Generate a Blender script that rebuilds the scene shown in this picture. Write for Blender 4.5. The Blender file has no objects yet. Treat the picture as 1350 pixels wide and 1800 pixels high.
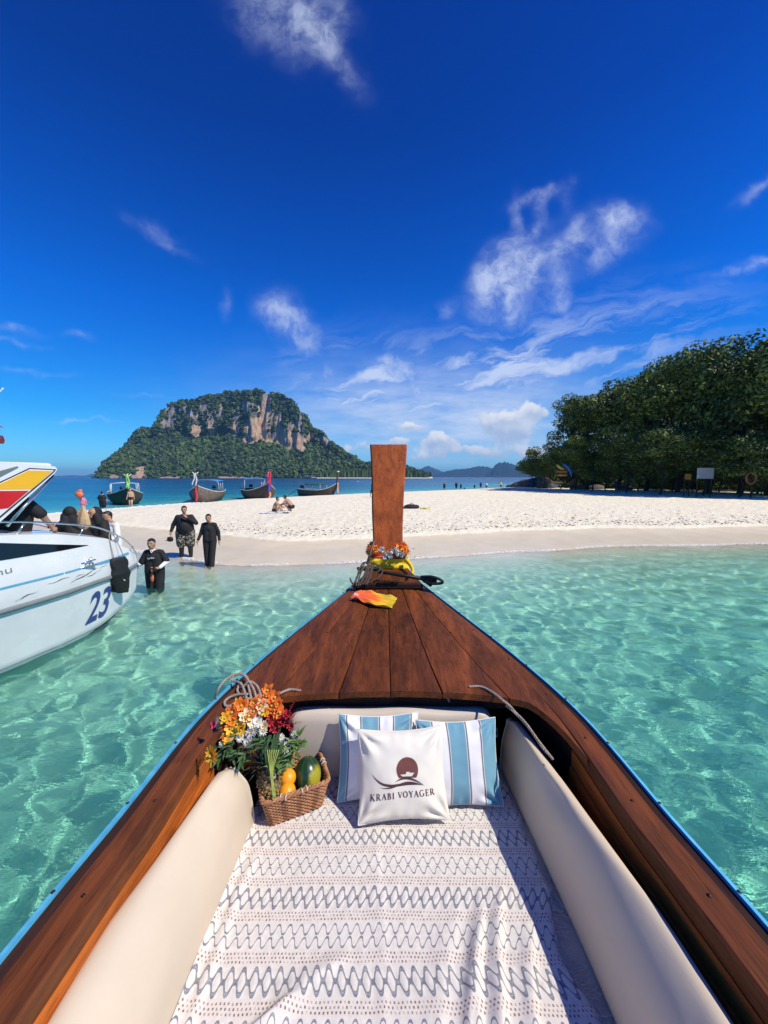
import bpy, bmesh, math, random
import numpy as np
from mathutils import Vector, Matrix, noise as mnoise
R = math.radians
random.seed(7)
rng = np.random.default_rng(11)
scene = bpy.context.scene
COL = scene.collection
# ------------------------------------------------------------------ camera
CAMZ = 2.6
PITCH = R(5.4)
FPX = 650.0                       # focal length in pixels of the 1350 x 1800 photograph
cam_data = bpy.data.cameras.new('camera')
cam = bpy.data.objects.new('camera', cam_data)
COL.objects.link(cam)
cam.location = (0, 0, CAMZ)
cam.rotation_euler = (R(90) - PITCH, 0, 0)
cam_data.sensor_fit = 'VERTICAL'
cam_data.sensor_height = 36
cam_data.lens = FPX / 1800 * 36
cam_data.clip_start = 0.05
cam_data.clip_end = 60000
scene.camera = cam
# ------------------------------------------------------------------ sun
SUN = Vector((0.585, -0.29, 0.775)).normalized()
sun_data = bpy.data.lights.new('sun', 'SUN')
sun_data.energy = 4.9
sun_data.angle = R(0.5)
sun_data.color = (1.0, 0.925, 0.775)
sun_data.cycles.is_caustics_light = True
sun = bpy.data.objects.new('sun', sun_data)
COL.objects.link(sun)
sun.rotation_euler = SUN.to_track_quat('Z', 'Y').to_euler()
sun.location = (20, -10, 30)
# ------------------------------------------------------------------ render settings
scene.render.engine = 'CYCLES'
scene.cycles.use_denoising = True
scene.cycles.max_bounces = 10
scene.cycles.transparent_max_bounces = 16
scene.cycles.sample_clamp_indirect = 6
scene.cycles.volume_bounces = 0
scene.view_settings.view_transform = 'Standard'
scene.view_settings.look = 'None'
scene.view_settings.exposure = 0.0
scene.view_settings.gamma = 1.0
scene.view_settings.use_curve_mapping = False

# ------------------------------------------------------------------ node helper
class NT:
    def __init__(s, nt):
        s.nt = nt
    def node(s, t, **kw):
        n = s.nt.nodes.new(t)
        for k, v in kw.items():
            setattr(n, k, v)
        return n
    def put(s, sock, v):
        if isinstance(v, bpy.types.NodeSocket):
            s.nt.links.new(v, sock)
        elif v is not None:
            try:
                sock.default_value = v
            except Exception:
                sock.default_value = (v[0], v[1], v[2], 1) if len(v) == 3 else v
    def m(s, op, a, b=None, c=None, clamp=False):
        n = s.node('ShaderNodeMath', operation=op, use_clamp=clamp)
        s.put(n.inputs[0], a)
        if b is not None: s.put(n.inputs[1], b)
        if c is not None: s.put(n.inputs[2], c)
        return n.outputs[0]
    def v(s, op, a, b=None, scale=None):
        n = s.node('ShaderNodeVectorMath', operation=op)
        s.put(n.inputs[0], a)
        if b is not None: s.put(n.inputs[1], b)
        if scale is not None: s.put(n.inputs['Scale'], scale)
        return n.outputs[0]
    def sep(s, v):
        n = s.node('ShaderNodeSeparateXYZ'); s.put(n.inputs[0], v)
        return n.outputs
    def comb(s, x, y, z=0.0):
        n = s.node('ShaderNodeCombineXYZ')
        for i, q in enumerate((x, y, z)): s.put(n.inputs[i], q)
        return n.outputs[0]
    def noise(s, vec, scale, detail=4, rough=.55, dist=0.0, out='Fac'):
        n = s.node('ShaderNodeTexNoise')
        if vec is not None: s.put(n.inputs['Vector'], vec)
        n.inputs['Scale'].default_value = scale
        n.inputs['Detail'].default_value = detail
        n.inputs['Roughness'].default_value = rough
        n.inputs['Distortion'].default_value = dist
        return n.outputs[out]
    def voro(s, vec, scale, feature='F1', out='Distance', rand=1.0):
        n = s.node('ShaderNodeTexVoronoi', feature=feature)
        if vec is not None: s.put(n.inputs['Vector'], vec)
        n.inputs['Scale'].default_value = scale
        n.inputs['Randomness'].default_value = rand
        return n.outputs[out]
    def mix(s, f, a, b, mode='MIX'):
        n = s.node('ShaderNodeMix', data_type='RGBA', blend_type=mode)
        s.put(n.inputs[0], f)
        for i, q in ((6, a), (7, b)):
            s.put(n.inputs[i], (q[0], q[1], q[2], 1) if isinstance(q, tuple) else q)
        return n.outputs[2]
    def ramp(s, f, stops, interp='LINEAR'):
        n = s.node('ShaderNodeValToRGB')
        cr = n.color_ramp; cr.interpolation = interp
        while len(cr.elements) < len(stops): cr.elements.new(.5)
        for e, (p, c) in zip(cr.elements, stops):
            e.position = p
            e.color = (c[0], c[1], c[2], 1) if isinstance(c, tuple) else (c, c, c, 1)
        s.put(n.inputs[0], f)
        return n.outputs[0]
    def mr(s, v, a, b, c=0.0, d=1.0, t='LINEAR'):
        n = s.node('ShaderNodeMapRange', interpolation_type=t)
        for i, q in enumerate((v, a, b, c, d)): s.put(n.inputs[i], q)
        return n.outputs[0]
    def bump(s, h, strength=.3, dist=.01, normal=None):
        n = s.node('ShaderNodeBump')
        n.inputs['Strength'].default_value = strength
        n.inputs['Distance'].default_value = dist
        s.put(n.inputs['Height'], h)
        if normal is not None: s.put(n.inputs['Normal'], normal)
        return n.outputs[0]

# ------------------------------------------------------------------ world
world = bpy.data.worlds.new('World')
scene.world = world
world.use_nodes = True
W = NT(world.node_tree)
bg = world.node_tree.nodes['Background']
sky = W.node('ShaderNodeTexSky', sky_type='NISHITA', sun_disc=False)
sky.sun_elevation = math.asin(SUN.z)
sky.sun_rotation = math.atan2(SUN.x, SUN.y)
sky.air_density = 1.0
sky.dust_density = 0.3
sky.ozone_density = 2.5
geo = W.node('ShaderNodeTexCoord')
dirv = geo.outputs['Generated']
dx, dy, dz = W.sep(dirv)
elev = W.m('MAXIMUM', dz, 0.0)
# deeper, cleaner tropical blue, paler towards the horizon
tint = W.ramp(W.m('POWER', elev, 0.5), [(0.0, (.60, 1.05, 1.35)), (.165, (.40, 1.06, 1.60)), (.37, (.085, .80, 1.47)), (.605, (.006, .59, 1.72)), (.73, (.002, .41, 1.45)), (.80, (.002, .30, 1.2)), (1.0, (.006, .2, 1.0))])
skyc = W.mix(1.0, sky.outputs[0], tint, 'MULTIPLY')
# clouds live in directions of the world: p = (x/y, z/y) around +Y
ysafe = W.m('MAXIMUM', dy, 0.05)
pu = W.m('DIVIDE', dx, ysafe)
pw = W.m('DIVIDE', dz, ysafe)
P2 = W.comb(pu, pw, 0.0)
warp = W.noise(P2, 2.3, 4, .6, out='Color')
wv = W.v('SCALE', W.v('SUBTRACT', warp, (.5, .5, .5)), scale=.30)
P3 = W.v('ADD', P2, wv)
fine = W.noise(W.v('MULTIPLY', P3, (1.0, 1.5, 1.0)), 6.5, 9, .62, .35)
warp2 = W.noise(P2, 9.0, 3, .6, out='Color')
P4 = W.v('ADD', P2, W.v('SCALE', W.v('SUBTRACT', warp2, (.5, .5, .5)), scale=.07))
px4, py4, _ = W.sep(P4)
def direction(px, py):
    X, v = (px - 675) / FPX, (900 - py) / FPX
    y = math.cos(PITCH) + v * math.sin(PITCH); z = v * math.cos(PITCH) - math.sin(PITCH)
    return X / y, z / y
def cloud(px, py, rx, ry, ang, amt):
    u0, w0 = direction(px, py)
    a = R(ang); c, s_ = math.cos(a), math.sin(a)
    x = W.m('SUBTRACT', px4, u0); y = W.m('SUBTRACT', py4, w0)
    xr = W.m('DIVIDE', W.m('ADD', W.m('MULTIPLY', x, c), W.m('MULTIPLY', y, s_)), rx / FPX)
    yr = W.m('DIVIDE', W.m('SUBTRACT', W.m('MULTIPLY', y, c), W.m('MULTIPLY', x, s_)), ry / FPX)
    r2 = W.m('ADD', W.m('MULTIPLY', xr, xr), W.m('MULTIPLY', yr, yr))
    return W.m('MULTIPLY', W.m('EXPONENT', W.m('MULTIPLY', r2, -1.0)), amt)
CL = [(505, 20, 85, 50, -20, .50), (560, 60, 45, 34, -50, .45), (600, 115, 60, 20, -52, .36), (440, 40, 36, 34, -30, .30), (595, 15, 30, 26, 0, .35), (510, 95, 40, 24, -60, .26),
      (895, 470, 44, 34, 20, .80), (903, 520, 22, 46, 12, .85), (852, 488, 22, 40, -20, .65), (938, 480, 18, 30, 10, .8), (985, 500, 18, 46, 8, .80), (860, 545, 40, 30, 0, .5), (960, 540, 40, 26, 30, .35),
      (1018, 412, 18, 30, -15, .70), (985, 430, 50, 18, 20, .6), (1088, 378, 34, 20, -8, .95), (1080, 420, 52, 34, 30, .60), (1050, 460, 34, 16, 30, .4), (955, 345, 44, 10, 18, .66), (950, 372, 12, 26, -10, .42), (905, 385, 10, 40, 0, .40), (995, 350, 10, 22, 0, .5), (930, 410, 60, 12, 20, .35),
      (785, 540, 18, 18, 40, .45), (505, 560, 40, 32, -30, .80), (470, 535, 26, 26, -30, .5), (545, 600, 36, 30, -40, .6), (580, 655, 24, 26, -60, .6), (395, 535, 10, 26, 0, .35),
      (265, 402, 46, 14, -22, .40), (310, 440, 44, 8, -24, .30),
      (690, 640, 46, 26, -14, .80), (720, 675, 60, 22, -20, .70), (590, 706, 70, 10, 8, .55), (860, 670, 60, 24, 14, .75), (960, 645, 90, 16, 12, .80), (1020, 628, 60, 9, 14, .6), (1000, 690, 140, 26, 10, .55), (880, 610, 20, 8, 20, .35), (1130, 560, 90, 10, 12, .30), (780, 715, 110, 26, 0, .5),
      (1330, 325, 46, 12, 45, .50), (1290, 470, 80, 10, 8, .40), (1250, 495, 60, 8, 0, .35), (1340, 452, 40, 8, 0, .4),
      (15, 578, 50, 8, -8, .60), (20, 600, 70, 6, -6, .35), (142, 590, 26, 8, -10, .55), (145, 744, 80, 4, 0, .50), (60, 655, 130, 6, -2, .30), (280, 695, 90, 7, 3, .35), (490, 690, 30, 14, -30, .3)]
acc = None
for c in CL:
    g = cloud(*c)
    acc = g if acc is None else W.m('ADD', acc, g)
acc = W.m('MINIMUM', acc, 1.1)
streak = W.noise(W.v('MULTIPLY', P2, (2.0, 8.0, 1.0)), 2.6, 6, .6)
soft = W.noise(P4, 15.0, 9, .66, .2)
blotch = W.noise(P4, 5.0, 4, .6)
ang_ = R(14)
rx_ = W.m('ADD', W.m('MULTIPLY', px4, math.cos(ang_)), W.m('MULTIPLY', py4, math.sin(ang_))); ry_ = W.m('SUBTRACT', W.m('MULTIPLY', py4, math.cos(ang_)), W.m('MULTIPLY', px4, math.sin(ang_)))
fan = W.noise(W.comb(W.m('MULTIPLY', rx_, 2.2), W.m('MULTIPLY', ry_, 11.0), 0.0), 1.6, 8, .62, .6)
a2_ = W.m('MULTIPLY', acc, W.mr(blotch, .25, .70, .45, 1.25))
wisp = W.m('MULTIPLY', W.mr(a2_, .0, 1.15, 0, 1, 'SMOOTHSTEP'), W.mr(soft, .33, .64, .22, 1.0, 'SMOOTHSTEP'))
wisp = W.m('MULTIPLY', wisp, .78)
veil = W.m('MULTIPLY', W.m('ADD', cloud(700, 720, 300, 80, 4, .55), cloud(880, 760, 280, 70, 0, .62)), W.mr(streak, .35, .65, .40, 1.0))
cirrus = W.m('MULTIPLY', W.m('ADD', cloud(840, 660, 250, 62, 12, 1.05), W.m('ADD', cloud(640, 680, 120, 60, -8, .85), cloud(1090, 600, 160, 60, 14, .42))), W.mr(fan, .40, .66, .0, 1.0, 'SMOOTHSTEP'))
veil = W.m('MAXIMUM', veil, W.m('MINIMUM', W.m('MULTIPLY', cirrus, .80), .82))
wisp = W.m('MAXIMUM', wisp, veil)
# cumulus with lit tops and greyer bases near the horizon
CU = [(880, 742, 42, 22, 1.25), (905, 765, 40, 14, .9), (772, 775, 30, 13, 1.1), (720, 752, 38, 10, .8), (700, 778, 22, 10, .8), (938, 725, 26, 20, .9), (850, 790, 90, 11, .75), (640, 788, 40, 12, .6), (745, 800, 70, 9, .6), (960, 800, 60, 12, .6)]
cacc = None; shade = None
lump = W.noise(P2, 22.0, 5, .6)
for (px, py, rx, ry, a) in CU:
    g = cloud(px, py, rx, ry, 0, a)
    u0, w0 = direction(px, py)
    h = W.m('MULTIPLY', g, W.m('DIVIDE', W.m('SUBTRACT', py4, w0), ry / FPX))
    cacc = g if cacc is None else W.m('ADD', cacc, g)
    shade = h if shade is None else W.m('ADD', shade, h)
cm = W.mr(W.m('ADD', cacc, W.m('MULTIPLY', W.m('SUBTRACT', lump, .5), 1.6)), .38, .72, 0, .88, 'SMOOTHERSTEP')
toplit = W.mr(W.m('ADD', shade, W.m('MULTIPLY', W.m('SUBTRACT', lump, .5), 1.2)), -.35, .45)
ccol = W.mix(toplit, (4.3, 5.4, 7.6), (8.6, 8.9, 9.6))
# thin veil of haze clouds low down
c1 = W.mix(wisp, skyc, (6.6, 7.6, 9.8))
c2 = W.mix(cm, c1, ccol)
front = W.mr(dy, .05, .2)
c3 = W.mix(front, skyc, c2)
W.put(bg.inputs[0], c3)
bg.inputs[1].default_value = 0.10
world.cycles.sampling_method = 'MANUAL'
world.cycles.sample_map_resolution = 1024

# ------------------------------------------------------------------ authoring helpers
def ray(px, py):
    X, v = (px - 675) / FPX, (900 - py) / FPX
    return Vector((X, math.cos(PITCH) + v * math.sin(PITCH), v * math.cos(PITCH) - math.sin(PITCH)))
def at_z(px, py, z):
    d = ray(px, py); t = (z - CAMZ) / d.z
    return Vector((d.x * t, d.y * t, z))
def at_y(px, py, y):
    d = ray(px, py); t = y / d.y
    return Vector((d.x * t, y, CAMZ + d.z * t))
def at_plane(px, py, p0, n):
    d = ray(px, py); o = Vector((0, 0, CAMZ)); t = (p0 - o).dot(n) / d.dot(n)
    return o + d * t

def mesh_obj(name, verts, faces, mat=None, parent=None, smooth=True, uv=None):
    me = bpy.data.meshes.new(name)
    verts = np.asarray(verts, dtype=float)
    if isinstance(faces, np.ndarray) and faces.ndim == 2:
        nf, k = faces.shape
        me.vertices.add(len(verts)); me.vertices.foreach_set('co', verts.ravel())
        me.loops.add(nf * k); me.loops.foreach_set('vertex_index', faces.ravel().astype(np.int32))
        me.polygons.add(nf); me.polygons.foreach_set('loop_start', np.arange(0, nf * k, k, dtype=np.int32))
        me.update(calc_edges=True)
    else:
        me.from_pydata([tuple(v) for v in verts], [], [tuple(int(i) for i in f) for f in faces])
    me.polygons.foreach_set('use_smooth', [bool(smooth)] * len(me.polygons))
    if uv is not None:
        l = me.uv_layers.new(name='UVMap')
        idx = np.empty(len(me.loops), dtype=np.int32); me.loops.foreach_get('vertex_index', idx)
        l.data.foreach_set('uv', np.asarray(uv, dtype=np.float32)[idx].ravel())
    me.validate()
    o = bpy.data.objects.new(name, me)
    COL.objects.link(o)
    if mat is not None: me.materials.append(mat)
    if parent is not None: o.parent = parent
    return o
class MB:
    """collects shapes into one mesh"""
    def __init__(s): s.v = []; s.f = []; s.n = 0; s.mi = []
    def add(s, v, f, mi=0):
        v = np.asarray(v, dtype=float).reshape(-1, 3)
        s.v.append(v)
        for q in f: s.f.append(tuple(int(i) + s.n for i in q)); s.mi.append(mi)
        s.n += len(v)
        return s
    def build(s, name, mat=None, parent=None, smooth=True, loc=None):
        v = np.concatenate(s.v)
        mats = mat if isinstance(mat, (list, tuple)) else [mat]
        o = mesh_obj(name, v, s.f, mats[0], parent, smooth)
        for m in mats[1:]: o.data.materials.append(m)
        if len(mats) > 1: o.data.polygons.foreach_set('material_index', s.mi)
        return o
def box(c, size, rot=None, bev=0.0):
    sx, sy, sz = [q / 2 for q in size]
    if bev > 0:
        b = min(bev, sx * .9, sy * .9, sz * .9)
        pts = []
        for z, k in ((-sz, b), (-sz + b, 0), (sz - b, 0), (sz, b)):
            X, Y = sx - k, sy - k
            bb = b
            ring = [(-X + bb, -Y), (X - bb, -Y), (X, -Y + bb), (X, Y - bb), (X - bb, Y), (-X + bb, Y), (-X, Y - bb), (-X, -Y + bb)]
            pts += [(x, y, z) for x, y in ring]
        f = []
        for k in range(3):
            for i in range(8):
                j = (i + 1) % 8
                f.append((k * 8 + i, k * 8 + j, k * 8 + 8 + j, k * 8 + 8 + i))
        f.append(tuple(range(7, -1, -1))); f.append(tuple(range(24, 32)))
        v = np.array(pts)
    else:
        v = np.array([(x, y, z) for z in (-sz, sz) for x, y in ((-sx, -sy), (sx, -sy), (sx, sy), (-sx, sy))])
        f = [(3, 2, 1, 0), (4, 5, 6, 7), (0, 1, 5, 4), (1, 2, 6, 5), (2, 3, 7, 6), (3, 0, 4, 7)]
    if rot is not None:
        M = np.array(rot.to_matrix() if hasattr(rot, 'to_matrix') else rot)
        v = v @ M.T
    return v + np.array(c), f
def frames(path):
    p = np.asarray(path, float); n = len(p)
    t = np.gradient(p, axis=0); t /= np.linalg.norm(t, axis=1)[:, None] + 1e-12
    ref = np.array([0, 0, 1.0]) if abs(t[0][2]) < .9 else np.array([1.0, 0, 0])
    a = np.cross(ref, t[0]); a /= np.linalg.norm(a)
    A = [a]
    for i in range(1, n):
        a = A[-1] - t[i] * np.dot(A[-1], t[i]); a /= np.linalg.norm(a) + 1e-12
        A.append(a)
    A = np.array(A); B = np.cross(t, A)
    return p, t, A, B
def tube(path, r, seg=8, cap=True):
    p, t, A, B = frames(path); n = len(p)
    r = np.broadcast_to(np.asarray(r, float), (n,))
    th = np.linspace(0, 2 * math.pi, seg, endpoint=False)
    v = p[:, None, :] + r[:, None, None] * (np.cos(th)[None, :, None] * A[:, None, :] + np.sin(th)[None, :, None] * B[:, None, :])
    v = v.reshape(-1, 3); f = []
    for i in range(n - 1):
        for k in range(seg):
            j = (k + 1) % seg
            f.append((i * seg + k, i * seg + j, (i + 1) * seg + j, (i + 1) * seg + k))
    if cap:
        f.append(tuple(range(seg - 1, -1, -1))); f.append(tuple((n - 1) * seg + k for k in range(seg)))
    return v, f
def smooth_path(pts, n=40):
    p = np.asarray(pts, float); m = len(p)
    P = np.vstack([2 * p[0] - p[1], p, 2 * p[-1] - p[-2]])
    out = []
    for u in np.linspace(0, m - 1 - 1e-9, n):
        i = int(u); t = u - i
        a, b, c, d = P[i], P[i + 1], P[i + 2], P[i + 3]
        out.append(.5 * ((2 * b) + (-a + c) * t + (2 * a - 5 * b + 4 * c - d) * t * t + (-a + 3 * b - 3 * c + d) * t ** 3))
    return np.array(out)
def rope_geo(mb, pts, r, n=None, pitch=None):
    L = np.sum(np.linalg.norm(np.diff(smooth_path(pts, 60), axis=0), axis=1))
    pitch = pitch or r * 7
    n = n or max(20, int(L / pitch * 9))
    p, t, A, B = frames(smooth_path(pts, n))
    s = np.concatenate([[0], np.cumsum(np.linalg.norm(np.diff(p, axis=0), axis=1))])
    for k in range(3):
        ph = s / pitch * 2 * math.pi + k * 2 * math.pi / 3
        q = p + (np.cos(ph)[:, None] * A + np.sin(ph)[:, None] * B) * r * .52
        mb.add(*tube(q, r * .56, 6))
def loft(rings, close_ring=False, cap=False):
    n = len(rings); k = len(rings[0]); v = np.array(rings, float).reshape(-1, 3); f = []
    for i in range(n - 1):
        for j in range(k if close_ring else k - 1):
            j2 = (j + 1) % k
            f.append((i * k + j, i * k + j2, (i + 1) * k + j2, (i + 1) * k + j))
    if cap:
        f.append(tuple(range(k - 1, -1, -1))); f.append(tuple((n - 1) * k + j for j in range(k)))
    return v, f
def ellipsoid(c, r, nu=16, nv=10, rot=None):
    v = [(0, 0, -1)]
    for i in range(1, nv):
        a = -math.pi / 2 + math.pi * i / nv
        for j in range(nu):
            b = 2 * math.pi * j / nu
            v.append((math.cos(a) * math.cos(b), math.cos(a) * math.sin(b), math.sin(a)))
    v.append((0, 0, 1)); v = np.array(v) * np.array(r)
    f = [(0, 1 + (j + 1) % nu, 1 + j) for j in range(nu)]
    for i in range(nv - 2):
        for j in range(nu):
            a = 1 + i * nu; j2 = (j + 1) % nu
            f.append((a + j, a + j2, a + nu + j2, a + nu + j))
    last = len(v) - 1; a = 1 + (nv - 2) * nu
    f += [(a + j, a + (j + 1) % nu, last) for j in range(nu)]
    if rot is not None: v = v @ np.array(rot.to_matrix() if hasattr(rot, 'to_matrix') else rot).T
    return v + np.array(c), f
def tag(o, label=None, cat=None, group=None, kind=None):
    if label: o['label'] = label
    if cat: o['category'] = cat
    if group: o['group'] = group
    if kind: o['kind'] = kind
    return o
def empty(name, loc, label, cat, group=None, rotz=0):
    o = bpy.data.objects.new(name, None); COL.objects.link(o)
    o.location = loc; o.rotation_euler = (0, 0, rotz); o.empty_display_size = .1
    return tag(o, label, cat, group)
def rebase(o, loc):
    """move a mesh's origin to loc, keeping it where it is"""
    o.data.transform(Matrix.Translation(-Vector(loc))); o.location = loc
    return o
def keep_world(o, parent):
    """parent a mesh built in world coordinates to an unrotated Empty"""
    o.parent = parent
    o.matrix_parent_inverse = Matrix.Translation(-Vector(parent.location))
    return o
def copy_tree(o, parent=None):
    c = o.copy(); COL.objects.link(c)
    if parent is not None: c.parent = parent; c.matrix_parent_inverse = o.matrix_parent_inverse.copy()
    for ch in list(o.children): copy_tree(ch, c)
    return c
# value noise in numpy
def _h(ix, iy, iz):
    n = (ix.astype(np.int64) * 374761393 + iy.astype(np.int64) * 668265263 + iz.astype(np.int64) * 2147483647 * 3) & 0xffffffff
    n = ((n ^ (n >> 13)) * 1274126177) & 0xffffffff
    n = ((n ^ (n >> 16)) * 2246822519) & 0xffffffff
    return ((n ^ (n >> 15)) & 0xffffff) / float(0xffffff)
def vnoise(x, y, z=0):
    x = np.asarray(x, float); y = np.asarray(y, float) + 0 * x; z = np.asarray(z, float) + 0 * x
    xi, yi, zi = np.floor(x), np.floor(y), np.floor(z)
    fx, fy, fz = x - xi, y - yi, z - zi
    fx, fy, fz = [q * q * (3 - 2 * q) for q in (fx, fy, fz)]
    r = 0
    for a in (0, 1):
        for b in (0, 1):
            for c in (0, 1):
                r = r + _h(xi + a, yi + b, zi + c) * (fx if a else 1 - fx) * (fy if b else 1 - fy) * (fz if c else 1 - fz)
    return r * 2 - 1
def fbm(x, y, z=0, o=4):
    r = 0; a = .5; s = 1
    for i in range(o):
        r = r + a * vnoise(x * s + 17 * i, y * s + 5 * i, np.asarray(z) * s); a *= .5; s *= 2.03
    return r
# ------------------------------------------------------------------ materials
def new_mat(name):
    m = bpy.data.materials.new(name); m.use_nodes = True
    return m, NT(m.node_tree), m.node_tree.nodes['Principled BSDF']
def plain(name, col, rough=.6, metal=0.0, var=.12, nscale=8.0, bump=.15, bdist=.004, spec=.5, coat=0.0, sheen=0.0, trans=0.0, dark=None):
    m, n, b = new_mat(name)
    tc = n.node('ShaderNodeTexCoord').outputs['Object']
    f = n.noise(tc, nscale, 5, .6)
    c2 = dark or tuple(max(0, q * (1 - 2.2 * var)) for q in col)
    c = n.mix(n.mr(f, .3, .7), c2, col)
    n.put(b.inputs['Base Color'], c)
    b.inputs['Metallic'].default_value = metal
    n.put(b.inputs['Roughness'], n.mr(f, .3, .7, max(.03, rough - .08), min(1, rough + .08)))
    b.inputs['Specular IOR Level'].default_value = spec
    b.inputs['Coat Weight'].default_value = coat
    b.inputs['Sheen Weight'].default_value = sheen
    if bump > 0: n.put(b.inputs['Normal'], n.bump(n.noise(tc, nscale * 5, 4, .6), bump, bdist))
    return m
def wood(name, light, dark, axis='Y', rough=.38, stretch=14.0, scale=5.0, wear=.25, coat=.0, dist=1.0):
    m, n, b = new_mat(name)
    tc = n.node('ShaderNodeTexCoord').outputs['Object']
    oi = n.node('ShaderNodeObjectInfo').outputs['Random']
    tc = n.v('ADD', tc, n.comb(n.m('MULTIPLY', oi, 7.0), n.m('MULTIPLY', oi, 13.0), 0.0))
    s = {'X': (1 / stretch, 1, 1), 'Y': (1, 1 / stretch, 1), 'Z': (1, 1, 1 / stretch)}[axis]
    v = n.v('MULTIPLY', tc, s)
    big = n.noise(v, scale * 1.4, 5, .6, dist)
    grain = n.noise(v, scale * 11, 4, .65, .3)
    streak = n.noise(v, scale * 30, 2, .5)
    f = n.m('ADD', n.m('MULTIPLY', big, .62), n.m('MULTIPLY', grain, .38))
    c = n.ramp(f, [(.32, dark), (.5, tuple((a + q) / 2 for a, q in zip(light, dark))), (.66, light)])
    c = n.mix(n.m('MULTIPLY', n.mr(streak, .58, .72), .55), c, tuple(q * .35 for q in dark))
    patch = n.noise(n.v('MULTIPLY', tc, tuple(.6 + .4 * q if q < 1 else 1 for q in s)), 4.2, 6, .68)
    c = n.mix(n.m('MULTIPLY', n.mr(patch, .50, .72), wear * 1.6), c, tuple(q * .45 for q in dark))
    pale = n.mr(n.noise(n.v('MULTIPLY', tc, (1.0, 1.0, 1.0)), 38.0, 4, .7), .70, .78)
    c = n.mix(n.m('MULTIPLY', pale, wear), c, (.42, .30, .20))
    tone = n.mr(oi, 0, 1, .78, 1.2)
    c = n.mix(1.0, c, n.comb(tone, tone, tone), 'MULTIPLY')
    n.put(b.inputs['Base Color'], c)
    n.put(b.inputs['Roughness'], n.mr(patch, .3, .7, rough - .08, rough + .22))
    b.inputs['Coat Weight'].default_value = coat
    b.inputs['Coat Roughness'].default_value = .3; b.inputs['Specular IOR Level'].default_value = .22
    n.put(b.inputs['Normal'], n.bump(n.m('ADD', grain, n.m('MULTIPLY', streak, .7)), .45, .0035))
    return m
M = {}
M['deck_wood'] = wood('deck_wood', (.26, .070, .017), (.042, .0155, .0065), 'Y', .40, wear=.42)
M['rail_wood'] = wood('rail_wood', (.25, .070, .018), (.055, .020, .008), 'Y', .42, wear=.35)
M['lip_wood'] = wood('lip_wood', (.055, .022, .014), (.02, .009, .007), 'Y', .5)
M['side_wood'] = wood('side_wood', (.62, .17, .025), (.26, .065, .014), 'Y', .45, wear=.4)
M['stem_wood'] = wood('stem_wood', (.54, .125, .024), (.14, .027, .009), 'Z', .40, stretch=14, scale=9, wear=.10, coat=.0)
M['dark_wood'] = wood('dark_wood', (.05, .02, .012), (.015, .007, .005), 'Y', .6)
M['hull_dark'] = plain('hull_dark', (.035, .022, .016), .7, var=.25)
M['blue_paint'] = plain('blue_paint', (.13, .52, .78), .45, var=.08, nscale=14, dark=(.06, .34, .56))
M['rope'] = plain('rope', (.46, .38, .31), .85, var=.2, nscale=60, bump=.5, bdist=.002)
M['dark_rope'] = plain('dark_rope', (.14, .10, .075), .85, var=.3, nscale=50, bump=.5, bdist=.002)
M['iron'] = plain('iron', (.035, .030, .032), .45, .6, var=.2, nscale=20, bump=.3)
M['rusty'] = plain('rusty', (.22, .12, .10), .6, .5, var=.25, nscale=20, bump=.3)
M['vinyl'] = plain('vinyl', (.63, .55, .46), .46, var=.04, nscale=3, bump=.10, bdist=.002, spec=.45)
M['vinyl_light'] = plain('vinyl_light', (.68, .57, .425), .5, var=.035, nscale=3.5, bump=.30, bdist=.003, spec=.4)
M['steel'] = plain('steel', (.75, .76, .78), .2, 1.0, var=.05, bump=0)
M['white_gel'] = plain('white_gel', (.78, .80, .80), .25, var=.05, nscale=2.0, bump=.05, coat=.3)
M['black'] = plain('black', (.012, .012, .014), .7, var=.2, nscale=14, bump=.3, bdist=.004)
M['white'] = plain('white', (.78, .78, .78), .8, var=.06, nscale=14, bump=.3, bdist=.004)
M['skin'] = plain('skin', (.46, .255, .155), .55, var=.08, nscale=20, bump=.1, bdist=.001)
M['skin_pale'] = plain('skin_pale', (.60, .36, .24), .55, var=.08, nscale=20, bump=.1, bdist=.001)
M['hair'] = plain('hair', (.012, .009, .008), .45, var=.3, nscale=60, bump=.6, bdist=.004)
# ------------------------------------------------------------------ ground: seabed and sand in one sheet
SPIT = np.array([(400, 30), (100, 19), (40, 16.2), (22, 14.8), (14.7, 14.1), (10, 13.9), (6.6, 13.2), (3.3, 12.2), (.4, 11.2), (-3.1, 10.6), (-4.7, 10.7), (-6.7, 11.6), (-8.4, 12.4), (-11, 13.6), (-14, 15.0), (-20, 17.6), (-25, 20.5),
                 (-25, 22.6), (-22.9, 25.4), (-22, 30), (-19.8, 34.3), (-17.3, 40.9), (-12.5, 46.5), (-6.2, 54), (2.4, 62), (14, 72.5), (27, 86), (36, 100), (48, 128), (110, 190), (400, 240)], float)
def signed(X, Y, poly=SPIT):
    """distance to the shoreline: positive on land"""
    X = np.asarray(X, float); Y = np.asarray(Y, float)
    d = np.full(X.shape, 1e9); inside = np.zeros(X.shape, bool); n = len(poly)
    for i in range(n):
        ax, ay = poly[i]; bx, by = poly[(i + 1) % n]
        ex, ey = bx - ax, by - ay
        t = np.clip(((X - ax) * ex + (Y - ay) * ey) / (ex * ex + ey * ey), 0, 1)
        d = np.minimum(d, np.hypot(X - ax - t * ex, Y - ay - t * ey))
        c = ((ay > Y) != (by > Y)) & (X < (bx - ax) * (Y - ay) / (by - ay + 1e-12) + ax)
        inside ^= c
    return np.where(inside, d, -d)
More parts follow.
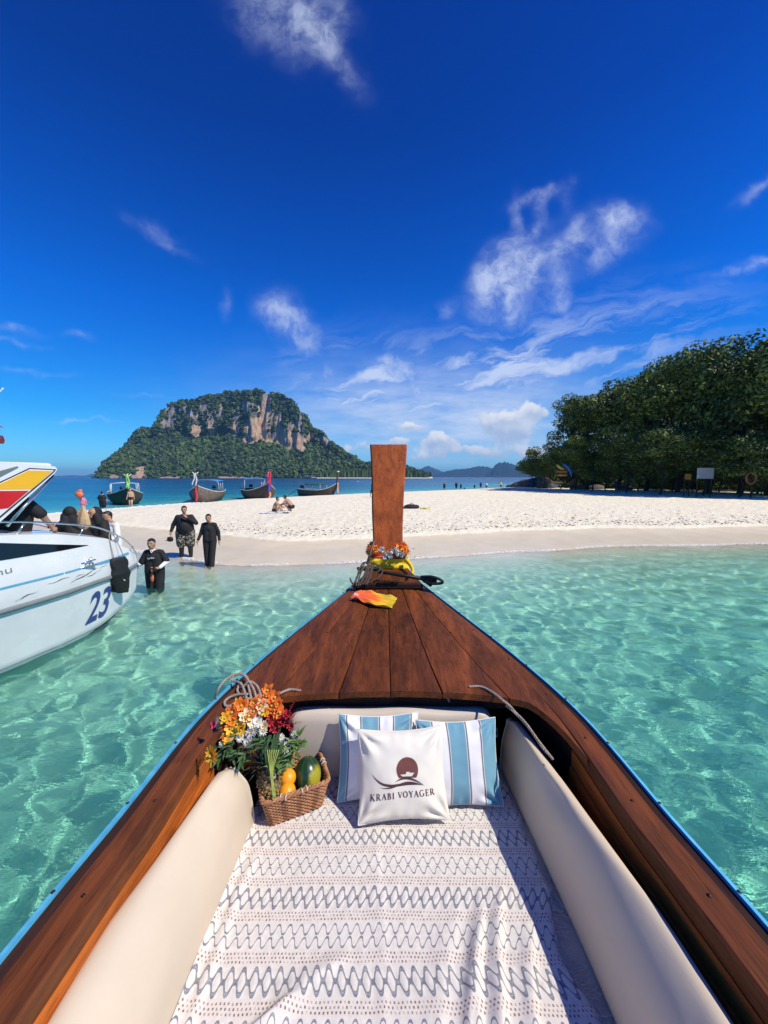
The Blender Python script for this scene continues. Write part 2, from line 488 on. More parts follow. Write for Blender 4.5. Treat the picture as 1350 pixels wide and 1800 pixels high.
def ground_z(X, Y):
    s = signed(X, Y)
    s = s + .35 * fbm(X * .5, Y * .5, 3, 2)
    land = .075 * np.clip(s, 0, 3.2) + .30 * (1 - np.exp(-np.clip(s - 3.2, 0, None) / 4.0)) * 1.0
    far = np.clip((X - 14) / 22, 0, 1) * np.clip((Y - 22) / 20, 0, 1) * np.clip(s / 12, 0, 1)
    land = land + .30 * far + np.clip(X - 62, 0, 60) * .03 * np.clip((Y - 30) / 10, 0, 1) * np.clip(s / 12, 0, 1)
    w = np.clip(-s, 0, None)
    sea = -(.80 * (1 - np.exp(-w / 3.4)) + .055 * w)
    sea = np.maximum(sea, -9)
    z = np.where(s > 0, land, sea)
    dry = np.clip((s - 3.0) / 2, 0, 1)
    z = z + dry * (.040 * fbm(X * 1.1, Y * 1.1, 0, 4) + .022 * fbm(X * 4.5, Y * 4.5, 8, 2))
    z = z + np.clip(-s / 3, 0, 1) * .05 * fbm(X * .9, Y * .9, 5, 3)
    # little ledge where the last wave stopped
    z = z + .035 * np.clip((s - 2.9) / .25, 0, 1)
    return z
def gz(x, y): return float(ground_z(np.array([x]), np.array([y]))[0])
def polar(rs, th, fz, name, mat, kind='structure'):
    Rr, T = np.meshgrid(rs, th, indexing='ij')
    X = Rr * np.sin(T); Y = Rr * np.cos(T)
    Z = fz(X, Y)
    nr, nt = Rr.shape
    v = np.stack([X.ravel(), Y.ravel(), Z.ravel()], 1)
    i = np.arange(nr * nt).reshape(nr, nt)
    a = i[:-1, :]; b = np.roll(i, -1, axis=1)[:-1, :]; c = np.roll(i, -1, axis=1)[1:, :]; d = i[1:, :]
    q = np.stack([a.ravel(), b.ravel(), c.ravel(), d.ravel()], 1)
    o = mesh_obj(name, v, q, mat, None, True)
    tag(o, kind=kind)
    return o, X, Y, Z
def thetas(front, nf, nb):
    a = np.linspace(-R(front), R(front), nf, endpoint=False)
    b = np.linspace(R(front), 2 * math.pi - R(front), nb, endpoint=False)
    return np.concatenate([a, b])
m, n, b = new_mat('sand')
g = n.node('ShaderNodeNewGeometry').outputs['Position']
gx, gy, gzz = n.sep(g)
n1 = n.noise(g, 1.2, 5, .6); n2 = n.noise(g, 9, 5, .7); n3 = n.noise(g, 45, 3, .7)
foot = n.voro(n.v('ADD', g, n.v('SCALE', n.noise(g, 3, 2, out='Color'), scale=.3)), 2.6, 'F1')
dry = n.mix(n.mr(n1, .3, .7), (.92, .85, .66), (.85, .77, .58))
dry = n.mix(n.m('MULTIPLY', n.mr(n2, .60, .72), .22), dry, (.50, .39, .29))
debris = n.m('MULTIPLY', n.mr(n.voro(g, 9.0), .12, .05), n.mr(n.noise(g, .9, 3), .50, .62))
dry = n.mix(n.m('MULTIPLY', debris, .8), dry, (.25, .18, .12))
shellm = n.m('MULTIPLY', n.mr(n.voro(g, 14.0), .12, .06), n.mr(n.noise(g, .55, 3), .52, .66))
dry = n.mix(shellm, dry, (.85, .80, .72))
wet = n.mix(n.mr(n1, .35, .65), (.61, .53, .38), (.67, .585, .43))
bed = n.mix(n.mr(n1, .35, .65), (.70, .64, .50), (.82, .76, .60))
seaweed = n.mr(n.noise(g, .42, 4, .6), .58, .70)
bed = n.mix(n.m('MULTIPLY', seaweed, .30), bed, (.30, .29, .20))
edge = n.m('ADD', gzz, n.m('MULTIPLY', n.m('SUBTRACT', n1, .5), .05))
kwet = n.mr(edge, .225, .265)
c = n.mix(kwet, wet, dry)
c = n.mix(n.mr(edge, .03, -.12), c, bed)
n.put(b.inputs['Base Color'], c)
n.put(b.inputs['Roughness'], n.mr(edge, .10, .25, .42, .95))
b.inputs['Specular IOR Level'].default_value = .3
h = n.m('ADD', n.m('MULTIPLY', foot, .55), n.m('ADD', n.m('MULTIPLY', n2, .55), n.m('MULTIPLY', n3, .10)))
h = n.m('MULTIPLY', h, n.mr(edge, .2, .32, .10, 1.0))
n.put(b.inputs['Normal'], n.bump(h, 1.0, .13))
M['sand'] = m
rs = np.concatenate([np.geomspace(.4, 60, 330, endpoint=False), np.geomspace(60, 400, 70, endpoint=False), np.geomspace(400, 11500, 25)])
ground, _, _, _ = polar(rs, thetas(62, 420, 60), ground_z, 'ground', M['sand'])
ground.cycles.is_caustics_receiver = True

# ------------------------------------------------------------------ near water: clear, refracting, real waves
wr = np.random.default_rng(5)
WAVES = []
for i in range(52):
    lam = 10 ** wr.uniform(-.80, .12); a = wr.normal(R(78), .75)
    WAVES.append((lam, 2 * math.pi / lam * math.cos(a), 2 * math.pi / lam * math.sin(a), 2 * math.pi / lam, a, wr.uniform(0, 6.28)))
Q = .0042
def wave(X, Y):
    Z = X * 0
    for lam, kx, ky, k, a, ph in WAVES:
        ca, sa = math.cos(a), math.sin(a)
        Z = Z + Q * lam ** .95 * np.sin(X * kx + Y * ky + ph + .7 * np.sin(k * .37 * (X * sa - Y * ca) + ph * 2))
    s = signed(X, Y)
    return Z * np.clip(.12 + -s / 3.0, .10, 1.0)
rs = np.geomspace(.8, 26, 470)
m, n, b = new_mat('clear_water')
n.nt.nodes.remove(b)
out = n.nt.nodes['Material Output']
gl = n.node('ShaderNodeBsdfGlass'); gl.inputs['IOR'].default_value = 1.33; gl.inputs['Roughness'].default_value = 0.0
at = n.node('ShaderNodeAttribute'); at.attribute_name = 'tint'
n.put(gl.inputs['Color'], at.outputs['Color'])
gw = n.node('ShaderNodeNewGeometry').outputs['Position']
n.put(gl.inputs['Normal'], n.bump(n.m('ADD', n.noise(n.v('MULTIPLY', gw, (.6, 1.0, 1.0)), 9, 3, .6), n.m('MULTIPLY', n.noise(n.v('MULTIPLY', gw, (.5, 1.2, 1.0)), 24, 2, .6), .35)), 1.0, .010))
df = n.node('ShaderNodeBsdfDiffuse'); df.inputs['Color'].default_value = (.10, .56, .50, 1)
mx = n.node('ShaderNodeMixShader')
at2 = n.node('ShaderNodeAttribute'); at2.attribute_name = 'murk'
n.put(mx.inputs[0], at2.outputs['Fac'])
n.put(mx.inputs[1], gl.outputs[0]); n.put(mx.inputs[2], df.outputs[0])
n.put(out.inputs['Surface'], mx.outputs[0])
M['clear_water'] = m
water, X, Y, Z = polar(rs, thetas(60, 560, 60), wave, 'lagoon_water', M['clear_water'])
depth = np.clip(-ground_z(X, Y), 0, 6).ravel()
sig = np.array([.55, .090, .115])
tintc = np.exp(-depth[:, None] * sig[None, :])
ca = water.data.attributes.new('tint', 'FLOAT_COLOR', 'POINT')
ca.data.foreach_set('color', np.concatenate([tintc, np.ones((len(depth), 1))], 1).astype(np.float32).ravel())
fa = water.data.attributes.new('murk', 'FLOAT', 'POINT')
fa.data.foreach_set('value', (.16 * (1 - np.exp(-depth * .9))).astype(np.float32))
water.cycles.is_caustics_caster = True

# ------------------------------------------------------------------ open sea
m, n, b = new_mat('open_sea')
at = n.node('ShaderNodeAttribute'); at.attribute_name = 'sea_colour'
g = n.node('ShaderNodeNewGeometry').outputs['Position']
gs = n.v('MULTIPLY', g, (.35, 1.0, 1.0))
pn = n.noise(n.v('MULTIPLY', g, (.012, .05, 1.0)), 1.0, 4, .6)
k = n.mr(pn, .3, .7, .72, 1.22)
n.put(b.inputs['Base Color'], n.mix(1.0, at.outputs['Color'], n.comb(k, k, k), 'MULTIPLY'))
b.inputs['Roughness'].default_value = .22
b.inputs['IOR'].default_value = 1.33
b.inputs['Specular IOR Level'].default_value = .35
hh = n.m('ADD', n.noise(gs, .9, 5, .6), n.m('MULTIPLY', n.noise(gs, .15, 3, .6), 2.5))
n.put(b.inputs['Normal'], n.bump(hh, 1.0, .9))
M['open_sea'] = m
rs = np.concatenate([np.geomspace(26, 140, 120, endpoint=False), np.geomspace(140, 11500, 60)])
sea, X, Y, Z = polar(rs, thetas(62, 300, 50), lambda X, Y: X * 0, 'sea', M['open_sea'])
d = np.clip(-signed(X, Y), 0, 3e4).ravel()
dist = np.hypot(X, Y).ravel()
stops = [(0, (.34, .46, .40)), (1.5, (.12, .42, .42)), (6, (.035, .33, .38)), (16, (.012, .21, .32)), (45, (.006, .12, .24)), (150, (.004, .075, .19)), (600, (.003, .052, .16)), (5000, (.003, .05, .17))]
xs = [s_[0] for s_ in stops]
sc_ = np.stack([np.interp(d, xs, [s_[1][k] for s_ in stops]) for k in range(3)] + [np.ones_like(d)], 1)
ca = sea.data.attributes.new('sea_colour', 'FLOAT_COLOR', 'POINT')
ca.data.foreach_set('color', sc_.astype(np.float32).ravel())

# foam of a small breaking wave on the far left shore, and round the ankles at the near one
M['foam'] = plain('foam', (.86, .88, .88), .7, var=.05, nscale=12, bump=.8, bdist=.03)
def foam(name, pts, width, seed, z=.02):
    r_ = np.random.default_rng(seed); mb = MB()
    P = smooth_path([(p[0], p[1], 0) for p in pts], 160)
    for p in P:
        for _ in range(5):
            o = r_.normal(0, width * .35, 2); s = r_.uniform(.04, .16) * (width ** .5)
            mb.add(*ellipsoid((p[0] + o[0], p[1] + o[1], z + max(gz(p[0] + o[0], p[1] + o[1]), 0)), (s * 1.8, s, s * .35), 7, 4))
    o = mb.build(name, M['foam']); return tag(o, kind='stuff')
tag(foam('wave_foam', [(-24.4, 24.2), (-22.9, 26.5), (-21.9, 29.5), (-20.9, 32.5), (-19.7, 34.8), (-18.8, 37.2)], .9, 3), 'white foam of a small wave breaking along the far left shore', 'foam')

_sh = []
for X_ in np.linspace(-9.5, 19, 58):
    ys_ = np.linspace(8, 18, 160); zz_ = ground_z(np.full(160, X_), ys_); k_ = int(np.argmax(zz_ > .012)); _sh.append((X_, ys_[k_]))
_r = np.random.default_rng(8); mb_ = MB()
for (x_, y_) in smooth_path([(a_[0], a_[1], 0) for a_ in _sh], 900)[:, :2]:
    if vnoise(x_ * .9, 3) < -.25: continue
    for _ in range(2):
        o_ = _r.normal(0, 1, 2); s_ = _r.uniform(.008, .030)
        xx, yy_ = x_ + .03 * o_[0], y_ - .02 + .045 * o_[1]
        mb_.add(*ellipsoid((xx, yy_, max(gz(xx, yy_), 0) + .004), (s_ * 2.2, s_, s_ * .35), 6, 4))
near_foam = mb_.build('shore_foam', M['foam']); tag(near_foam, 'thin broken line of foam along the near waterline', 'foam', kind='stuff')
# drift line: dry leaf litter and bits of coral thrown up along the berm
_ly = []
for X_ in np.linspace(-8, 24, 60):
    ys_ = np.linspace(9, 22, 200); zz_ = ground_z(np.full(200, X_), ys_); k_ = int(np.argmax(zz_ > .30)); _ly.append((X_, ys_[k_], 0))
_lp = smooth_path(_ly, 600); mb_ = MB(); mc_ = MB()
for (x_, y_, _z) in _lp:
    for _ in range(2):
        xx, yy_ = x_ + _r.normal(0, .3), y_ + abs(_r.normal(0, .9)) * (1 if _r.random() < .7 else 3.0); s_ = _r.uniform(.012, .04)
        v_, f_ = ellipsoid((0, 0, 0), (s_ * _r.uniform(1, 2.2), s_, s_ * .5), 6, 4, Matrix.Rotation(_r.uniform(0, 3.1), 3, 'Z'))
        (mb_ if _r.random() < .6 else mc_).add(v_ + np.array([xx, yy_, gz(xx, yy_) + s_ * .3]), f_)
tag(mb_.build('leaf_litter', plain('litter', (.13, .085, .05), .9)), 'dry dark leaf litter and twigs strewn along the drift line of the beach', 'leaf litter', kind='stuff')
tag(mc_.build('coral_bits', plain('coral', (.80, .76, .68), .9)), 'pale broken coral bits strewn on the beach', 'coral', kind='stuff')
# ------------------------------------------------------------------ big limestone island
D0 = 820.0
m, n, b = new_mat('limestone')
g = n.node('ShaderNodeNewGeometry').outputs['Position']
gv = n.v('MULTIPLY', g, (1, 1, .28))
a1 = n.noise(gv, .045, 6, .65, .4); a2 = n.noise(gv, .16, 6, .7); a3 = n.noise(g, .02, 3, .5)
c = n.ramp(a1, [(.30, (.17, .165, .16)), (.48, (.36, .33, .29)), (.62, (.56, .44, .33)), (.75, (.60, .40, .26))])
warm = n.node('ShaderNodeAttribute'); warm.attribute_name = 'warm'
c = n.mix(warm.outputs['Fac'], n.mix(.6, c, (.36, .35, .335)), n.mix(.72, c, (.92, .58, .33)))
c = n.mix(n.m('MULTIPLY', n.mr(a2, .50, .66), .75), c, (.09, .085, .08))
veg = n.node('ShaderNodeAttribute'); veg.attribute_name = 'veg'
c = n.mix(veg.outputs['Fac'], c, (.020, .034, .012))
n.put(b.inputs['Base Color'], c)
b.inputs['Roughness'].default_value = .9
b.inputs['Specular IOR Level'].default_value = .1
n.put(b.inputs['Normal'], n.bump(n.m('ADD', a2, n.noise(g, .5, 4, .7)), 1.0, 5.0))
M['limestone'] = m
def foliage_mat(name, c1, c2, c3, scale):
    m, n, b = new_mat(name)
    g = n.node('ShaderNodeNewGeometry')
    ri = g.outputs['Random Per Island']
    nn = n.noise(g.outputs['Position'], scale, 4, .6)
    c = n.ramp(n.m('ADD', n.m('MULTIPLY', nn, .6), n.m('MULTIPLY', ri, .4)), [(.28, c1), (.5, c2), (.72, c3)])
    n.put(b.inputs['Base Color'], c)
    b.inputs['Roughness'].default_value = .62
    b.inputs['Specular IOR Level'].default_value = .35
    return m
M['far_leaves'] = foliage_mat('far_leaves', (.012, .026, .006), (.038, .072, .012), (.095, .14, .022), .012)
def interp_px(px, tab):
    return np.interp(px, [t[0] for t in tab], [t[1] for t in tab])
TOP = [(176, 838), (179, 830), (190, 815), (203, 804), (215, 795), (226, 785), (237, 775), (243, 762), (252, 757), (262, 755), (272, 756), (284, 757), (290, 738), (300, 722), (310, 713), (325, 708), (342, 707), (355, 707), (375, 700), (395, 699), (412, 693), (440, 691), (455, 692), (470, 693), (490, 695), (503, 699), (513, 706), (521, 716), (526, 727), (536, 730), (542, 736), (545, 750), (555, 754), (566, 760), (573, 768), (580, 775), (590, 783), (600, 790), (612, 799), (625, 806), (636, 811), (650, 816), (690, 820), (735, 826), (750, 832), (756, 838)]
CB = [(176, 838), (240, 785), (285, 762), (310, 758), (345, 768), (360, 762), (385, 760), (400, 752), (430, 768), (445, 776), (475, 773), (490, 780), (508, 790), (530, 796), (540, 797), (548, 775), (575, 786), (600, 800), (640, 820), (756, 838)]
def island_surface(nx=460, nt=150):
    px = np.linspace(176, 756, nx); x = (px - 675) / FPX * D0
    K = D0 / FPX
    top = np.maximum(838.5 - interp_px(px, TOP), .4) * K; cb = np.maximum(838.5 - interp_px(px, CB), .2) * K
    top = top + 2.5 * vnoise(px * .12, 0) + 1.5 * vnoise(px * .4, 3)
    top = np.maximum(top, 1.0); cb = np.minimum(cb, top * .97)
    t = np.linspace(0, 1, nt)
    V = np.zeros((nt, nx, 3))
    for j, tt in enumerate(t):
        if tt < .42:
            q = tt / .42; z = cb * q; y = D0 + cb * 1.35 * q ** .9 - cb * 0
        elif tt < .80:
            q = (tt - .42) / .38; z = cb + (top - cb) * q ** .95; y = D0 + cb * 1.35 + (top - cb) * .28 * q + 6 * q ** 4
        elif tt < .90:
            q = (tt - .80) / .10; z = top * (1 - .05 * q * q); y = D0 + cb * 1.35 + (top - cb) * .28 + 6 + q * 60
        else:
            q = (tt - .90) / .10; z = top * .95 * (1 - q); y = D0 + cb * 1.35 + (top - cb) * .28 + 66 + q * top * .9
        V[j, :, 0] = x; V[j, :, 1] = y; V[j, :, 2] = z
    # silhouettes must keep their pixel columns and heights: scale about the island's near line by true distance
    Yr = V[:, :, 1]
    V[:, :, 0] *= Yr / D0
    V[:, :, 2] = V[:, :, 2] * (Yr / D0)
    PX, TT = np.meshgrid(px, t)
    cl = np.clip((TT - .40) / .05, 0, 1) * np.clip((.84 - TT) / .06, 0, 1)
    flute = 16 * np.abs(fbm(V[:, :, 0] * .035, V[:, :, 2] * .008, 2, 4)) * 1.6 + 7 * fbm(V[:, :, 0] * .12, V[:, :, 2] * .03, 7, 3) + 12 * vnoise(V[:, :, 0] * .012, 0, 9)
    V[:, :, 1] -= cl * flute
    V[:, :, 2] += (1 - cl) * 3.5 * fbm(V[:, :, 0] * .03, V[:, :, 1] * .03, 4, 3) * np.clip(TT * 8, 0, 1) * np.clip((1 - TT) * 8, 0, 1)
    return px, t, V, PX, TT
pxs, ts, V, PX, TT = island_surface()
# where bare rock shows (px, py, rx, ry, warm)
ROCK = [(318, 728, 22, 14, .05), (300, 745, 12, 10, .1), (378, 728, 11, 20, .35), (378, 752, 7, 9, .8), (352, 755, 9, 14, .9), (366, 720, 7, 10, .1), (420, 735, 7, 26, .2), (417, 758, 7, 12, .8), (438, 715, 9, 12, .2), (455, 755, 22, 20, 1), (440, 768, 10, 9, 1), (470, 735, 14, 24, .75), (452, 722, 8, 20, .3), (475, 700, 8, 14, .25), (494, 735, 5, 24, .2), (476, 766, 9, 10, 1), (497, 768, 10, 16, .9), (515, 775, 16, 16, 1), (532, 782, 9, 14, 1), (513, 750, 8, 18, .45), (530, 750, 6, 20, .4), (548, 768, 6, 8, .7), (570, 770, 7, 6, .5), (575, 778, 5, 4, .5), (249, 826, 9, 8, .9), (244, 835, 10, 3, .8), (205, 836, 10, 3, .5), (300, 837, 30, 1.6, .5), (400, 837, 40, 1.4, .5), (266, 815, 3, 7, .3), (405, 705, 8, 6, .1), (395, 728, 5, 22, .15), (350, 735, 6, 12, .15), (334, 722, 10, 8, .1), (505, 715, 4, 12, .2)]
Yv = V[:, :, 1]; PYv = 838.5 - V[:, :, 2] / Yv * FPX; PXv = 675 + V[:, :, 0] / Yv * FPX
rock = np.zeros(PX.shape); warm = np.zeros(PX.shape)
wob = fbm(PXv * .10, PYv * .07, 1, 3) * 1.1
for (a, b_, rx, ry, w) in ROCK:
    q = ((PXv - a) / rx) ** 2 + ((PYv - b_) / ry) ** 2
    k_ = np.clip((1.95 if w > .45 else 1.25) - q + wob * 1.6, 0, 1)
    warm = np.maximum(warm, k_ * w); rock = np.maximum(rock, k_)
rock = np.where(TT < .88, rock, 0)
nt, nx = PX.shape
i = np.arange(nt * nx).reshape(nt, nx)
q = np.stack([i[:-1, :-1].ravel(), i[:-1, 1:].ravel(), i[1:, 1:].ravel(), i[1:, :-1].ravel()], 1)
isl = empty('limestone_island', (-230, D0, 0), 'big forested limestone island with orange and grey cliffs across the bay', 'island')
massif = mesh_obj('rock', V.reshape(-1, 3), q, M['limestone'])
for nm, arr in (('warm', warm), ('veg', 1 - rock)):
    fa = massif.data.attributes.new(nm, 'FLOAT', 'POINT'); fa.data.foreach_set('value', arr.astype(np.float32).ravel())
keep_world(massif, isl)
# forest clumps standing on it
bm_ = bmesh.new(); bmesh.ops.create_icosphere(bm_, subdivisions=1, radius=1)
ico_v = np.array([v.co[:] for v in bm_.verts]); ico_f = np.array([[v.index for v in f.verts] for f in bm_.faces]); bm_.free()
def clumps(points, sizes, name, mat, squash=.8, seed=1, jit=.32):
    r_ = np.random.default_rng(seed); N_ = len(points)
    vv = ico_v[None] * (1 + jit * r_.uniform(-1, 1, (N_, len(ico_v), 1)))
    th = r_.uniform(0, 6.28, N_); c_, s_ = np.cos(th), np.sin(th)
    x = vv[:, :, 0] * c_[:, None] - vv[:, :, 1] * s_[:, None]; y = vv[:, :, 0] * s_[:, None] + vv[:, :, 1] * c_[:, None]
    vv = np.stack([x, y, vv[:, :, 2] * squash], 2) * sizes[:, None, None] + points[:, None, :]
    ff = ico_f[None] + (np.arange(N_) * len(ico_v))[:, None, None]
    return mesh_obj(name, vv.reshape(-1, 3), ff.reshape(-1, 3), mat, None, False)
flat = V.reshape(-1, 3); pr = (1 - rock.ravel()) * np.where(TT.ravel() < .90, 1, 0)
NC = 12500
# area weighting
du = np.linalg.norm(np.gradient(V, axis=1), axis=2) * np.linalg.norm(np.gradient(V, axis=0), axis=2)
pr = pr * du.ravel(); pr = pr / pr.sum()
idx = rng.choice(len(flat), NC, p=pr)
pts = flat[idx] + rng.normal(0, 2.0, (NC, 3)); 
sz = rng.uniform(3.0, 6.6, NC) * np.clip(.5 + flat[idx][:, 2] / 60, .6, 1.0) * np.where((TT.ravel()[idx] > .42) & (TT.ravel()[idx] < .84), .72, 1.0)
pts[:, 2] = np.maximum(pts[:, 2], sz * .5)
forest = clumps(pts, sz, 'forest', M['far_leaves'], .85, 2)
keep_world(forest, isl); forest['kind'] = 'stuff'
# white beach and the line of casuarinas at its foot
mb = MB()
for (x0, x1) in ((548, 760),):
    for k in range(60):
        a0 = x0 + (x1 - x0) * k / 60; a1 = x0 + (x1 - x0) * (k + 1) / 60
        w = 8
        mb.add([((a0 - 675) / FPX * 796, 796, .1), ((a1 - 675) / FPX * 796, 796, .1), ((a1 - 675) / FPX * 830, 830, 2.4), ((a0 - 675) / FPX * 830, 830, 2.4), ((a0 - 675) / FPX * 796, 796, -2), ((a1 - 675) / FPX * 796, 796, -2)], [(0, 1, 2, 3), (4, 5, 1, 0)])
keep_world(mb.build('beach', M['sand']), isl)
NP = 900
pxx = rng.uniform(560, 752, NP); Dp = rng.uniform(812, 835, NP)
hgt = rng.uniform(12, 24, NP) * np.interp(pxx, [560, 600, 735, 752], [.7, 1, .95, .5])
mbp = MB()
for a, d_, h_ in zip(pxx, Dp, hgt):
    x = (a - 675) / FPX * d_; r_ = rng.uniform(1.6, 3.0)
    ring = [(x + r_ * math.cos(t) * rng.uniform(.7, 1.2), d_ + r_ * math.sin(t), h_ * rng.uniform(.12, .3)) for t in np.linspace(0, 6.28, 7)[:-1]]
    ring2 = [(x + r_ * .62 * math.cos(t) * rng.uniform(.7, 1.2), d_ + r_ * .62 * math.sin(t), h_ * rng.uniform(.5, .65)) for t in np.linspace(0, 6.28, 7)[:-1]]
    mbp.add(ring + ring2 + [(x, d_, h_), (x, d_, 0)], [(i, (i + 1) % 6, 6 + (i + 1) % 6, 6 + i) for i in range(6)] + [(6 + i, 6 + (i + 1) % 6, 12) for i in range(6)] + [((i + 1) % 6, i, 13) for i in range(6)])
tl = mbp.build('treeline', M['far_leaves'], None, False); keep_world(tl, isl); tl['kind'] = 'stuff'

# ------------------------------------------------------------------ far hills
M['far_hill'] = plain('far_hill', (.030, .045, .030), .95, var=.3, nscale=.012, bump=1, bdist=20, spec=.05)
def hill(prof, D, name, seed, depth=900, rocky=0.0):
    nx_, ny_ = 220, 26
    px = np.linspace(prof[0][0], prof[-1][0], nx_)
    top = np.maximum((838.5 - interp_px(px, prof)) / FPX * D, 0)
    top = top * (1 + .05 * vnoise(px * .35, seed)) + .6 * vnoise(px * 1.2, seed)
    V_ = np.zeros((ny_, nx_, 3))
    for j in range(ny_):
        q = j / (ny_ - 1)
        prof_ = math.sin(min(q / .55, 1) * math.pi / 2) if q < .55 else math.cos((q - .55) / .45 * math.pi / 2)
        y = D + q * depth
        V_[j, :, 0] = (px - 675) / FPX * y; V_[j, :, 1] = y
        V_[j, :, 2] = top * prof_ * y / D * (1 + .12 * fbm(px * .09, q * 5 + seed, 0, 4) * (1 - abs(prof_ - 0) ** 6)) * (D / y if q < .55 else D / y) - 1
    i = np.arange(ny_ * nx_).reshape(ny_, nx_)
    q = np.stack([i[:-1, :-1].ravel(), i[:-1, 1:].ravel(), i[1:, 1:].ravel(), i[1:, :-1].ravel()], 1)
    return tag(mesh_obj(name, V_.reshape(-1, 3), q, M['far_hill']), kind='structure')
hill([(690, 838), (720, 829), (737, 823), (747, 818), (754, 817), (763, 821), (774, 827), (784, 829), (800, 836), (830, 838.4)], 5200, 'hills', 1)
hill([(745, 838.4), (765, 834), (780, 828), (800, 823), (815, 822), (826, 820), (842, 817), (855, 818), (866, 821), (880, 822), (905, 828), (930, 834), (960, 838.4)], 4300, 'hills', 2)
hill([(850, 838.4), (862, 828), (868, 815), (874, 811), (884, 808), (893, 810), (903, 815), (909, 816), (915, 809), (924, 807), (940, 812), (960, 820), (1000, 830), (1060, 838.4)], 3600, 'hills', 3)
hill([(60, 838.4), (100, 836.2), (130, 834.5), (150, 835.5), (165, 832), (175, 833), (200, 838.4)], 6500, 'hills', 4)

# ------------------------------------------------------------------ haze: pale air round everything
hz = mesh_obj('haze', *box((0, 0, 104), (24400, 24400, 232)), None, None, False)
for v_ in hz.data.vertices:
    if v_.co.z < 0: v_.co.z = -11.5
m = bpy.data.materials.new('haze'); m.use_nodes = True
m.node_tree.nodes.remove(m.node_tree.nodes['Principled BSDF'])
vp = m.node_tree.nodes.new('ShaderNodeVolumePrincipled')
vp.inputs['Color'].default_value = (.25, .58, 1.0, 1); vp.inputs['Density'].default_value = HAZE = 1.15e-4
vp.inputs['Anisotropy'].default_value = .0
m.node_tree.links.new(vp.outputs[0], m.node_tree.nodes['Material Output'].inputs['Volume'])
hz.data.materials.append(m)
tag(hz, 'thin pale sea air between the beach and the far islands', 'haze', kind='stuff')
# ================================================================== OUR LONGTAIL BOAT
BX = .035
EDGE = [(-2.6, .95, 1.42), (-1.2, 1.0, 1.40), (0, 1.01, 1.395), (.87, .995, 1.40), (1.2, .98, 1.40), (1.72, .94, 1.43), (2.21, .785, 1.485), (2.74, .515, 1.585), (3.07, .33, 1.66), (3.35, .16, 1.74), (3.52, .06, 1.79)]
eY = np.array([e[0] for e in EDGE])
_pe = smooth_path([(e[1], e[0], e[2]) for e in EDGE], 400)
def ehw(y): return float(np.interp(y, _pe[:, 1], _pe[:, 0]))
def ez(y): return float(np.interp(y, _pe[:, 1], _pe[:, 2]))
boat = empty('longtail_boat', (BX, 1.0, 0), 'varnished wooden longtail boat with blue edge stripe that the view is taken from', 'boat')
def put(mb, name, mat, smooth=True, parent=None, kind=None):
    o = mb.build(name, mat, None, smooth)
    if parent is None: keep_world(o, boat)
    else:
        o.parent = parent
        o.matrix_parent_inverse = (parent.matrix_world @ Matrix()).inverted() if False else Matrix.Translation(-Vector(boat.location))
        o.matrix_parent_inverse = Matrix()   # parent is a mesh whose data carries boat-space offset
    if kind: o['kind'] = kind
    return o
YS = np.concatenate([np.linspace(-2.5, 1.0, 22), np.linspace(1.1, 3.45, 40)])
def inset(y, d):
    """point on the gunwale curve moved inwards by d along the plan normal"""
    h = .01; dxdy = (ehw(y + h) - ehw(y - h)) / (2 * h)
    nl = math.hypot(1, dxdy)
    return ehw(y) - d / nl, y + d * dxdy / nl
def rail(section, name, mat, smooth=False, y0=-2.5, y1=3.45):
    """section: list of (inset, dz) closed, swept along both gunwales"""
    for s in (-1, 1):
        rings = []
        for y in YS:
            if y < y0 or y > y1: continue
            ring = []
            for d, dz in section:
                k = 1.0 if y < 1.2 else max(.35, 1 - (y - 1.2) * .28)
                x, yy = inset(y, d * k)
                ring.append((BX + s * max(x, .004), yy, ez(y) + dz))
            rings.append(ring if s > 0 else ring[::-1])
        mb = MB(); mb.add(*loft(rings, True, True)); put(mb, name, mat, smooth)
# blue rubbing strip, dark lip, varnished cap, inner planks
rail([(-.005, -.030), (-.005, .006), (.008, .008), (.008, -.030)], 'rub_rail', M['blue_paint'])
rail([(.010, -.08), (.010, -.004), (.046, -.004), (.046, -.08)], 'lip', M['lip_wood'])
rail([(.048, -.05), (.048, .004), (.054, .010), (.150, .012), (.157, .006), (.157, -.05)], 'gunwale_cap', M['rail_wood'], y1=3.30)
rail([(.138, -.125), (.138, -.052), (.160, -.052), (.160, -.125)], 'inner_plank', M['side_wood'], y1=1.62)
rail([(.140, -.235), (.140, -.128), (.168, -.128), (.168, -.235)], 'inner_plank', M['side_wood'], y1=1.62)
# hull outside: clinker-less smooth planked shell
mb = MB()
rings = []
for y in np.concatenate([np.linspace(-2.5, 2.4, 26), np.linspace(2.5, 3.62, 14)]):
    w = ehw(min(y, 3.5)) if y < 3.5 else .05; z1 = ez(min(y, 3.5)) - .06 + (.25 * (y - 3.5) if y > 3.5 else 0)
    kz = -.38 if y < 1.8 else -.38 + 1.45 * ((y - 1.8) / 1.82) ** 2.4
    ring = []
    for t in np.linspace(0, 1, 9):
        ring.append((BX + w * (1 - t ** 2.6) ** .55 * 1.0, y, z1 + (kz - z1) * t))
    rings.append([(2 * BX - p[0], p[1], p[2]) for p in ring[::-1]][:-1] + ring[::-1])
v, f = loft([r for r in rings]); mb.add(v, f)
hull = put(mb, 'hull', M['hull_dark'])
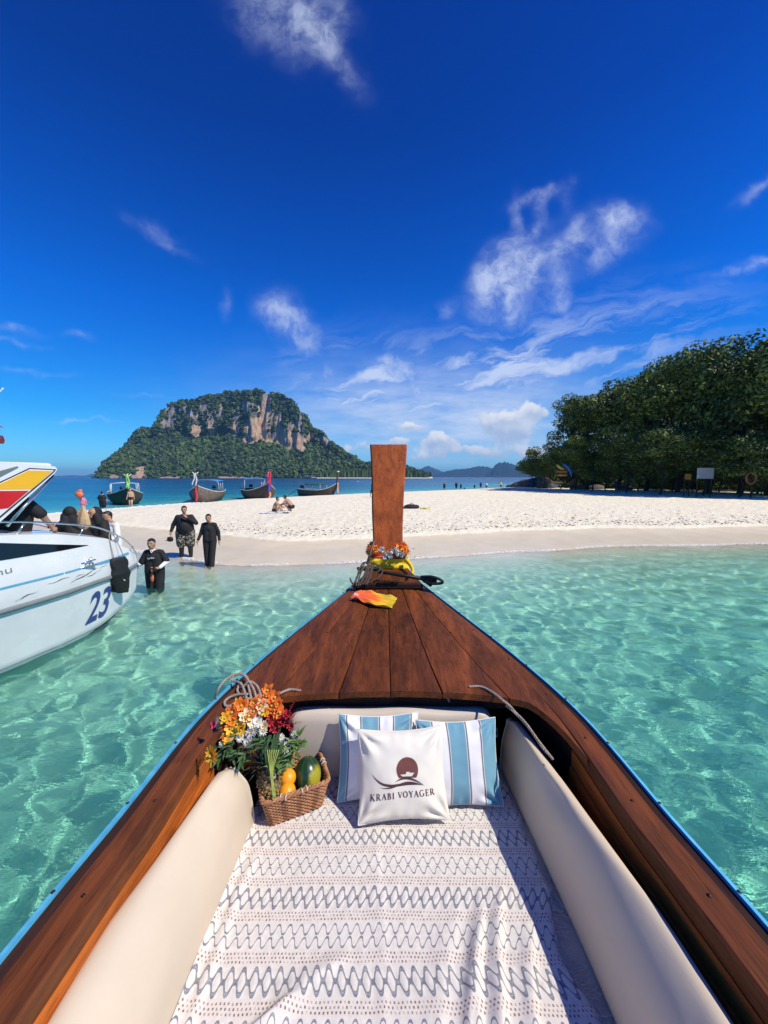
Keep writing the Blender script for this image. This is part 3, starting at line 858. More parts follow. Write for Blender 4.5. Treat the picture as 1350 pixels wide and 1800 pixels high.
# inside: dark sloping planking, floor, frames
for s in (-1, 1):
    mb = MB(); rings = []
    for y in np.linspace(-2.5, 2.6, 24):
        x = ehw(y) - .135; z = ez(y)
        rings.append([(BX + s * (x + .02), y, z - .02), (BX + s * (x + .0), y, z - .30), (BX + s * (x - .12), y, z - .62), (BX + s * (x - .34), y, .55)])
    mb.add(*loft(rings)); put(mb, 'inner_hull', M['dark_wood'])
mb = MB(); mb.add(*box((BX, .2, .52), (1.7, 5.4, .06))); put(mb, 'floor', M['dark_wood'], False)
for s in (-1, 1):
    for y in np.arange(-2.3, 1.9, .34):
        x = ehw(y) - .165
        mb = MB()
        r0 = [(BX + s * (x + .015), y, ez(y) - .24), (BX + s * (x - .055), y, ez(y) - .26), (BX + s * (x - .16), y, .62), (BX + s * (x - .06), y, .58)]
        r1 = [(p[0], p[1] + .065, p[2]) for p in r0]
        mb.add(*loft([r0, r1], True, True)); put(mb, 'rib', M['rail_wood'], False)
# stringer shelf the ribs carry
for s in (-1, 1):
    rings = []
    for y in np.linspace(-2.4, 1.9, 20):
        x = ehw(y) - .20; z = ez(y) - .33
        rr = [(BX + s * (x - .05), y, z - .05), (BX + s * (x + .03), y, z - .05), (BX + s * (x + .03), y, z), (BX + s * (x - .05), y, z)]
        rings.append(rr if s > 0 else rr[::-1])
    mb = MB(); mb.add(*loft(rings, True, True)); put(mb, 'stringer', M['dark_wood'], False)

# foredeck planks, fanning towards the stem
def deck_z(x, y):
    w = max(ehw(y) - .02, .05)
    u = min(abs(x - BX) / w, 1)
    return ez(y) + .015 + .025 * (1 - u * u) * min(1, w / .6)
def k_in(y): return (1.0 if y < 1.2 else max(.35, 1 - (y - 1.2) * .28))
def cap_in(y):
    x, yy = inset(y, .160 * k_in(y)); return x
def seam(xa, xf, ya=1.79, yf=3.08):
    return lambda y: xa + (xf - xa) * (y - ya) / (yf - ya)
seams = [seam(.0, .0), seam(.275, .105), seam(.615, .195)]
aft = lambda x: 1.845 - .04 * (abs(x) / .62) ** 2
GAP = .0028
def plank(name, fin, fout, aft_pts, side, zoff):
    """fin / fout: centred lateral position of the two edges at y; aft_pts: points of the aft edge, inner to outer"""
    nu, nv = 9, 26
    A = smooth_path([(p[0], p[1], 0) for p in aft_pts], nu)
    top = []
    YF = 3.12
    for j in range(nv):
        vv = j / (nv - 1); row = []
        for i in range(nu):
            u = i / (nu - 1)
            ya = A[i][1]; y = ya + (YF - ya) * vv
            xi, xo = fin(y) + GAP, fout(y) - GAP
            ua = (A[i][0] - (fin(ya) + GAP)) / max((fout(ya) - GAP) - (fin(ya) + GAP), 1e-3)
            ua = min(max(ua, 0), 1)
            uu = ua + (u - ua) * min(1, vv * 3)
            x = xi + (xo - xi) * uu
            edge = min(uu, 1 - uu) * (xo - xi)
            z = deck_z(BX + x, y) + zoff - .003 * math.exp(-(edge / .006) ** 2)
            row.append((BX + side * x, y, z))
        top.append(row if side > 0 else row[::-1])
    th = .034
    n1 = len(top[0]); v = np.array(top).reshape(-1, 3); vb = v - np.array([0, 0, th])
    allv = np.vstack([v, vb]); N0 = len(v); f = []
    for j in range(nv - 1):
        for i in range(n1 - 1):
            a = j * n1 + i
            f.append((a, a + 1, a + n1 + 1, a + n1)); f.append((N0 + a + n1, N0 + a + n1 + 1, N0 + a + 1, N0 + a))
    per = [i for i in range(n1)] + [j * n1 + n1 - 1 for j in range(1, nv)] + [(nv - 1) * n1 + i for i in range(n1 - 2, -1, -1)] + [j * n1 for j in range(nv - 2, 0, -1)]
    for a, b_ in zip(per, per[1:] + per[:1]): f.append((b_, a, N0 + a, N0 + b_))
    mb = MB(); mb.add(allv, f)
    o = put(mb, name, M['deck_wood'], False)
    return o
for side in (-1, 1):
    for k in range(2):
        xa0, xa1 = seams[k](1.79), seams[k + 1](1.79)
        plank('deck_plank', seams[k], seams[k + 1], [(xa0, aft(xa0)), ((xa0 + xa1) / 2, aft((xa0 + xa1) / 2)), (xa1, aft(xa1))], side, [0, .0015][k] + (.0008 if side > 0 else 0))
    plank('deck_plank', seams[2], cap_in, [(.615, 1.805), (.70, 1.775), (.755, 1.69), (.79, 1.58), (.815, 1.44)], side, .0006)
mb = MB(); rr_ = []
for y in np.linspace(1.89, 3.2, 24):
    w_ = max(ehw(y) - .06, .05); rr_.append([(BX + w_ * q, y, deck_z(BX + w_ * q, y) - .037) for q in np.linspace(-1, 1, 9)])
mb.add(*loft(rr_)); put(mb, 'under_deck', M['dark_wood'], False)
# beam below the aft edge of the foredeck, and a bulkhead in its shade
mb = MB(); mb.add(*box((BX, 1.93, 1.40), (1.5, .05, .11))); put(mb, 'deck_beam', M['dark_wood'], False)
mb = MB(); mb.add(*box((BX, 2.55, 1.05), (1.1, .04, .95))); put(mb, 'bulkhead', M['dark_wood'], False)
# threshold boards before the stem
mb = MB(); z0 = 1.735
mb.add([(BX - .27, 3.02, 1.705), (BX + .29, 3.02, 1.705), (BX + .17, 3.36, 1.775), (BX - .16, 3.36, 1.775), (BX - .27, 3.02, 1.66), (BX + .29, 3.02, 1.66), (BX + .15, 3.36, 1.70), (BX - .14, 3.36, 1.70)],
       [(0, 1, 2, 3), (4, 0, 3, 7), (1, 5, 6, 2), (5, 4, 7, 6), (4, 5, 1, 0), (3, 2, 6, 7)]); put(mb, 'threshold_board', M['deck_wood'], False)
mb = MB(); mb.add(*box((BX + .01, 3.005, 1.70), (.52, .035, .045), bev=.006)); put(mb, 'cross_batten', M['dark_wood'], False)
# mooring chock on the batten
mb = MB()
for dxx in (-.06, .0, .06): mb.add(*box((BX + dxx, 2.99, 1.735), (.05, .03, .022), bev=.004))
put(mb, 'chock', M['iron'], False)
# stem post: tall tapered board leaning forwards
mb = MB(); rings = []
for t in np.linspace(0, 1, 30):
    z = 1.55 + (2.93 - 1.55) * t; y = 3.38 + .50 * t ** 1.25
    zz = 1.95
    w = np.interp(z, [1.55, 1.78, 1.95, 2.1, 2.5, 2.93], [.24, .175, .140, .142, .160, .189])
    w *= 1 + .006 * math.sin(z * 9)
    c = BX + .005 + .006 * math.sin(z * 5)
    th = .075; q = .014
    rings.append([(c - w + q, y - th, z), (c + w - q, y - th, z), (c + w, y - th + q, z), (c + w, y + th, z), (c - w, y + th, z), (c - w, y - th + q, z)])
mb.add(*loft(rings, True, True)); put(mb, 'stem_post', M['stem_wood'], False)
# bolt heads on the blue strip
for s in (-1, 1):
    for y in np.arange(-.2, 3.0, .29):
        mb = MB(); mb.add(*ellipsoid((BX + s * (ehw(y) - .002), y, ez(y) + .007), (.006, .006, .004), 8, 5)); put(mb, 'bolt', M['iron'])

# nail heads in the foredeck and along the gunwale cap
for sd in (-1, 1):
    for xx_, y_ in [(.09, 1.86), (.20, 1.86), (.36, 1.86), (.50, 1.85), (.07, 2.4), (.17, 2.42), (.27, 2.4), (.42, 2.42), (.05, 2.9), (.12, 2.9), (.20, 2.88)]:
        mb = MB(); mb.add(*ellipsoid((BX + sd * xx_, y_, deck_z(BX + sd * xx_, y_) + .001), (.0055, .0055, .0025), 8, 4)); put(mb, 'nail', M['iron'])
    for y_ in np.arange(-.6, 2.9, .31):
        xx_, yy_ = inset(y_, .10 * k_in(y_)); mb = MB(); mb.add(*ellipsoid((BX + sd * xx_, yy_, ez(y_) + .0125), (.006, .006, .0025), 8, 4)); put(mb, 'nail', M['iron'])
# ------------------------------------------------------------------ platform and mattress
mb = MB(); mb.add(*box((BX, .35, .76), (1.40, 3.4, .12), bev=.01)); put(mb, 'platform', M['dark_wood'], False)
mt = mesh_obj('mattress', *box((0, 0, 0), (1.36, 3.3, .165), bev=.03), M['vinyl_light'], None, False)
mt.location = (BX, .38, .905); tag(mt, 'cream vinyl mattress on the boat floor under the patterned blanket', 'mattress')

def bolster(name, side, y0, y1, label):
    rings = []; ny = 46
    for j, y in enumerate(np.linspace(y0, y1, ny)):
        q = (y - y0) / (y1 - y0)
        base = (.650 if side > 0 else .662) - .045 * max(0, (y - 1.1)) 
        rid = np.interp(y, [-1, .95, 1.12, 1.6, 1.95], [.785, .775, .752, .69, .65] if side > 0 else [.82, .815, .79, .735, .70])
        outr = rid + np.interp(y, [0, 1.6, 1.95], [.034, .03, .012])
        h = .335
        e = 1.0 - .9 * max(0, (q - .965) / .035) ** 2 * .12
        dw = rid - base
        P_ = [(base, .0), (base - .008, .05), (base - .002, .12), (base + dw * .10, .195), (base + dw * .32, .262), (base + dw * .62, .310), (rid - .015, h - .004), (rid + .018, h - .010), (outr - .012, h - .05), (outr + .006, .22), (outr + .008, .13), (outr - .005, .03), (outr - .02, 0)]
        S = smooth_path([(p[0], p[1], 0) for p in P_], 40)
        ring = []
        for i_, p in enumerate(S):
            un = i_ / 39
            wr_ = .006 * math.sin(9 * un + y * 5.2) * math.sin(y * 3.1 + side) + .011 * float(fbm(y * 3.2 + side * 9, un * 5, 0, 3))
            # soft dents of the foam
            wr_ += -.014 * math.exp(-((y - 1.42) / .07) ** 2 - ((un - .40) / .09) ** 2) + .012 * math.exp(-((y - 1.35) / .05) ** 2 - ((un - .36) / .08) ** 2)
            wr_ *= min(1, un * 6, (1 - un) * 6)
            ring.append((BX + side * (p[0] - wr_ * .8), y, 1.0 - .012 + (p[1] + wr_ * .6) * e))
        if side > 0: ring = ring[::-1]
        rings.append(ring)
    # end face, slightly domed
    end = np.array(rings[-1]); c = end.mean(0)
    for k, q in ((.93, .012), (.7, .022), (.35, .026), (.01, .027)):
        rings.append([tuple(c + (p - c) * k + np.array([0, q, 0])) for p in end])
    st = np.array(rings[0]); c = st.mean(0)
    rings = [[tuple(c + (p - c) * .01) for p in st]] + rings
    v, f = loft(rings, True)
    o = mesh_obj(name, v, f, M['vinyl_light'] if side < 0 else M['vinyl_light'], None, True)
    rebase(o, (BX + side * .75, (y0 + y1) / 2, 1.0))
    tag(o, label, 'bolster')
    # sewn seam along the length
    mb = MB(); mb.add(*tube(smooth_path([tuple(np.array(rg[25 if side < 0 else 14]) + (0, 0, .0015)) for rg in rings[1:ny - 1:3]], 90), .0028, 6, False)); s_ = mb.build('seam', M['vinyl'], None)
    s_.parent = o; s_.matrix_parent_inverse = Matrix.Translation(-Vector(o.location))
    # sewn seam round the end
    mb = MB(); E_ = smooth_path([tuple(np.array(p) + (0, .004, 0)) for p in list(end[::3]) + [end[0]]], 80)
    mb.add(*tube(E_, .0045, 6, False)); s_ = mb.build('piping', M['vinyl'], None)
    s_.parent = o; s_.matrix_parent_inverse = Matrix.Translation(-Vector(o.location))
    return o
bolster('bolster', -1, -.9, 1.56, 'long cream vinyl bolster along the left side of the boat, lit by the sun')
bolster('bolster', 1, -.9, 1.90, 'long beige vinyl bolster along the right side of the boat, its inner face in shade')
# front cushion
rings = []
for x in np.linspace(-.50, .565, 34):
    u = (x + .50) / 1.065; e = min(u, 1 - u)
    k = 1 - .10 * math.exp(-e / .012)
    top = .335 - .012 * math.exp(-e / .03) + .004 * math.sin(x * 14)
    P_ = [(1.875, .0), (1.862, .03), (1.858, .15 + .004 * math.sin(x * 9)), (1.858, .31), (1.866, .355), (1.884, top + .04), (1.92, top + .042), (1.945, .34), (1.955, .1), (1.955, 0)]
    S = smooth_path([(0, p[0] - .032, p[1] - .012) for p in P_], 28)
    c = np.array([0, 1.905, .18])
    rings.append([tuple(np.array([x, 0, 1.0]) + c + (p - c) * k) for p in S])
st = np.array(rings[0]); rings = [[tuple(st.mean(0) + (p - st.mean(0)) * .02) for p in st]] + rings
st = np.array(rings[-1]); rings = rings + [[tuple(st.mean(0) + (p - st.mean(0)) * .02) for p in st]]
v, f = loft(rings, True); o = mesh_obj('cushion', v, [q[::-1] for q in f], M['vinyl'], None, True)
rebase(o, (BX, 1.98, 1.0)); tag(o, 'long beige backrest cushion across the front end, behind the striped pillows', 'cushion')

# ------------------------------------------------------------------ blanket
m, n, b = new_mat('woven_blanket')
uvn = n.node('ShaderNodeUVMap').outputs[0]
ux, uy, _ = n.sep(uvn)                       # metres on the cloth
P0 = .236                                    # pattern repeat
LAM = .041
wob = n.m('MULTIPLY', n.m('SUBTRACT', n.noise(n.v('MULTIPLY', uvn, (9, 9, 9)), 1.0, 3), .5), .006)
yy = n.m('ADD', uy, wob)
def tri(x):      # rounded triangle wave in [-1,1]
    s = n.m('SINE', n.m('MULTIPLY', x, 2 * math.pi / LAM))
    s3 = n.m('SINE', n.m('MULTIPLY', x, 6 * math.pi / LAM))
    return n.m('ADD', s, n.m('MULTIPLY', s3, .07))
T = tri(n.m('ADD', ux, n.m('MULTIPLY', wob, .5)))
def local(c):    # signed distance along y to the band centre c, repeating
    q = n.m('SUBTRACT', yy, c)
    return n.m('SUBTRACT', n.m('MULTIPLY', n.m('FRACT', n.m('ADD', n.m('DIVIDE', q, P0), .5)), P0), P0 / 2)
def line(d, c, amp, sgn, w):
    t = n.m('ADD', n.m('MULTIPLY', T, amp * sgn), c)
    return n.mr(n.m('ABSOLUTE', n.m('SUBTRACT', d, t)), w, w + .0016, 1, 0)
dA, dB = local(1.263), local(1.381)
L = []
for s_ in (1, -1):
    L.append(line(dA, .018 * s_, .0165, s_, .0033)); L.append(line(dA, .0105 * s_, .0165, s_, .0019))
    L.append(line(dB, .0185 * s_, 0.0150, s_, .0026))
mask = L[0]
for q in L[1:]: mask = n.m('MAXIMUM', mask, q)
dC = n.m('SUBTRACT', n.m('MULTIPLY', n.m('FRACT', n.m('ADD', n.m('DIVIDE', n.m('SUBTRACT', yy, 1.322), P0 / 2), .5)), P0 / 2), P0 / 4)
row = n.m('ABSOLUTE', dC)
cell = n.m('ADD', n.m('DIVIDE', ux, .0128), n.m('MULTIPLY', n.m('FLOOR', n.m('DIVIDE', n.m('ADD', dC, .0165), .011)), .5))
hx = n.m('ABSOLUTE', n.m('SUBTRACT', n.m('FRACT', cell), .5))
hy = n.m('ABSOLUTE', n.m('SUBTRACT', n.m('FRACT', n.m('DIVIDE', n.m('ADD', dC, .0165), .011)), .5))
hole = n.m('MULTIPLY', n.m('MULTIPLY', n.m('LESS_THAN', hx, .20), n.m('LESS_THAN', hy, .26)), n.m('LESS_THAN', row, .0165))
knn = n.noise(n.v('MULTIPLY', uvn, (60, 60, 60)), 1.0, 3)
hole = n.m('MULTIPLY', hole, n.mr(knn, .38, .55, .25, 1))
base = n.mix(n.mr(knn, .3, .7), (.77, .73, .675), (.66, .62, .575))
base = n.mix(n.m('MULTIPLY', n.mr(row, .024, .017), .35), base, (.70, .60, .55))
col = n.mix(n.m('MULTIPLY', mask, n.mr(knn, .25, .6, .62, .95)), base, (.155, .175, .225))
col = n.mix(n.m('MULTIPLY', hole, .95), col, (.20, .125, .11))
n.put(b.inputs['Base Color'], col)
b.inputs['Roughness'].default_value = .95
b.inputs['Specular IOR Level'].default_value = .15
b.inputs['Sheen Weight'].default_value = .15
wv_ = n.m('SINE', n.m('MULTIPLY', ux, 2 * math.pi / .0035)); wv2 = n.m('SINE', n.m('MULTIPLY', uy, 2 * math.pi / .0042))
hgt_ = n.m('ADD', n.m('MULTIPLY', n.m('MULTIPLY', wv_, wv2), .22), n.m('SUBTRACT', n.m('MULTIPLY', mask, .7), n.m('MULTIPLY', hole, 1.6)))
n.put(b.inputs['Normal'], n.bump(n.m('ADD', hgt_, n.m('MULTIPLY', knn, .5)), .6, .0022))
M['blanket'] = m
NXB, NYB = 330, 380
u = np.linspace(0, 1, NXB); yv = np.linspace(.10, 1.915, NYB)
U, Yb = np.meshgrid(u, yv)
left = -.655 + .0 * Yb; right = np.interp(Yb, [0, .95, 1.02, 1.12, 1.2, 1.3, 2], [.66, .605, .585, .555, .585, .615, .60])
right = right + .006 * np.sin(Yb * 40)
Xb = left + (right - left) * U + BX * 1
px_ = left + (.62 - left) * U                 # cloth coordinate
Z = np.full_like(Xb, 1.0)
def fold(x0, y0, x1, y1, h, w, skew=.5):
    d = np.array([x1 - x0, y1 - y0]); Ln = np.hypot(*d); d /= Ln
    s_ = (Xb - x0) * d[0] + (Yb - y0) * d[1]; p = -(Xb - x0) * d[1] + (Yb - y0) * d[0]
    p = p + .012 * np.sin(s_ * 9)
    ww = np.where(p > 0, w * (1 - skew * .5), w * (1 + skew))
    return h * np.exp(-(p / ww) ** 2) * np.clip(s_ / (.25 * Ln), 0, 1) * np.clip((Ln - s_) / (.2 * Ln), 0, 1)
Z += fold(.47, 1.32, .26, .70, .026, .022, .6) + fold(.40, 1.30, .15, .60, .022, .020, .5) + fold(.36, 1.20, .10, .55, .012, .016, .3)
Z += fold(.30, 1.28, .02, .60, .008, .03) + fold(-.22, 1.02, -.52, .80, .026, .024, -.4) + fold(.55, 1.22, .36, .70, .014, .02) + fold(-.52, 1.5, -.60, .8, .012, .02)
Z += fold(-.3, 1.48, .12, 1.44, .004, .03) + fold(-.02, 1.6, .0, .7, .004, .02) + fold(-.10, 1.1, -.35, .95, .010, .02)
Z += .0045 * fbm(Xb * 7, Yb * 7, 1, 4) + .0018 * fbm(Xb * 30, Yb * 30, 4, 2)
Z += .0016 * np.sin(px_ * 2 * math.pi / LAM) * np.exp(-((np.mod(Yb - 1.263 + P0 / 2, P0) - P0 / 2) / .03) ** 2)
# rides up a little against the left bolster, edges hang to the mattress
Z += .02 * np.clip((.03 - U) / .03, 0, 1) ** 1.5
edge_drop = np.clip((U - .985) / .015, 0, 1) * .010
Z = np.maximum(Z + .004, .9945) - edge_drop
i = np.arange(NXB * NYB).reshape(NYB, NXB)
q = np.stack([i[:-1, :-1].ravel(), i[:-1, 1:].ravel(), i[1:, 1:].ravel(), i[1:, :-1].ravel()], 1)
yc = Yb + .010 * fbm(Xb * 2.0, Yb * 1.0, 2, 2) + .02 * U * 0
uvb = np.stack([px_.ravel(), yc.ravel()], 1)
bl = mesh_obj('blanket', np.stack([Xb.ravel(), Yb.ravel(), Z.ravel()], 1), q, M['blanket'], None, True, uvb)
rebase(bl, (BX, 1.0, 1.0)); tag(bl, 'cream woven blanket with grey zigzag bands spread over the mattress', 'blanket')
# fringe of loose threads along its right edge
mb = MB()
M['thread'] = plain('thread', (.70, .65, .60), .9, var=.1, nscale=60, bump=0)
for k in range(150):
    y = .45 + .95 * k / 150 + random.uniform(-.004, .004)
    x = float(np.interp(y, [0, .95, 1.02, 1.12, 1.2, 1.3, 2], [.66, .605, .585, .555, .585, .615, .60])) + BX
    a = random.uniform(-1.0, .5); L_ = random.uniform(.03, .075)
    if x + L_ * math.cos(a) > BX + .665: L_ = .03
    p = [(x - .006, y, 1.000)]
    for s_ in (.35, .7, 1): p.append((x + L_ * s_ * math.cos(a) + random.uniform(-.006, .006), y + L_ * s_ * math.sin(a) + random.uniform(-.006, .006), .994 + .004 * random.random()))
    mb.add(*tube(smooth_path(p, 7), .0011, 4, False))
fr = mb.build('fringe', M['thread'], None); fr.parent = bl; fr.matrix_parent_inverse = Matrix.Translation(-Vector(bl.location)); fr['kind'] = 'stuff'

# ------------------------------------------------------------------ pillows
def pillow_surface(w, h, T, seed, N_=44):
    r_ = np.random.default_rng(seed)
    sgrid = np.sin(np.linspace(-1, 1, N_) * math.pi / 2)
    U, Vv = np.meshgrid(sgrid, sgrid)
    def pos(U, Vv, side):
        px = U * (1 - .075 * (1 - Vv ** 2) ** 1.3) + .0; py = Vv * (1 - .085 * (1 - U ** 2) ** 1.3)
        t = T * (np.clip(1 - np.abs(U) ** 2.4, 0, 1) ** .55) * (np.clip(1 - np.abs(Vv) ** 2.4, 0, 1) ** .55)
        # creases fanning from the corners and edges
        cr = 0
        for cx, cy in ((1, 1), (-1, 1), (1, -1), (-1, -1)):
            dx_, dy_ = U - cx, Vv - cy; rr = np.hypot(dx_, dy_); an = np.arctan2(dy_ * cy, dx_ * cx)
            cr = cr + .012 * np.sin(an * 9 + seed + cx) * np.exp(-((rr - .35) / .25) ** 2)
        cr = cr + .006 * np.sin(U * 17 + seed * 1.7 + 2 * np.sin(U * 5)) * np.exp(-((1 - np.abs(Vv)) / .22) ** 2) * (1 if seed != 3 else .5)
        cr = cr + .010 * fbm(U * 2.2 + seed, Vv * 2.2, seed, 3)
        return px * w / 2, py * h / 2, side * (t + cr * np.clip(t / T * 2, 0, 1))
    return U, Vv, pos
def pillow(label, bl, br, tl, tr, T, seed, mat, pipe_mat, extra=None):
    """four corners in world space; front faces the camera"""
    bl, br, tl, tr = [Vector(q) for q in (bl, br, tl, tr)]
    c = (bl + br + tl + tr) / 4
    X_ = ((br + tr) - (bl + tl)) / 2; Yv_ = ((tl + tr) - (bl + br)) / 2
    w, h = X_.length, Yv_.length
    nx_ = X_.normalized(); nz = nx_.cross(Yv_).normalized(); ny_ = nz.cross(nx_)
    if nz.y > 0: nz = -nz
    U, Vv, pos = pillow_surface(w, h, T, seed)
    n_ = U.shape[0]
    V1 = np.stack([q.ravel() for q in pos(U, Vv, 1)], 1); V2 = np.stack([q.ravel() for q in pos(U, Vv, -1)], 1)
    i = np.arange(n_ * n_).reshape(n_, n_); q = np.stack([i[:-1, :-1].ravel(), i[:-1, 1:].ravel(), i[1:, 1:].ravel(), i[1:, :-1].ravel()], 1)
    v = np.vstack([V1, V2]); f = np.vstack([q, q[:, ::-1] + n_ * n_])
    uv = np.stack([np.tile(U.ravel() * .5 + .5, 2), np.tile(Vv.ravel() * .5 + .5, 2)], 1)
    o = mesh_obj('pillow', v, f, mat, None, True, uv)
    bmx = bmesh.new(); bmx.from_mesh(o.data); bmesh.ops.remove_doubles(bmx, verts=bmx.verts, dist=1e-4); bmx.to_mesh(o.data); bmx.free()
    Mx = Matrix((nx_, ny_, nz)).transposed().to_4x4(); Mx.translation = c
    o.matrix_world = Mx
    tag(o, label, 'pillow')
    mb = MB(); ed = []
    for (a, b_) in (((-1, -1), (1, -1)), ((1, -1), (1, 1)), ((1, 1), (-1, 1)), ((-1, 1), (-1, -1))):
        for t in np.linspace(0, 1, 20, endpoint=False):
            uu, vv = a[0] + (b_[0] - a[0]) * t, a[1] + (b_[1] - a[1]) * t
            x, y, z = pos(np.array(uu), np.array(vv), 1); ed.append((float(x), float(y), 0))
    ed.append(ed[0]); mb.add(*tube(ed, .0028, 6, False))
    p = mb.build('piping', pipe_mat, None); p.parent = o
    return o, (w, h, pos)
def striped(name, centres):
    m, n, b = new_mat(name)
    uvn = n.node('ShaderNodeUVMap').outputs[0]; x, y, _ = n.sep(uvn)
    tc = n.node('ShaderNodeTexCoord').outputs['Object']
    w_ = n.noise(tc, 220, 2, .5)
    col = n.mix(w_, (.15, .335, .435), (.19, .385, .485))
    for c in centres:
        d = n.m('ABSOLUTE', n.m('SUBTRACT', x, c))
        col = n.mix(n.mr(d, .104, .106, 1, 0), col, (.80, .80, .80))
        col = n.mix(n.mr(d, .098, .100, 1, 0), col, (.19, .19, .20))
        col = n.mix(n.mr(d, .078, .080, 1, 0), col, (.80, .80, .82))
    n.put(b.inputs['Base Color'], col); b.inputs['Roughness'].default_value = .85; b.inputs['Sheen Weight'].default_value = .1
    b.inputs['Specular IOR Level'].default_value = .25
    n.put(b.inputs['Normal'], n.bump(w_, .3, .001))
    return m
M['stripe_a'] = striped('striped_cloth', (.19, .60, 1.0)); M['stripe_b'] = striped('striped_cloth', (.285, .70))
M['pipe_white'] = plain('pipe_white', (.78, .78, .78), .8, bump=0, var=.03)
M['canvas'] = plain('canvas', (.80, .76, .66), .62, var=.03, nscale=5, bump=.25, bdist=.0015, spec=.3)
Z0 = 1.012
pillow('blue and white striped pillow, leftmost of the three, upright behind the white printed one', (-.215, 1.67, Z0), (.185, 1.69, Z0), (-.248, 1.80, 1.385), (.172, 1.805, 1.388), .054, 1, M['stripe_a'], M['pipe_white'])
pillow('blue and white striped pillow, rightmost of the three, beside the shaded right bolster', (.195, 1.63, Z0 + .004), (.590, 1.64, Z0 + .01), (.135, 1.765, 1.372), (.550, 1.775, 1.382), .054, 2, M['stripe_b'], M['pipe_white'])
logo_pillow, (PW, PH, ppos) = pillow('white canvas pillow printed with a brown sunset and boat emblem above lettering', (-.105, 1.535, Z0 + .015), (.305, 1.56, Z0 + .02), (-.143, 1.70, 1.372), (.285, 1.712, 1.382), .062, 3, M['canvas'], M['canvas'])
# flat print laid on the cloth
M['print'] = plain('print_ink', (.085, .030, .028), .7, var=.05, bump=0); M['print2'] = plain('print_ink_light', (.16, .050, .040), .7, var=.05, bump=0)
def on_pillow(pts, lift):
    """pts: (u, v) in 0..1 across the pillow's front"""
    p = np.array(pts, float); U = (p[:, 0] * 2 - 1); Vv = (p[:, 1] * 2 - 1)
    x, y, z = ppos(U, Vv, 1)
    return np.stack([x, y, z + lift], 1)
print_mb = MB(); lift_k = [0]
def strip(a_pts, b_pts, mb, lift):
    a = on_pillow(a_pts, lift); b_ = on_pillow(b_pts, lift); n_ = len(a)
    mb.add(np.vstack([a, b_]), [(i, i + 1, n_ + i + 1, n_ + i) for i in range(n_ - 1)])
def stroke(p, q, w0, w1=None, mb=None):
    """a straight stroke as a thin quad strip"""
    lift_k[0] += 1; w1 = w1 or w0
    p = np.array(p, float); q = np.array(q, float); d = q - p; L_ = np.hypot(*(d * [PW, PH])); nrm = np.array([-d[1] * PH / PW, d[0] * PW / PH]); nrm = nrm / np.hypot(nrm[0] * PW, nrm[1] * PH)
    t = np.linspace(0, 1, 7)[:, None]
    c = p + d * t; w = (w0 + (w1 - w0) * t) / 2
    strip(c + nrm * w, c - nrm * w, print_mb, .0016 + .00003 * (lift_k[0] % 9))
def arc(cx, cy, rx, ry, a0, a1, wv, n_=22):
    lift_k[0] += 1
    t = np.radians(np.linspace(a0, a1, n_))
    out_, in_ = [], []
    for a in t:
        w = (wv(a) if callable(wv) else wv) / PW
        out_.append((cx + (rx + w / 2) * math.cos(a), cy + (ry + w / 2 * PW / PH) * math.sin(a))); in_.append((cx + (rx - w / 2) * math.cos(a), cy + (ry - w / 2 * PW / PH) * math.sin(a)))
    strip(out_, in_, print_mb, .0016 + .00003 * (lift_k[0] % 9))
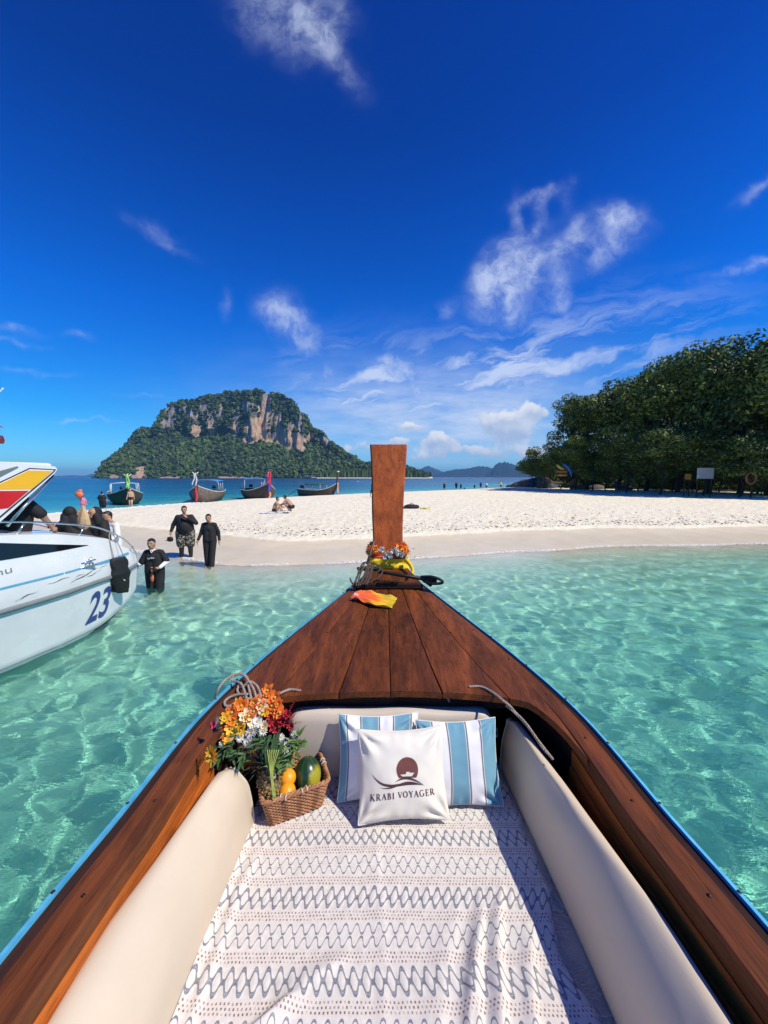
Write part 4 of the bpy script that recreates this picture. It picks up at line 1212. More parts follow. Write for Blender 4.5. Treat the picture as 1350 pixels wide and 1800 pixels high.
# the letters: thick and thin strokes with slab serifs. glyph box height H, drawn in (u, v)
H_ = .066; TH, TN = .0046, .0018
def glyph(ch, x, y):
    k = PH / PW * H_            # one em-height in u units
    P = lambda a, b_: (x + a * k, y + b_ * H_)
    def st(a, b_, c, d, w): stroke(P(a, b_), P(c, d), w)
    def ser(a, b_, half=.15): stroke(P(a - half, b_), P(a + half, b_), TN)
    if ch == 'K': st(.15, 0, .15, 1, TH); st(.19, .42, .72, 1, TN); st(.33, .55, .80, 0, TH); ser(.15, 0); ser(.15, 1); ser(.70, 1, .13); ser(.80, 0, .13); return .95
    if ch == 'R': st(.15, 0, .15, 1, TH); ser(.15, 0); st(0.0, 1, .38, 1, TN); st(.15, .49, .38, .49, TN); arc(*P(.38, .745), .20 * k, .25 * H_, -90, 90, lambda a: TN + (TH - TN) * abs(math.cos(a))); st(.38, .48, .76, 0, TH); ser(.78, 0, .10); return .88
    if ch == 'A': st(.40, 1, .10, 0, TN); st(.40, 1.02, .74, 0, TH); st(.22, .36, .60, .36, TN); ser(.10, 0, .11); ser(.74, 0, .13); return .88
    if ch == 'B': st(.15, 0, .15, 1, TH); st(0, 0, .38, 0, TN); st(0, 1, .34, 1, TN); st(.15, .52, .36, .52, TN); arc(*P(.34, .76), .18 * k, .24 * H_, -90, 90, lambda a: TN + (TH - TN) * abs(math.cos(a))); arc(*P(.38, .26), .22 * k, .26 * H_, -90, 90, lambda a: TN + (TH - TN) * abs(math.cos(a))); return .78
    if ch == 'I': st(.15, 0, .15, 1, TH); ser(.15, 0); ser(.15, 1); return .42
    if ch == 'V': st(.10, 1, .42, 0, TH); st(.42, 0, .72, 1, TN); ser(.10, 1, .13); ser(.72, 1, .11); return .80
    if ch == 'O': arc(*P(.42, .5), .38 * k, .50 * H_, 0, 360, lambda a: TN + (TH - TN) * abs(math.cos(a)), 40); return .92
    if ch == 'Y': st(.08, 1, .40, .48, TH); st(.70, 1, .40, .48, TN); st(.40, 0, .40, .50, TH); ser(.08, 1, .12); ser(.70, 1, .11); ser(.40, 0); return .80
    if ch == 'G': arc(*P(.42, .5), .38 * k, .50 * H_, 48, 312, lambda a: TN + (TH - TN) * abs(math.cos(a)), 34); st(.74, .10, .74, .46, TH); ser(.74, .46, .13); st(.67, .87, .70, .98, TN); return .94
    if ch == 'E': st(.15, 0, .15, 1, TH); st(0, 0, .60, 0, TN); st(0, 1, .58, 1, TN); st(.15, .52, .46, .52, TN); st(.60, 0, .64, .22, TN); st(.58, 1, .60, .80, TN); st(.46, .42, .46, .62, TN); return .74
    return .42
def text_line(s, x0, x1, y0, y1):
    adv = {'K': .95, 'R': .88, 'A': .88, 'B': .78, 'I': .42, 'V': .80, 'O': .92, 'Y': .80, 'G': .94, 'E': .74, ' ': .30}
    gapu = .13; tot = sum(adv[c] for c in s) + gapu * (len(s) - 1); k = PH / PW * H_
    sc = (x1 - x0) / (tot * k)
    x = x0
    for c in s:
        if c != ' ': glyph(c, x, y0 + (y1 - y0) * (x - x0) / (x1 - x0))
        x += (adv[c] + gapu) * k * sc
text_line('KRABI VOYAGER', .115, .865, .262, .298)
# sun disc with the boat cut out of it, waves beneath
disc = MB(); cx, cy, rr = .555, .585, .128
n_ = 40; ry_ = rr * PW / PH
rad = MB()
hullpts = [(-.72, -.33), (-.45, -.52), (.42, -.52), (.62, -.22), (.25, -.30), (.22, -.16), (-.12, -.16), (-.14, -.30), (-.40, -.33)]
base_y = -.58
# build the disc in horizontal slices so the boat stays open cloth
def boat_span(yv_):
    if -.52 <= yv_ <= -.33: return (-.72 + (-.33 - yv_) / .19 * .27, .42 + (yv_ + .52) / .30 * .2)
    if -.33 < yv_ <= -.22: return (-.14, .62)
    if -.22 < yv_ <= -.16: return (-.12, .22)
    return None
ys = np.linspace(-.62, .999, 46)
for a, b_ in zip(ys[:-1], ys[1:]):
    m_ = (a + b_) / 2; bs = boat_span(m_)
    wa, wb = math.sqrt(max(1 - a * a, 0)), math.sqrt(max(1 - b_ * b_, 0))
    spans = [(-1, 1)] if bs is None else [(-1, bs[0]), (bs[1], 1)]
    for l, r_ in spans:
        la, lb = (-wa, -wb) if l == -1 else (l, l); ra, rb = (wa, wb) if r_ == 1 else (r_, r_)
        if ra - la < .02: continue
        t = np.linspace(0, 1, 10)
        A_ = [(cx + rr * (la + (ra - la) * q), cy + ry_ * a) for q in t]; B_ = [(cx + rr * (lb + (rb - lb) * q), cy + ry_ * b_) for q in t]
        strip(A_, B_, disc, .0016)
pd = disc.build('printed_sun', M['print2'], None, True); pd.parent = logo_pillow
t = np.linspace(0, 1, 40)
def bez(p0, p1, p2, p3): return [tuple((1 - q) ** 3 * np.array(p0) + 3 * (1 - q) ** 2 * q * np.array(p1) + 3 * (1 - q) * q * q * np.array(p2) + q ** 3 * np.array(p3)) for q in t]
wm = MB()
strip(bez((.125, .555), (.28, .34), (.50, .50), (.745, .405))[:], bez((.125, .555), (.27, .30), (.50, .465), (.745, .405)), wm, .0017)
strip(bez((.22, .405), (.40, .36), (.52, .545), (.745, .395)), bez((.22, .405), (.40, .335), (.54, .52), (.745, .395)), wm, .0018)
strip(bez((.40, .455), (.50, .53), (.60, .53), (.75, .400)), bez((.40, .455), (.50, .495), (.60, .50), (.75, .400)), wm, .0019)
pw_ = wm.build('printed_waves', M['print'], None, True); pw_.parent = logo_pillow
pt = print_mb.build('lettering', M['print'], None, True); pt.parent = logo_pillow
# ================================================================== THINGS ON THE BOAT
def world_thing(name, mb, mat, label, cat, group=None, smooth=True, loc=None):
    o = mb.build(name, mat, None, smooth)
    if loc is None:
        v = np.concatenate(mb.v); loc = (float(v[:, 0].mean()), float(v[:, 1].mean()), float(v[:, 2].min()))
    rebase(o, loc); return tag(o, label, cat, group)
def child(o, parent):
    o.parent = parent; o.matrix_parent_inverse = Matrix.Translation(-Vector(parent.location)); return o
# ---- wicker basket
M['wicker'] = plain('wicker', (.50, .245, .115), .62, var=.28, nscale=26, bump=.4, bdist=.002, dark=(.26, .11, .05))
M['wicker_dark'] = plain('wicker_dark', (.30, .13, .06), .65, var=.2, nscale=30, bump=.3, bdist=.002)
FL, FR_, BR_, BL_ = [np.array(q) for q in ((-.540, 1.515), (-.262, 1.645), (-.362, 1.872), (-.640, 1.742))]
bas = empty('wicker_basket', (-.45, 1.69, 1.005), 'rectangular woven wicker basket of fruit standing on the blanket', 'basket')
ctr = (FL + FR_ + BR_ + BL_) / 4
def basket_pt(s, z):
    """s in 0..4 round the rectangle with rounded corners, z 0..1"""
    C = [FL, FR_, BR_, BL_]; i = int(s) % 4; t = s - int(s)
    a, b_ = C[i], C[(i + 1) % 4]
    p = a + (b_ - a) * t
    k = .80 + .20 * z
    p = ctr + (p - ctr) * k
    cd = min(t, 1 - t)
    p = ctr + (p - ctr) * (1 - .06 * math.exp(-cd / .05))
    return np.array([p[0], p[1], 1.008 + .135 * z])
NS = 88
mb = MB()
for row in range(15):
    z = (row + .5) / 15
    pth = []
    for k in range(NS * 2 + 1):
        s = 4 * (k % (NS * 2)) / (NS * 2); p = basket_pt(s, z)
        n2 = (p[:2] - ctr); n2 = n2 / np.linalg.norm(n2)
        off = .0045 * (1 if ((k + (row % 2) * 2) % 4) < 2 else -1) * (1)
        p = p + np.array([n2[0] * off, n2[1] * off, random.uniform(-.0008, .0008)]); pth.append(p)
    k0 = len(mb.mi); mb.add(*tube(pth, .0049, 5, False))
    for fi in range(k0, len(mb.mi)): mb.mi[fi] = 1 if (((fi - k0) // 5) % 22) in (0, 1, 2, 11, 12, 13, 14) else 0
o = mb.build('weave', [M['wicker'], M['wicker_dark']]); child(o, bas); o['kind'] = 'stuff'
mb = MB()
for k in range(44):
    s = 4 * (k + .5) / 44
    mb.add(*tube([basket_pt(s, -.02), basket_pt(s, .5), basket_pt(s, 1.03)], .0036, 6))
child(mb.build('stakes', M['wicker_dark']), bas)['kind'] = 'stuff'
mb = MB()
for ph in range(3):
    pth = []
    for k in range(201):
        s = 4 * (k % 200) / 200; p = basket_pt(s, 1.05); n2 = (p[:2] - ctr); n2 /= np.linalg.norm(n2)
        a = k * .55 + ph * 2.094
        pth.append(p + np.array([n2[0] * math.cos(a) * .0065, n2[1] * math.cos(a) * .0065, math.sin(a) * .0065]))
    mb.add(*tube(pth, .0058, 6, False))
child(mb.build('rim', M['wicker']), bas)
mb = MB(); v = [basket_pt(s, .03) for s in np.linspace(0, 4, 41)[:-1]]
mb.add(v, [tuple(range(40))]); child(mb.build('base', M['wicker_dark'], None, False), bas)
for s in (.60, 0.30, 1.5, 3.5):
    mb = MB()
    p = basket_pt(s, 1.06); n2 = (p[:2] - ctr); n2 /= np.linalg.norm(n2)
    for q in (-.012, .012):
        pth = [p + np.array([n2[0] * .012 * math.cos(a) + q * -n2[1], n2[1] * .012 * math.cos(a) + q * n2[0], .012 * math.sin(a)]) for a in np.linspace(0, 6.28, 14)]
        mb.add(*tube(pth, .003, 5, False))
    child(mb.build('clasp', M['vinyl']), bas)
pass
# ---- watermelon
m, n, b = new_mat('melon')
tc = n.node('ShaderNodeTexCoord').outputs['Object']
x, y, z = n.sep(tc)
ang = n.m('ARCTAN2', y, x)
st_ = n.m('SINE', n.m('ADD', n.m('MULTIPLY', ang, 11.0), n.m('MULTIPLY', n.noise(tc, 30, 3, .6), 5.0)))
c = n.mix(n.mr(st_, .2, .9), (.012, .040, .018), (.022, .070, .026))
c = n.mix(n.m('MULTIPLY', n.mr(n.noise(tc, 300, 2, .5), .6, .7), .35), c, (.10, .16, .06))
spot = n.m('SQRT', n.m('ADD', n.m('POWER', n.m('DIVIDE', n.m('SUBTRACT', x, .050), .040), 2.0), n.m('POWER', n.m('DIVIDE', n.m('SUBTRACT', z, .015), .052), 2.0)))
c = n.mix(n.m('MULTIPLY', n.mr(n.m('ADD', spot, n.m('MULTIPLY', n.m('SUBTRACT', n.noise(tc, 40, 3), .5), .6)), 1.0, .55), n.mr(y, .01, -.02)), c, (.36, .33, .03))
n.put(b.inputs['Base Color'], c); b.inputs['Roughness'].default_value = .28; b.inputs['Coat Weight'].default_value = .2
M['melon'] = m
mb = MB(); mb.add(*ellipsoid((0, 0, 0), (.070, .070, .094), 36, 22))
o = mb.build('watermelon', M['melon']); o.location = at_y(541, 1366, 1.715); o.rotation_euler = (R(-18), R(-4), 0)
mb = MB(); mb.add(*ellipsoid((0, 0, .093), (.006, .006, .004), 8, 5)); s_ = mb.build('stem_scar', M['wicker_dark']); s_.parent = o
tag(o, 'dark green watermelon with a yellow patch in the wicker basket', 'watermelon')
# ---- oranges
m, n, b = new_mat('orange_peel')
tc = n.node('ShaderNodeTexCoord').outputs['Object']
n.put(b.inputs['Base Color'], n.mix(n.noise(tc, 30, 3), (.85, .30, .012), (.90, .40, .02)))
b.inputs['Roughness'].default_value = .36; b.inputs['Subsurface Weight'].default_value = .0
n.put(b.inputs['Normal'], n.bump(n.voro(tc, 330), .35, .0012)); M['peel'] = m
for (px, py, Y_, lab) in ((506, 1367, 1.655, 'upper of the two oranges in the basket, leaning on the watermelon'), (505, 1392, 1.612, 'lower of the two oranges, at the front rim of the basket')):
    mb = MB(); mb.add(*ellipsoid((0, 0, 0), (.0385, .0385, .040), 26, 16))
    o = mb.build('orange', M['peel']); o.location = at_y(px, py, Y_); o.rotation_euler = (R(60), R(20), px)
    mb = MB(); mb.add(*ellipsoid((0, 0, .0395), (.004, .004, .002), 8, 5)); k = mb.build('stem_button', M['wicker_dark']); k.parent = o
    tag(o, lab, 'orange', 'oranges in the basket')
# ---- pineapple
pc = at_y(476, 1377, 1.63)
pin = empty('pineapple', pc, 'whole pineapple with a blue-green crown in the left end of the basket', 'pineapple')
M['pine_skin'] = plain('pine_skin', (.30, .20, .075), .55, var=.3, nscale=40, dark=(.10, .085, .03)); M['pine_leaf'] = plain('pine_leaf', (.10, .17, .125), .5, var=.25, nscale=14, dark=(.045, .085, .06))
M['pine_tip'] = plain('pine_tip', (.55, .42, .22), .6)
ax = Vector((-.42, .22, .88)).normalized(); rotp = ax.to_track_quat('Z', 'Y').to_matrix()
mb = MB(); mb.add(*ellipsoid(pc, (.050, .050, .084), 20, 14, rotp))
child(mb.build('flesh', M['pine_skin']), pin)
mb = MB()
for r_ in range(12):
    zz = -.92 + 1.84 * (r_ + .5) / 12; rr = math.sqrt(1 - zz * zz)
    nk = max(5, int(13 * rr))
    for k in range(nk):
        a = 2 * math.pi * (k + .5 * (r_ % 2)) / nk
        loc = np.array([.050 * rr * math.cos(a), .050 * rr * math.sin(a), .084 * zz])
        nrm = Vector((math.cos(a) * rr, math.sin(a) * rr, zz * .6)).normalized()
        q = nrm.to_track_quat('Z', 'Y').to_matrix()
        v, f = ellipsoid((0, 0, 0), (.0095, .0082, .0052), 6, 4); v = v @ np.array(q).T + loc
        tipv, tf = ellipsoid((0, 0, .0055), (.0022, .0022, .0028), 4, 3); tipv = tipv @ np.array(q).T + loc
        mb.add(v @ np.array(rotp).T + np.array(pc), f, 0); mb.add(tipv @ np.array(rotp).T + np.array(pc), tf, 1)
child(mb.build('eyes', [M['pine_skin'], M['pine_tip']]), pin)['kind'] = 'stuff'
def leaf(mb, base, d, up, L_, w, curl=.3, n_=7, fold_=.25, mi=0, prof=None):
    """blade leaf: strip with a keel, curling away from up"""
    base = np.array(base, float); d = np.array(Vector(d).normalized()); up = np.array(Vector(up).normalized())
    s = np.cross(d, up); s /= np.linalg.norm(s) + 1e-9; nrm = np.cross(s, d)
    v = []
    for i in range(n_):
        t = i / (n_ - 1)
        ww = w * (prof(t) if prof else math.sin(math.pi * min(1, (t * .8 + .2))) ** .8 * (1 - t ** 3))
        c = base + d * L_ * t * (1 - .15 * curl * t) - nrm * L_ * curl * t * t * .6
        v += [c + s * ww / 2 + nrm * ww * fold_, c, c - s * ww / 2 + nrm * ww * fold_]
    f = []
    for i in range(n_ - 1):
        a = i * 3
        f += [(a, a + 1, a + 4, a + 3), (a + 1, a + 2, a + 5, a + 4)]
    mb.add(v, f, mi)
top_ = Vector(pc) + ax * .080
mb_parts = 0
for k in range(40):
    a = k * 2.399; el = .25 + 1.15 * (k / 40)
    el = R(88) - R(78) * (1 - k / 40) * 1.0
    rad_ = Vector((math.cos(a), math.sin(a), 0)); dd = (rotp @ (rad_ * math.cos(el) + Vector((0, 0, 1)) * math.sin(el)))
    mb = MB(); leaf(mb, top_ + ax * .012 * k / 40, dd, ax, .125 - .03 * abs(k / 40 - .5), .014, .35, 8)
    child(mb.build('leaf', M['pine_leaf'], None, False), pin)

# ---- bouquet
def FY(Y_): return 1.50 + (Y_ - 1.50) * .42
bq = empty('bouquet', at_y(480, 1400, 1.60), 'bunch of orange, white, yellow and red flowers tied beside the pineapple', 'flowers')
def fm(name, col, dark=None, tr=.0):
    m = plain(name, col, .6, var=.1, nscale=40, bump=.2, bdist=.001, dark=dark)
    m.node_tree.nodes['Principled BSDF'].inputs['Sheen Weight'].default_value = .1
    return m
M['f_orange'] = fm('petal_orange', (.90, .25, .02), (.80, .14, .012)); M['f_mari'] = fm('petal_marigold', (.98, .40, .02), (.95, .24, .012)); M['f_yellow'] = fm('petal_yellow', (.92, .55, .015), (.85, .38, .01)); M['f_white'] = fm('petal_white', (.86, .86, .82), (.72, .74, .68))
M['f_cream'] = fm('petal_cream', (.88, .74, .50), (.80, .58, .30)); M['f_red'] = fm('petal_red', (.50, .012, .025), (.30, .006, .015)); M['f_pink'] = fm('petal_pink', (.75, .05, .12)); M['f_centre'] = fm('flower_centre', (.62, .42, .06))
M['g_leaf'] = fm('leaf_green', (.055, .13, .035), (.025, .07, .02)); M['g_light'] = fm('leaf_light', (.16, .27, .06), (.08, .16, .04)); M['g_dark'] = fm('leaf_dark', (.018, .055, .035), (.01, .03, .018)); M['g_stem'] = fm('stem_green', (.45, .50, .10), (.25, .35, .06))
cup = lambda t: .35 + .65 * math.sin(math.pi * min(1, t * .95 + .05)) ** .7 if t < .98 else .3
def flower(px, py, Y_, r, mat, n_=8, layers=2, facing=(-.1, -.85, .6), width=.55, curl=.2, centre='f_centre', name='flower', cr=.2, open_=.45):
    c = at_y(px, py, FY(Y_)); r = r * 1.18
    fv = Vector(facing) + Vector((random.uniform(-.35, .35), random.uniform(-.2, .2), random.uniform(-.3, .3))); fv.normalize()
    Q = fv.to_track_quat('Z', 'Y').to_matrix(); mb = MB()
    for l in range(layers):
        for k in range(n_):
            a = 2 * math.pi * (k + .5 * l) / n_ + random.uniform(-.1, .1)
            el = open_ + .35 * l + random.uniform(-.1, .1)
            dd = Q @ Vector((math.cos(a) * math.cos(el), math.sin(a) * math.cos(el), math.sin(el)))
            leaf(mb, c - fv * r * .2, dd, fv, r * (1 - .22 * l) * random.uniform(.88, 1.1), r * width, curl, 6, .10, 0, cup)
    if centre: mb.add(*ellipsoid(c + fv * r * .12, (r * cr, r * cr, r * cr * .7), 8, 5), mi=1)
    o = mb.build(name, [mat, M[centre] if centre else mat]); child(o, bq); return c
for (px, py, Y_, r, mt_, n_, ly) in [
    (408, 1252, 1.80, .036, 'f_orange', 7, 2), (425, 1240, 1.84, .034, 'f_orange', 7, 2), (437, 1247, 1.83, .030, 'f_orange', 6, 2), (456, 1232, 1.86, .032, 'f_orange', 6, 2), (471, 1214, 1.90, .030, 'f_orange', 6, 2), (484, 1226, 1.88, .032, 'f_orange', 6, 2), (478, 1240, 1.86, .030, 'f_orange', 6, 2), (492, 1252, 1.84, .030, 'f_orange', 6, 1), (476, 1254, 1.84, .028, 'f_orange', 6, 2), (405, 1266, 1.78, .030, 'f_orange', 6, 2), (468, 1224, 1.88, .028, 'f_orange', 6, 1),
    (459, 1240, 1.83, .032, 'f_cream', 9, 2), (437, 1258, 1.79, .040, 'f_cream', 9, 2), (405, 1292, 1.74, .022, 'f_cream', 8, 2), (447, 1272, 1.77, .026, 'f_cream', 8, 2),
    (405, 1280, 1.75, .028, 'f_yellow', 6, 1), (418, 1272, 1.76, .030, 'f_yellow', 6, 2), (413, 1290, 1.74, .026, 'f_yellow', 6, 1), (424, 1284, 1.74, .024, 'f_yellow', 6, 1), (387, 1285, 1.74, .022, 'f_orange', 6, 1),
    (452, 1268, 1.77, .024, 'f_white', 10, 2), (464, 1276, 1.76, .022, 'f_cream', 10, 2), (396, 1262, 1.76, .026, 'f_yellow', 6, 2), (430, 1266, 1.75, .026, 'f_yellow', 6, 2), (447, 1250, 1.80, .028, 'f_orange', 7, 2), (418, 1238, 1.84, .026, 'f_yellow', 6, 2), (464, 1250, 1.80, .026, 'f_yellow', 6, 2), (488, 1238, 1.86, .028, 'f_orange', 7, 2), (400, 1300, 1.70, .022, 'f_yellow', 6, 2), (446, 1236, 1.84, .026, 'f_orange', 7, 2), (392, 1290, 1.73, .024, 'f_orange', 6, 2)]:
    flower(px, py, Y_, r, M[mt_], n_, ly)
for (px, py, Y_, r) in [(439, 1288, 1.72, .028), (435, 1304, 1.70, .022), (446, 1282, 1.73, .024), (502, 1312, 1.74, .026), (422, 1296, 1.72, .020), (390, 1305, 1.70, .016), (404, 1298, 1.71, .018), (494, 1296, 1.76, .016), (516, 1290, 1.78, .014), (462, 1285, 1.74, .020)]:
    flower(px, py, Y_, r, M['f_white'], 16, 2, width=.16, open_=.3)
for (px, py, Y_, r) in [(484, 1274, 1.79, .034), (500, 1268, 1.80, .034), (505, 1256, 1.81, .028), (490, 1284, 1.77, .026), (512, 1276, 1.79, .022), (478, 1262, 1.80, .024)]:
    flower(px, py, Y_, r, M['f_red'], 7, 2, width=.42, open_=.75, centre=None, curl=-.1)
for (a, b_) in (((500, 1262), (517, 1236)), ((505, 1275), (529, 1270)), ((508, 1268), (520, 1254))):
    mb = MB(); p0, p1 = at_y(*a, FY(1.80)), at_y(*b_, FY(1.84))
    for k in range(9):
        c = p0.lerp(p1, k / 8); mb.add(*ellipsoid(c, (.0045 - .0003 * k,) * 3, 6, 4))
        leaf(mb, c, (random.uniform(-1, 1), random.uniform(-1, .2), random.uniform(.2, 1)), (0, 0, 1), .014, .005, .2, 4)
    child(mb.build('spike', M['f_red']), bq)
# single yellow bloom hanging over the bolster, and a pink bud
flower(371, 1328, 1.30, .036, M['f_yellow'], 12, 2, facing=(-.1, -.75, .5), width=.30, open_=.35)
flower(379, 1273, 1.52, .024, M['f_pink'], 4, 1, facing=(-.3, -.6, .6), width=.8, open_=.9, centre=None)
# leaves
def leaves(px, py, Y_, n_, L_, w, mt_, spread=1.0, bias=(0, -.3, .3), curl=.35, cup_=None):
    c0 = at_y(px, py, FY(Y_) + .01)
    for k in range(n_):
        mb = MB(); d = Vector((random.uniform(-1, 1) * spread, random.uniform(-1, .4) * spread, random.uniform(-.7, .9) * spread)) + Vector(bias)
        leaf(mb, c0 + Vector((random.uniform(-.02, .02),) * 3), d, (0, -.5, .8), L_ * random.uniform(.7, 1.15), w * random.uniform(.8, 1.2), curl, 7, .12, 0, cup_)
        child(mb.build('leaf', M[mt_], None, True), bq)
rl = lambda t: math.sqrt(max(0, 1 - (2 * t - 1) ** 2)) + .02
leaves(372, 1306, 1.66, 3, .05, .045, 'g_dark', .8, cup_=rl); leaves(390, 1268, 1.74, 4, .04, .03, 'g_dark', cup_=rl)
for (px, py, Y_) in [(400, 1315, 1.66), (425, 1318, 1.67), (440, 1315, 1.67), (410, 1305, 1.68), (455, 1302, 1.70), (430, 1330, 1.66), (395, 1322, 1.64), (470, 1300, 1.71), (415, 1325, 1.65)]: leaves(px, py, Y_, 9, .060, .013, 'g_leaf')
for (px, py, Y_) in [(500, 1330, 1.72), (512, 1312, 1.74), (520, 1300, 1.76), (505, 1340, 1.70), (495, 1318, 1.73), (525, 1310, 1.75), (490, 1335, 1.70)]: leaves(px, py, Y_, 11, .055, .016, 'g_light')
for (px, py, Y_) in [(515, 1330, 1.72), (500, 1345, 1.70)]: leaves(px, py, Y_, 6, .05, .014, 'g_leaf')
# long strap leaves and pale tied stems running down into the basket
for (x1, y1, Y1) in [(492, 1276, 1.74), (466, 1296, 1.70), (500, 1300, 1.72), (456, 1290, 1.72), (482, 1290, 1.70), (474, 1310, 1.68)]:
    mb = MB(); a = at_y(476 + random.uniform(-4, 6), 1362, 1.55); b_ = at_y(x1, y1, FY(Y1))
    leaf(mb, a, b_ - a, (0, -1, .3), (b_ - a).length, .022, .08, 10, .12, 0, lambda t: math.sin(math.pi * (t * .93 + .05)) ** .6)
    child(mb.build('leaf', M['g_leaf']), bq)
for k in range(6):
    mb = MB(); a = at_y(482 + k * .9 - 2, 1404 - abs(k - 3), 1.52); mid = at_y(477 + k * .9 - 2, 1358, 1.54); b_ = at_y(470 + k * 4, 1318, 1.57)
    mb.add(*tube(smooth_path([a, mid, b_], 14), .0019, 6)); child(mb.build('stem', M['g_stem']), bq)
mb = MB(); c = at_y(479, 1366, 1.545)
for k in range(3): mb.add(*tube([c + Vector((.014 * math.cos(a), .010 * math.sin(a), .004 * k)) for a in np.linspace(0, 6.28, 16)], .0022, 5, False))
child(mb.build('twine', M['rope']), bq)

# ---- ropes
def rope(name, pts, r, label, group=None, mat='rope'):
    mb = MB()
    for p in pts: rope_geo(mb, p, r)
    return world_thing(name, mb, M[mat], label, 'rope', group)
A = lambda px, py, Y_: tuple(at_y(px, py, Y_))
def A2(px, py, dz=0.0):
    z = 1.5
    for _ in range(12):
        p = at_z(px, py, z + dz); z = (deck_z(p.x, p.y) if p.y > 1.80 - .1 * abs(p.x) else ez(p.y) + .014) + .007
    return tuple(at_z(px, py, z + dz))
rope('rope', [[A2(378, 1226, -.06), A2(384, 1210, .0), A2(400, 1192, .02), A2(420, 1184, .03), A2(434, 1190, .02), A2(438, 1212, .015), A2(445, 1238, .0)],
              [A2(451, 1238, .01), A2(447, 1214, .02), A2(430, 1188, .035), A2(416, 1186, .03), A2(408, 1196, .01), A2(424, 1202, .02), A2(434, 1228, .01), A2(438, 1246, .0)],
              [A2(461, 1230, .01), A2(452, 1206, .02), A2(438, 1198, .03), A2(428, 1206, .01), A2(420, 1206, .005), A2(418, 1216, .0), A2(430, 1226, .005)],
              [A2(442, 1226, .015), A2(415, 1238, .0), A2(398, 1241, .0), A2(396, 1232, .0), A2(412, 1222, .01), A2(436, 1220, .02)]], .0062,
     'thick pale rope looped over the left gunwale behind the flowers')
rope('rope', [[A2(478, 1228, .01), A2(492, 1219, .01), A2(510, 1212, .004), A2(529, 1214, 0)]], .0062, 'frayed end of pale rope lying on the foredeck above the flowers')
rope('rope', [[A2(824, 1207, 0), A2(846, 1207, .004), A2(868, 1218, .006), A2(884, 1231, .008), A(895, 1240, 1.76), A(905, 1251, 1.76), A(925, 1272, 1.70), A(945, 1300, 1.61), A(972, 1335, 1.52)],
              [A(890, 1240, 1.77), A(908, 1256, 1.75), A(930, 1280, 1.68), A(952, 1312, 1.58), A(968, 1330, 1.53)]], .0058, 'pale rope running from the foredeck down along the right bolster')
rope('rope', [[A(735, 1246, 1.99), A(742, 1232, 2.0), A(765, 1224, 2.02), A(788, 1227, 2.01), A(800, 1246, 1.99)], [A(742, 1248, 1.99), A(752, 1236, 2.0), A(775, 1234, 2.0), A(795, 1240, 2.0), A(803, 1250, 1.98)], [A(750, 1248, 1.985), A(768, 1240, 1.99), A(790, 1246, 1.98)], [A(688, 1238, 2.0), A(700, 1244, 1.98), A(718, 1246, 1.98)], [A(758, 1222, 1.86), A(784, 1224, 1.86), A(791, 1240, 1.95)]], .006,
     'coil of grey rope lying behind the long front cushion')
# belt end by the right end of the cushion
mb = MB(); mb.add(*box(at_y(864, 1284, 1.97), (.07, .012, .03), bev=.003)); mb.add(*box(at_y(866, 1293, 1.95), (.06, .010, .022), bev=.003))
world_thing('strap', mb, M['vinyl'], 'short beige strap sticking out beside the right end of the front cushion', 'strap', smooth=False)

# ---- cloths and garland on the stem
def band(z0, z1, w, yoff, mat, name, label, seed, extra=.012, cat='cloth'):
    mb = MB(); rings = []; rr_ = np.random.default_rng(seed)
    for k in range(9):
        t = k / 8; z = z0 + (z1 - z0) * t; ring = []
        yc = 3.38 + .50 * max(0, (z - 1.55) / 1.38) ** 1.25
        for a in np.linspace(0, 2 * math.pi, 49)[:-1]:
            cx_, sy_ = math.cos(a), math.sin(a)
            ww = (np.interp(z, [1.7, 1.80, 1.95], w)); e = .38
            x = BX + math.copysign(abs(cx_) ** e, cx_) * (ww + extra); y = yc + math.copysign(abs(sy_) ** e, sy_) * (.078 + extra) + yoff
            rip = .006 * math.sin(t * 11 + 3 * math.sin(a * 2 + seed)) + .004 * math.sin(a * 5 + t * 6)
            x += rip * cx_; y += rip * sy_ * 1.5
            ring.append((x, y, z + .012 * math.sin(a * 2 + seed) + .008 * cx_))
        rings.append(ring)
    mb.add(*loft(rings, True))
    o = mb.build(name, mat); sol = rebase(o, (BX, 3.45, z0)); return tag(o, label, cat)
M['c_yellow'] = plain('cloth_yellow', (.86, .60, .01), .7, var=.06, nscale=12, bump=.3, dark=(.70, .40, .008)); M['c_red'] = plain('cloth_red', (.75, .09, .05), .7, var=.1, nscale=10, dark=(.5, .03, .03)); M['c_orange'] = plain('cloth_orange', (.95, .16, .02), .7, var=.08, nscale=12)
band(1.745, 1.862, (.185, .168, .15), -.02, M['c_yellow'], 'cloth_band', 'bright yellow cloth band wrapped round the foot of the stem post', 1, .018)
band(1.850, 1.905, (.18, .160, .148), -.01, M['c_red'], 'cloth_band', 'red cloth band wrapped on the stem post between the garland and yellow cloth', 2, .012)
mb = MB(); P_ = [A(714, 984, 3.30), A(722, 994, 3.22), A(726, 1004, 3.12), A(724, 1008, 3.06)]
mb.add(*tube(smooth_path(P_, 12), [.020, .019, .018, .017, .016, .015, .014, .013, .012, .011, .009, .006], 8)); world_thing('cloth_tail', mb, M['c_yellow'], 'loose yellow cloth end hanging right of the stem post onto the deck', 'cloth')
gar = empty('garland', (BX, 3.42, 1.90), 'garland of orange marigolds and white blossom round the stem post', 'garland')
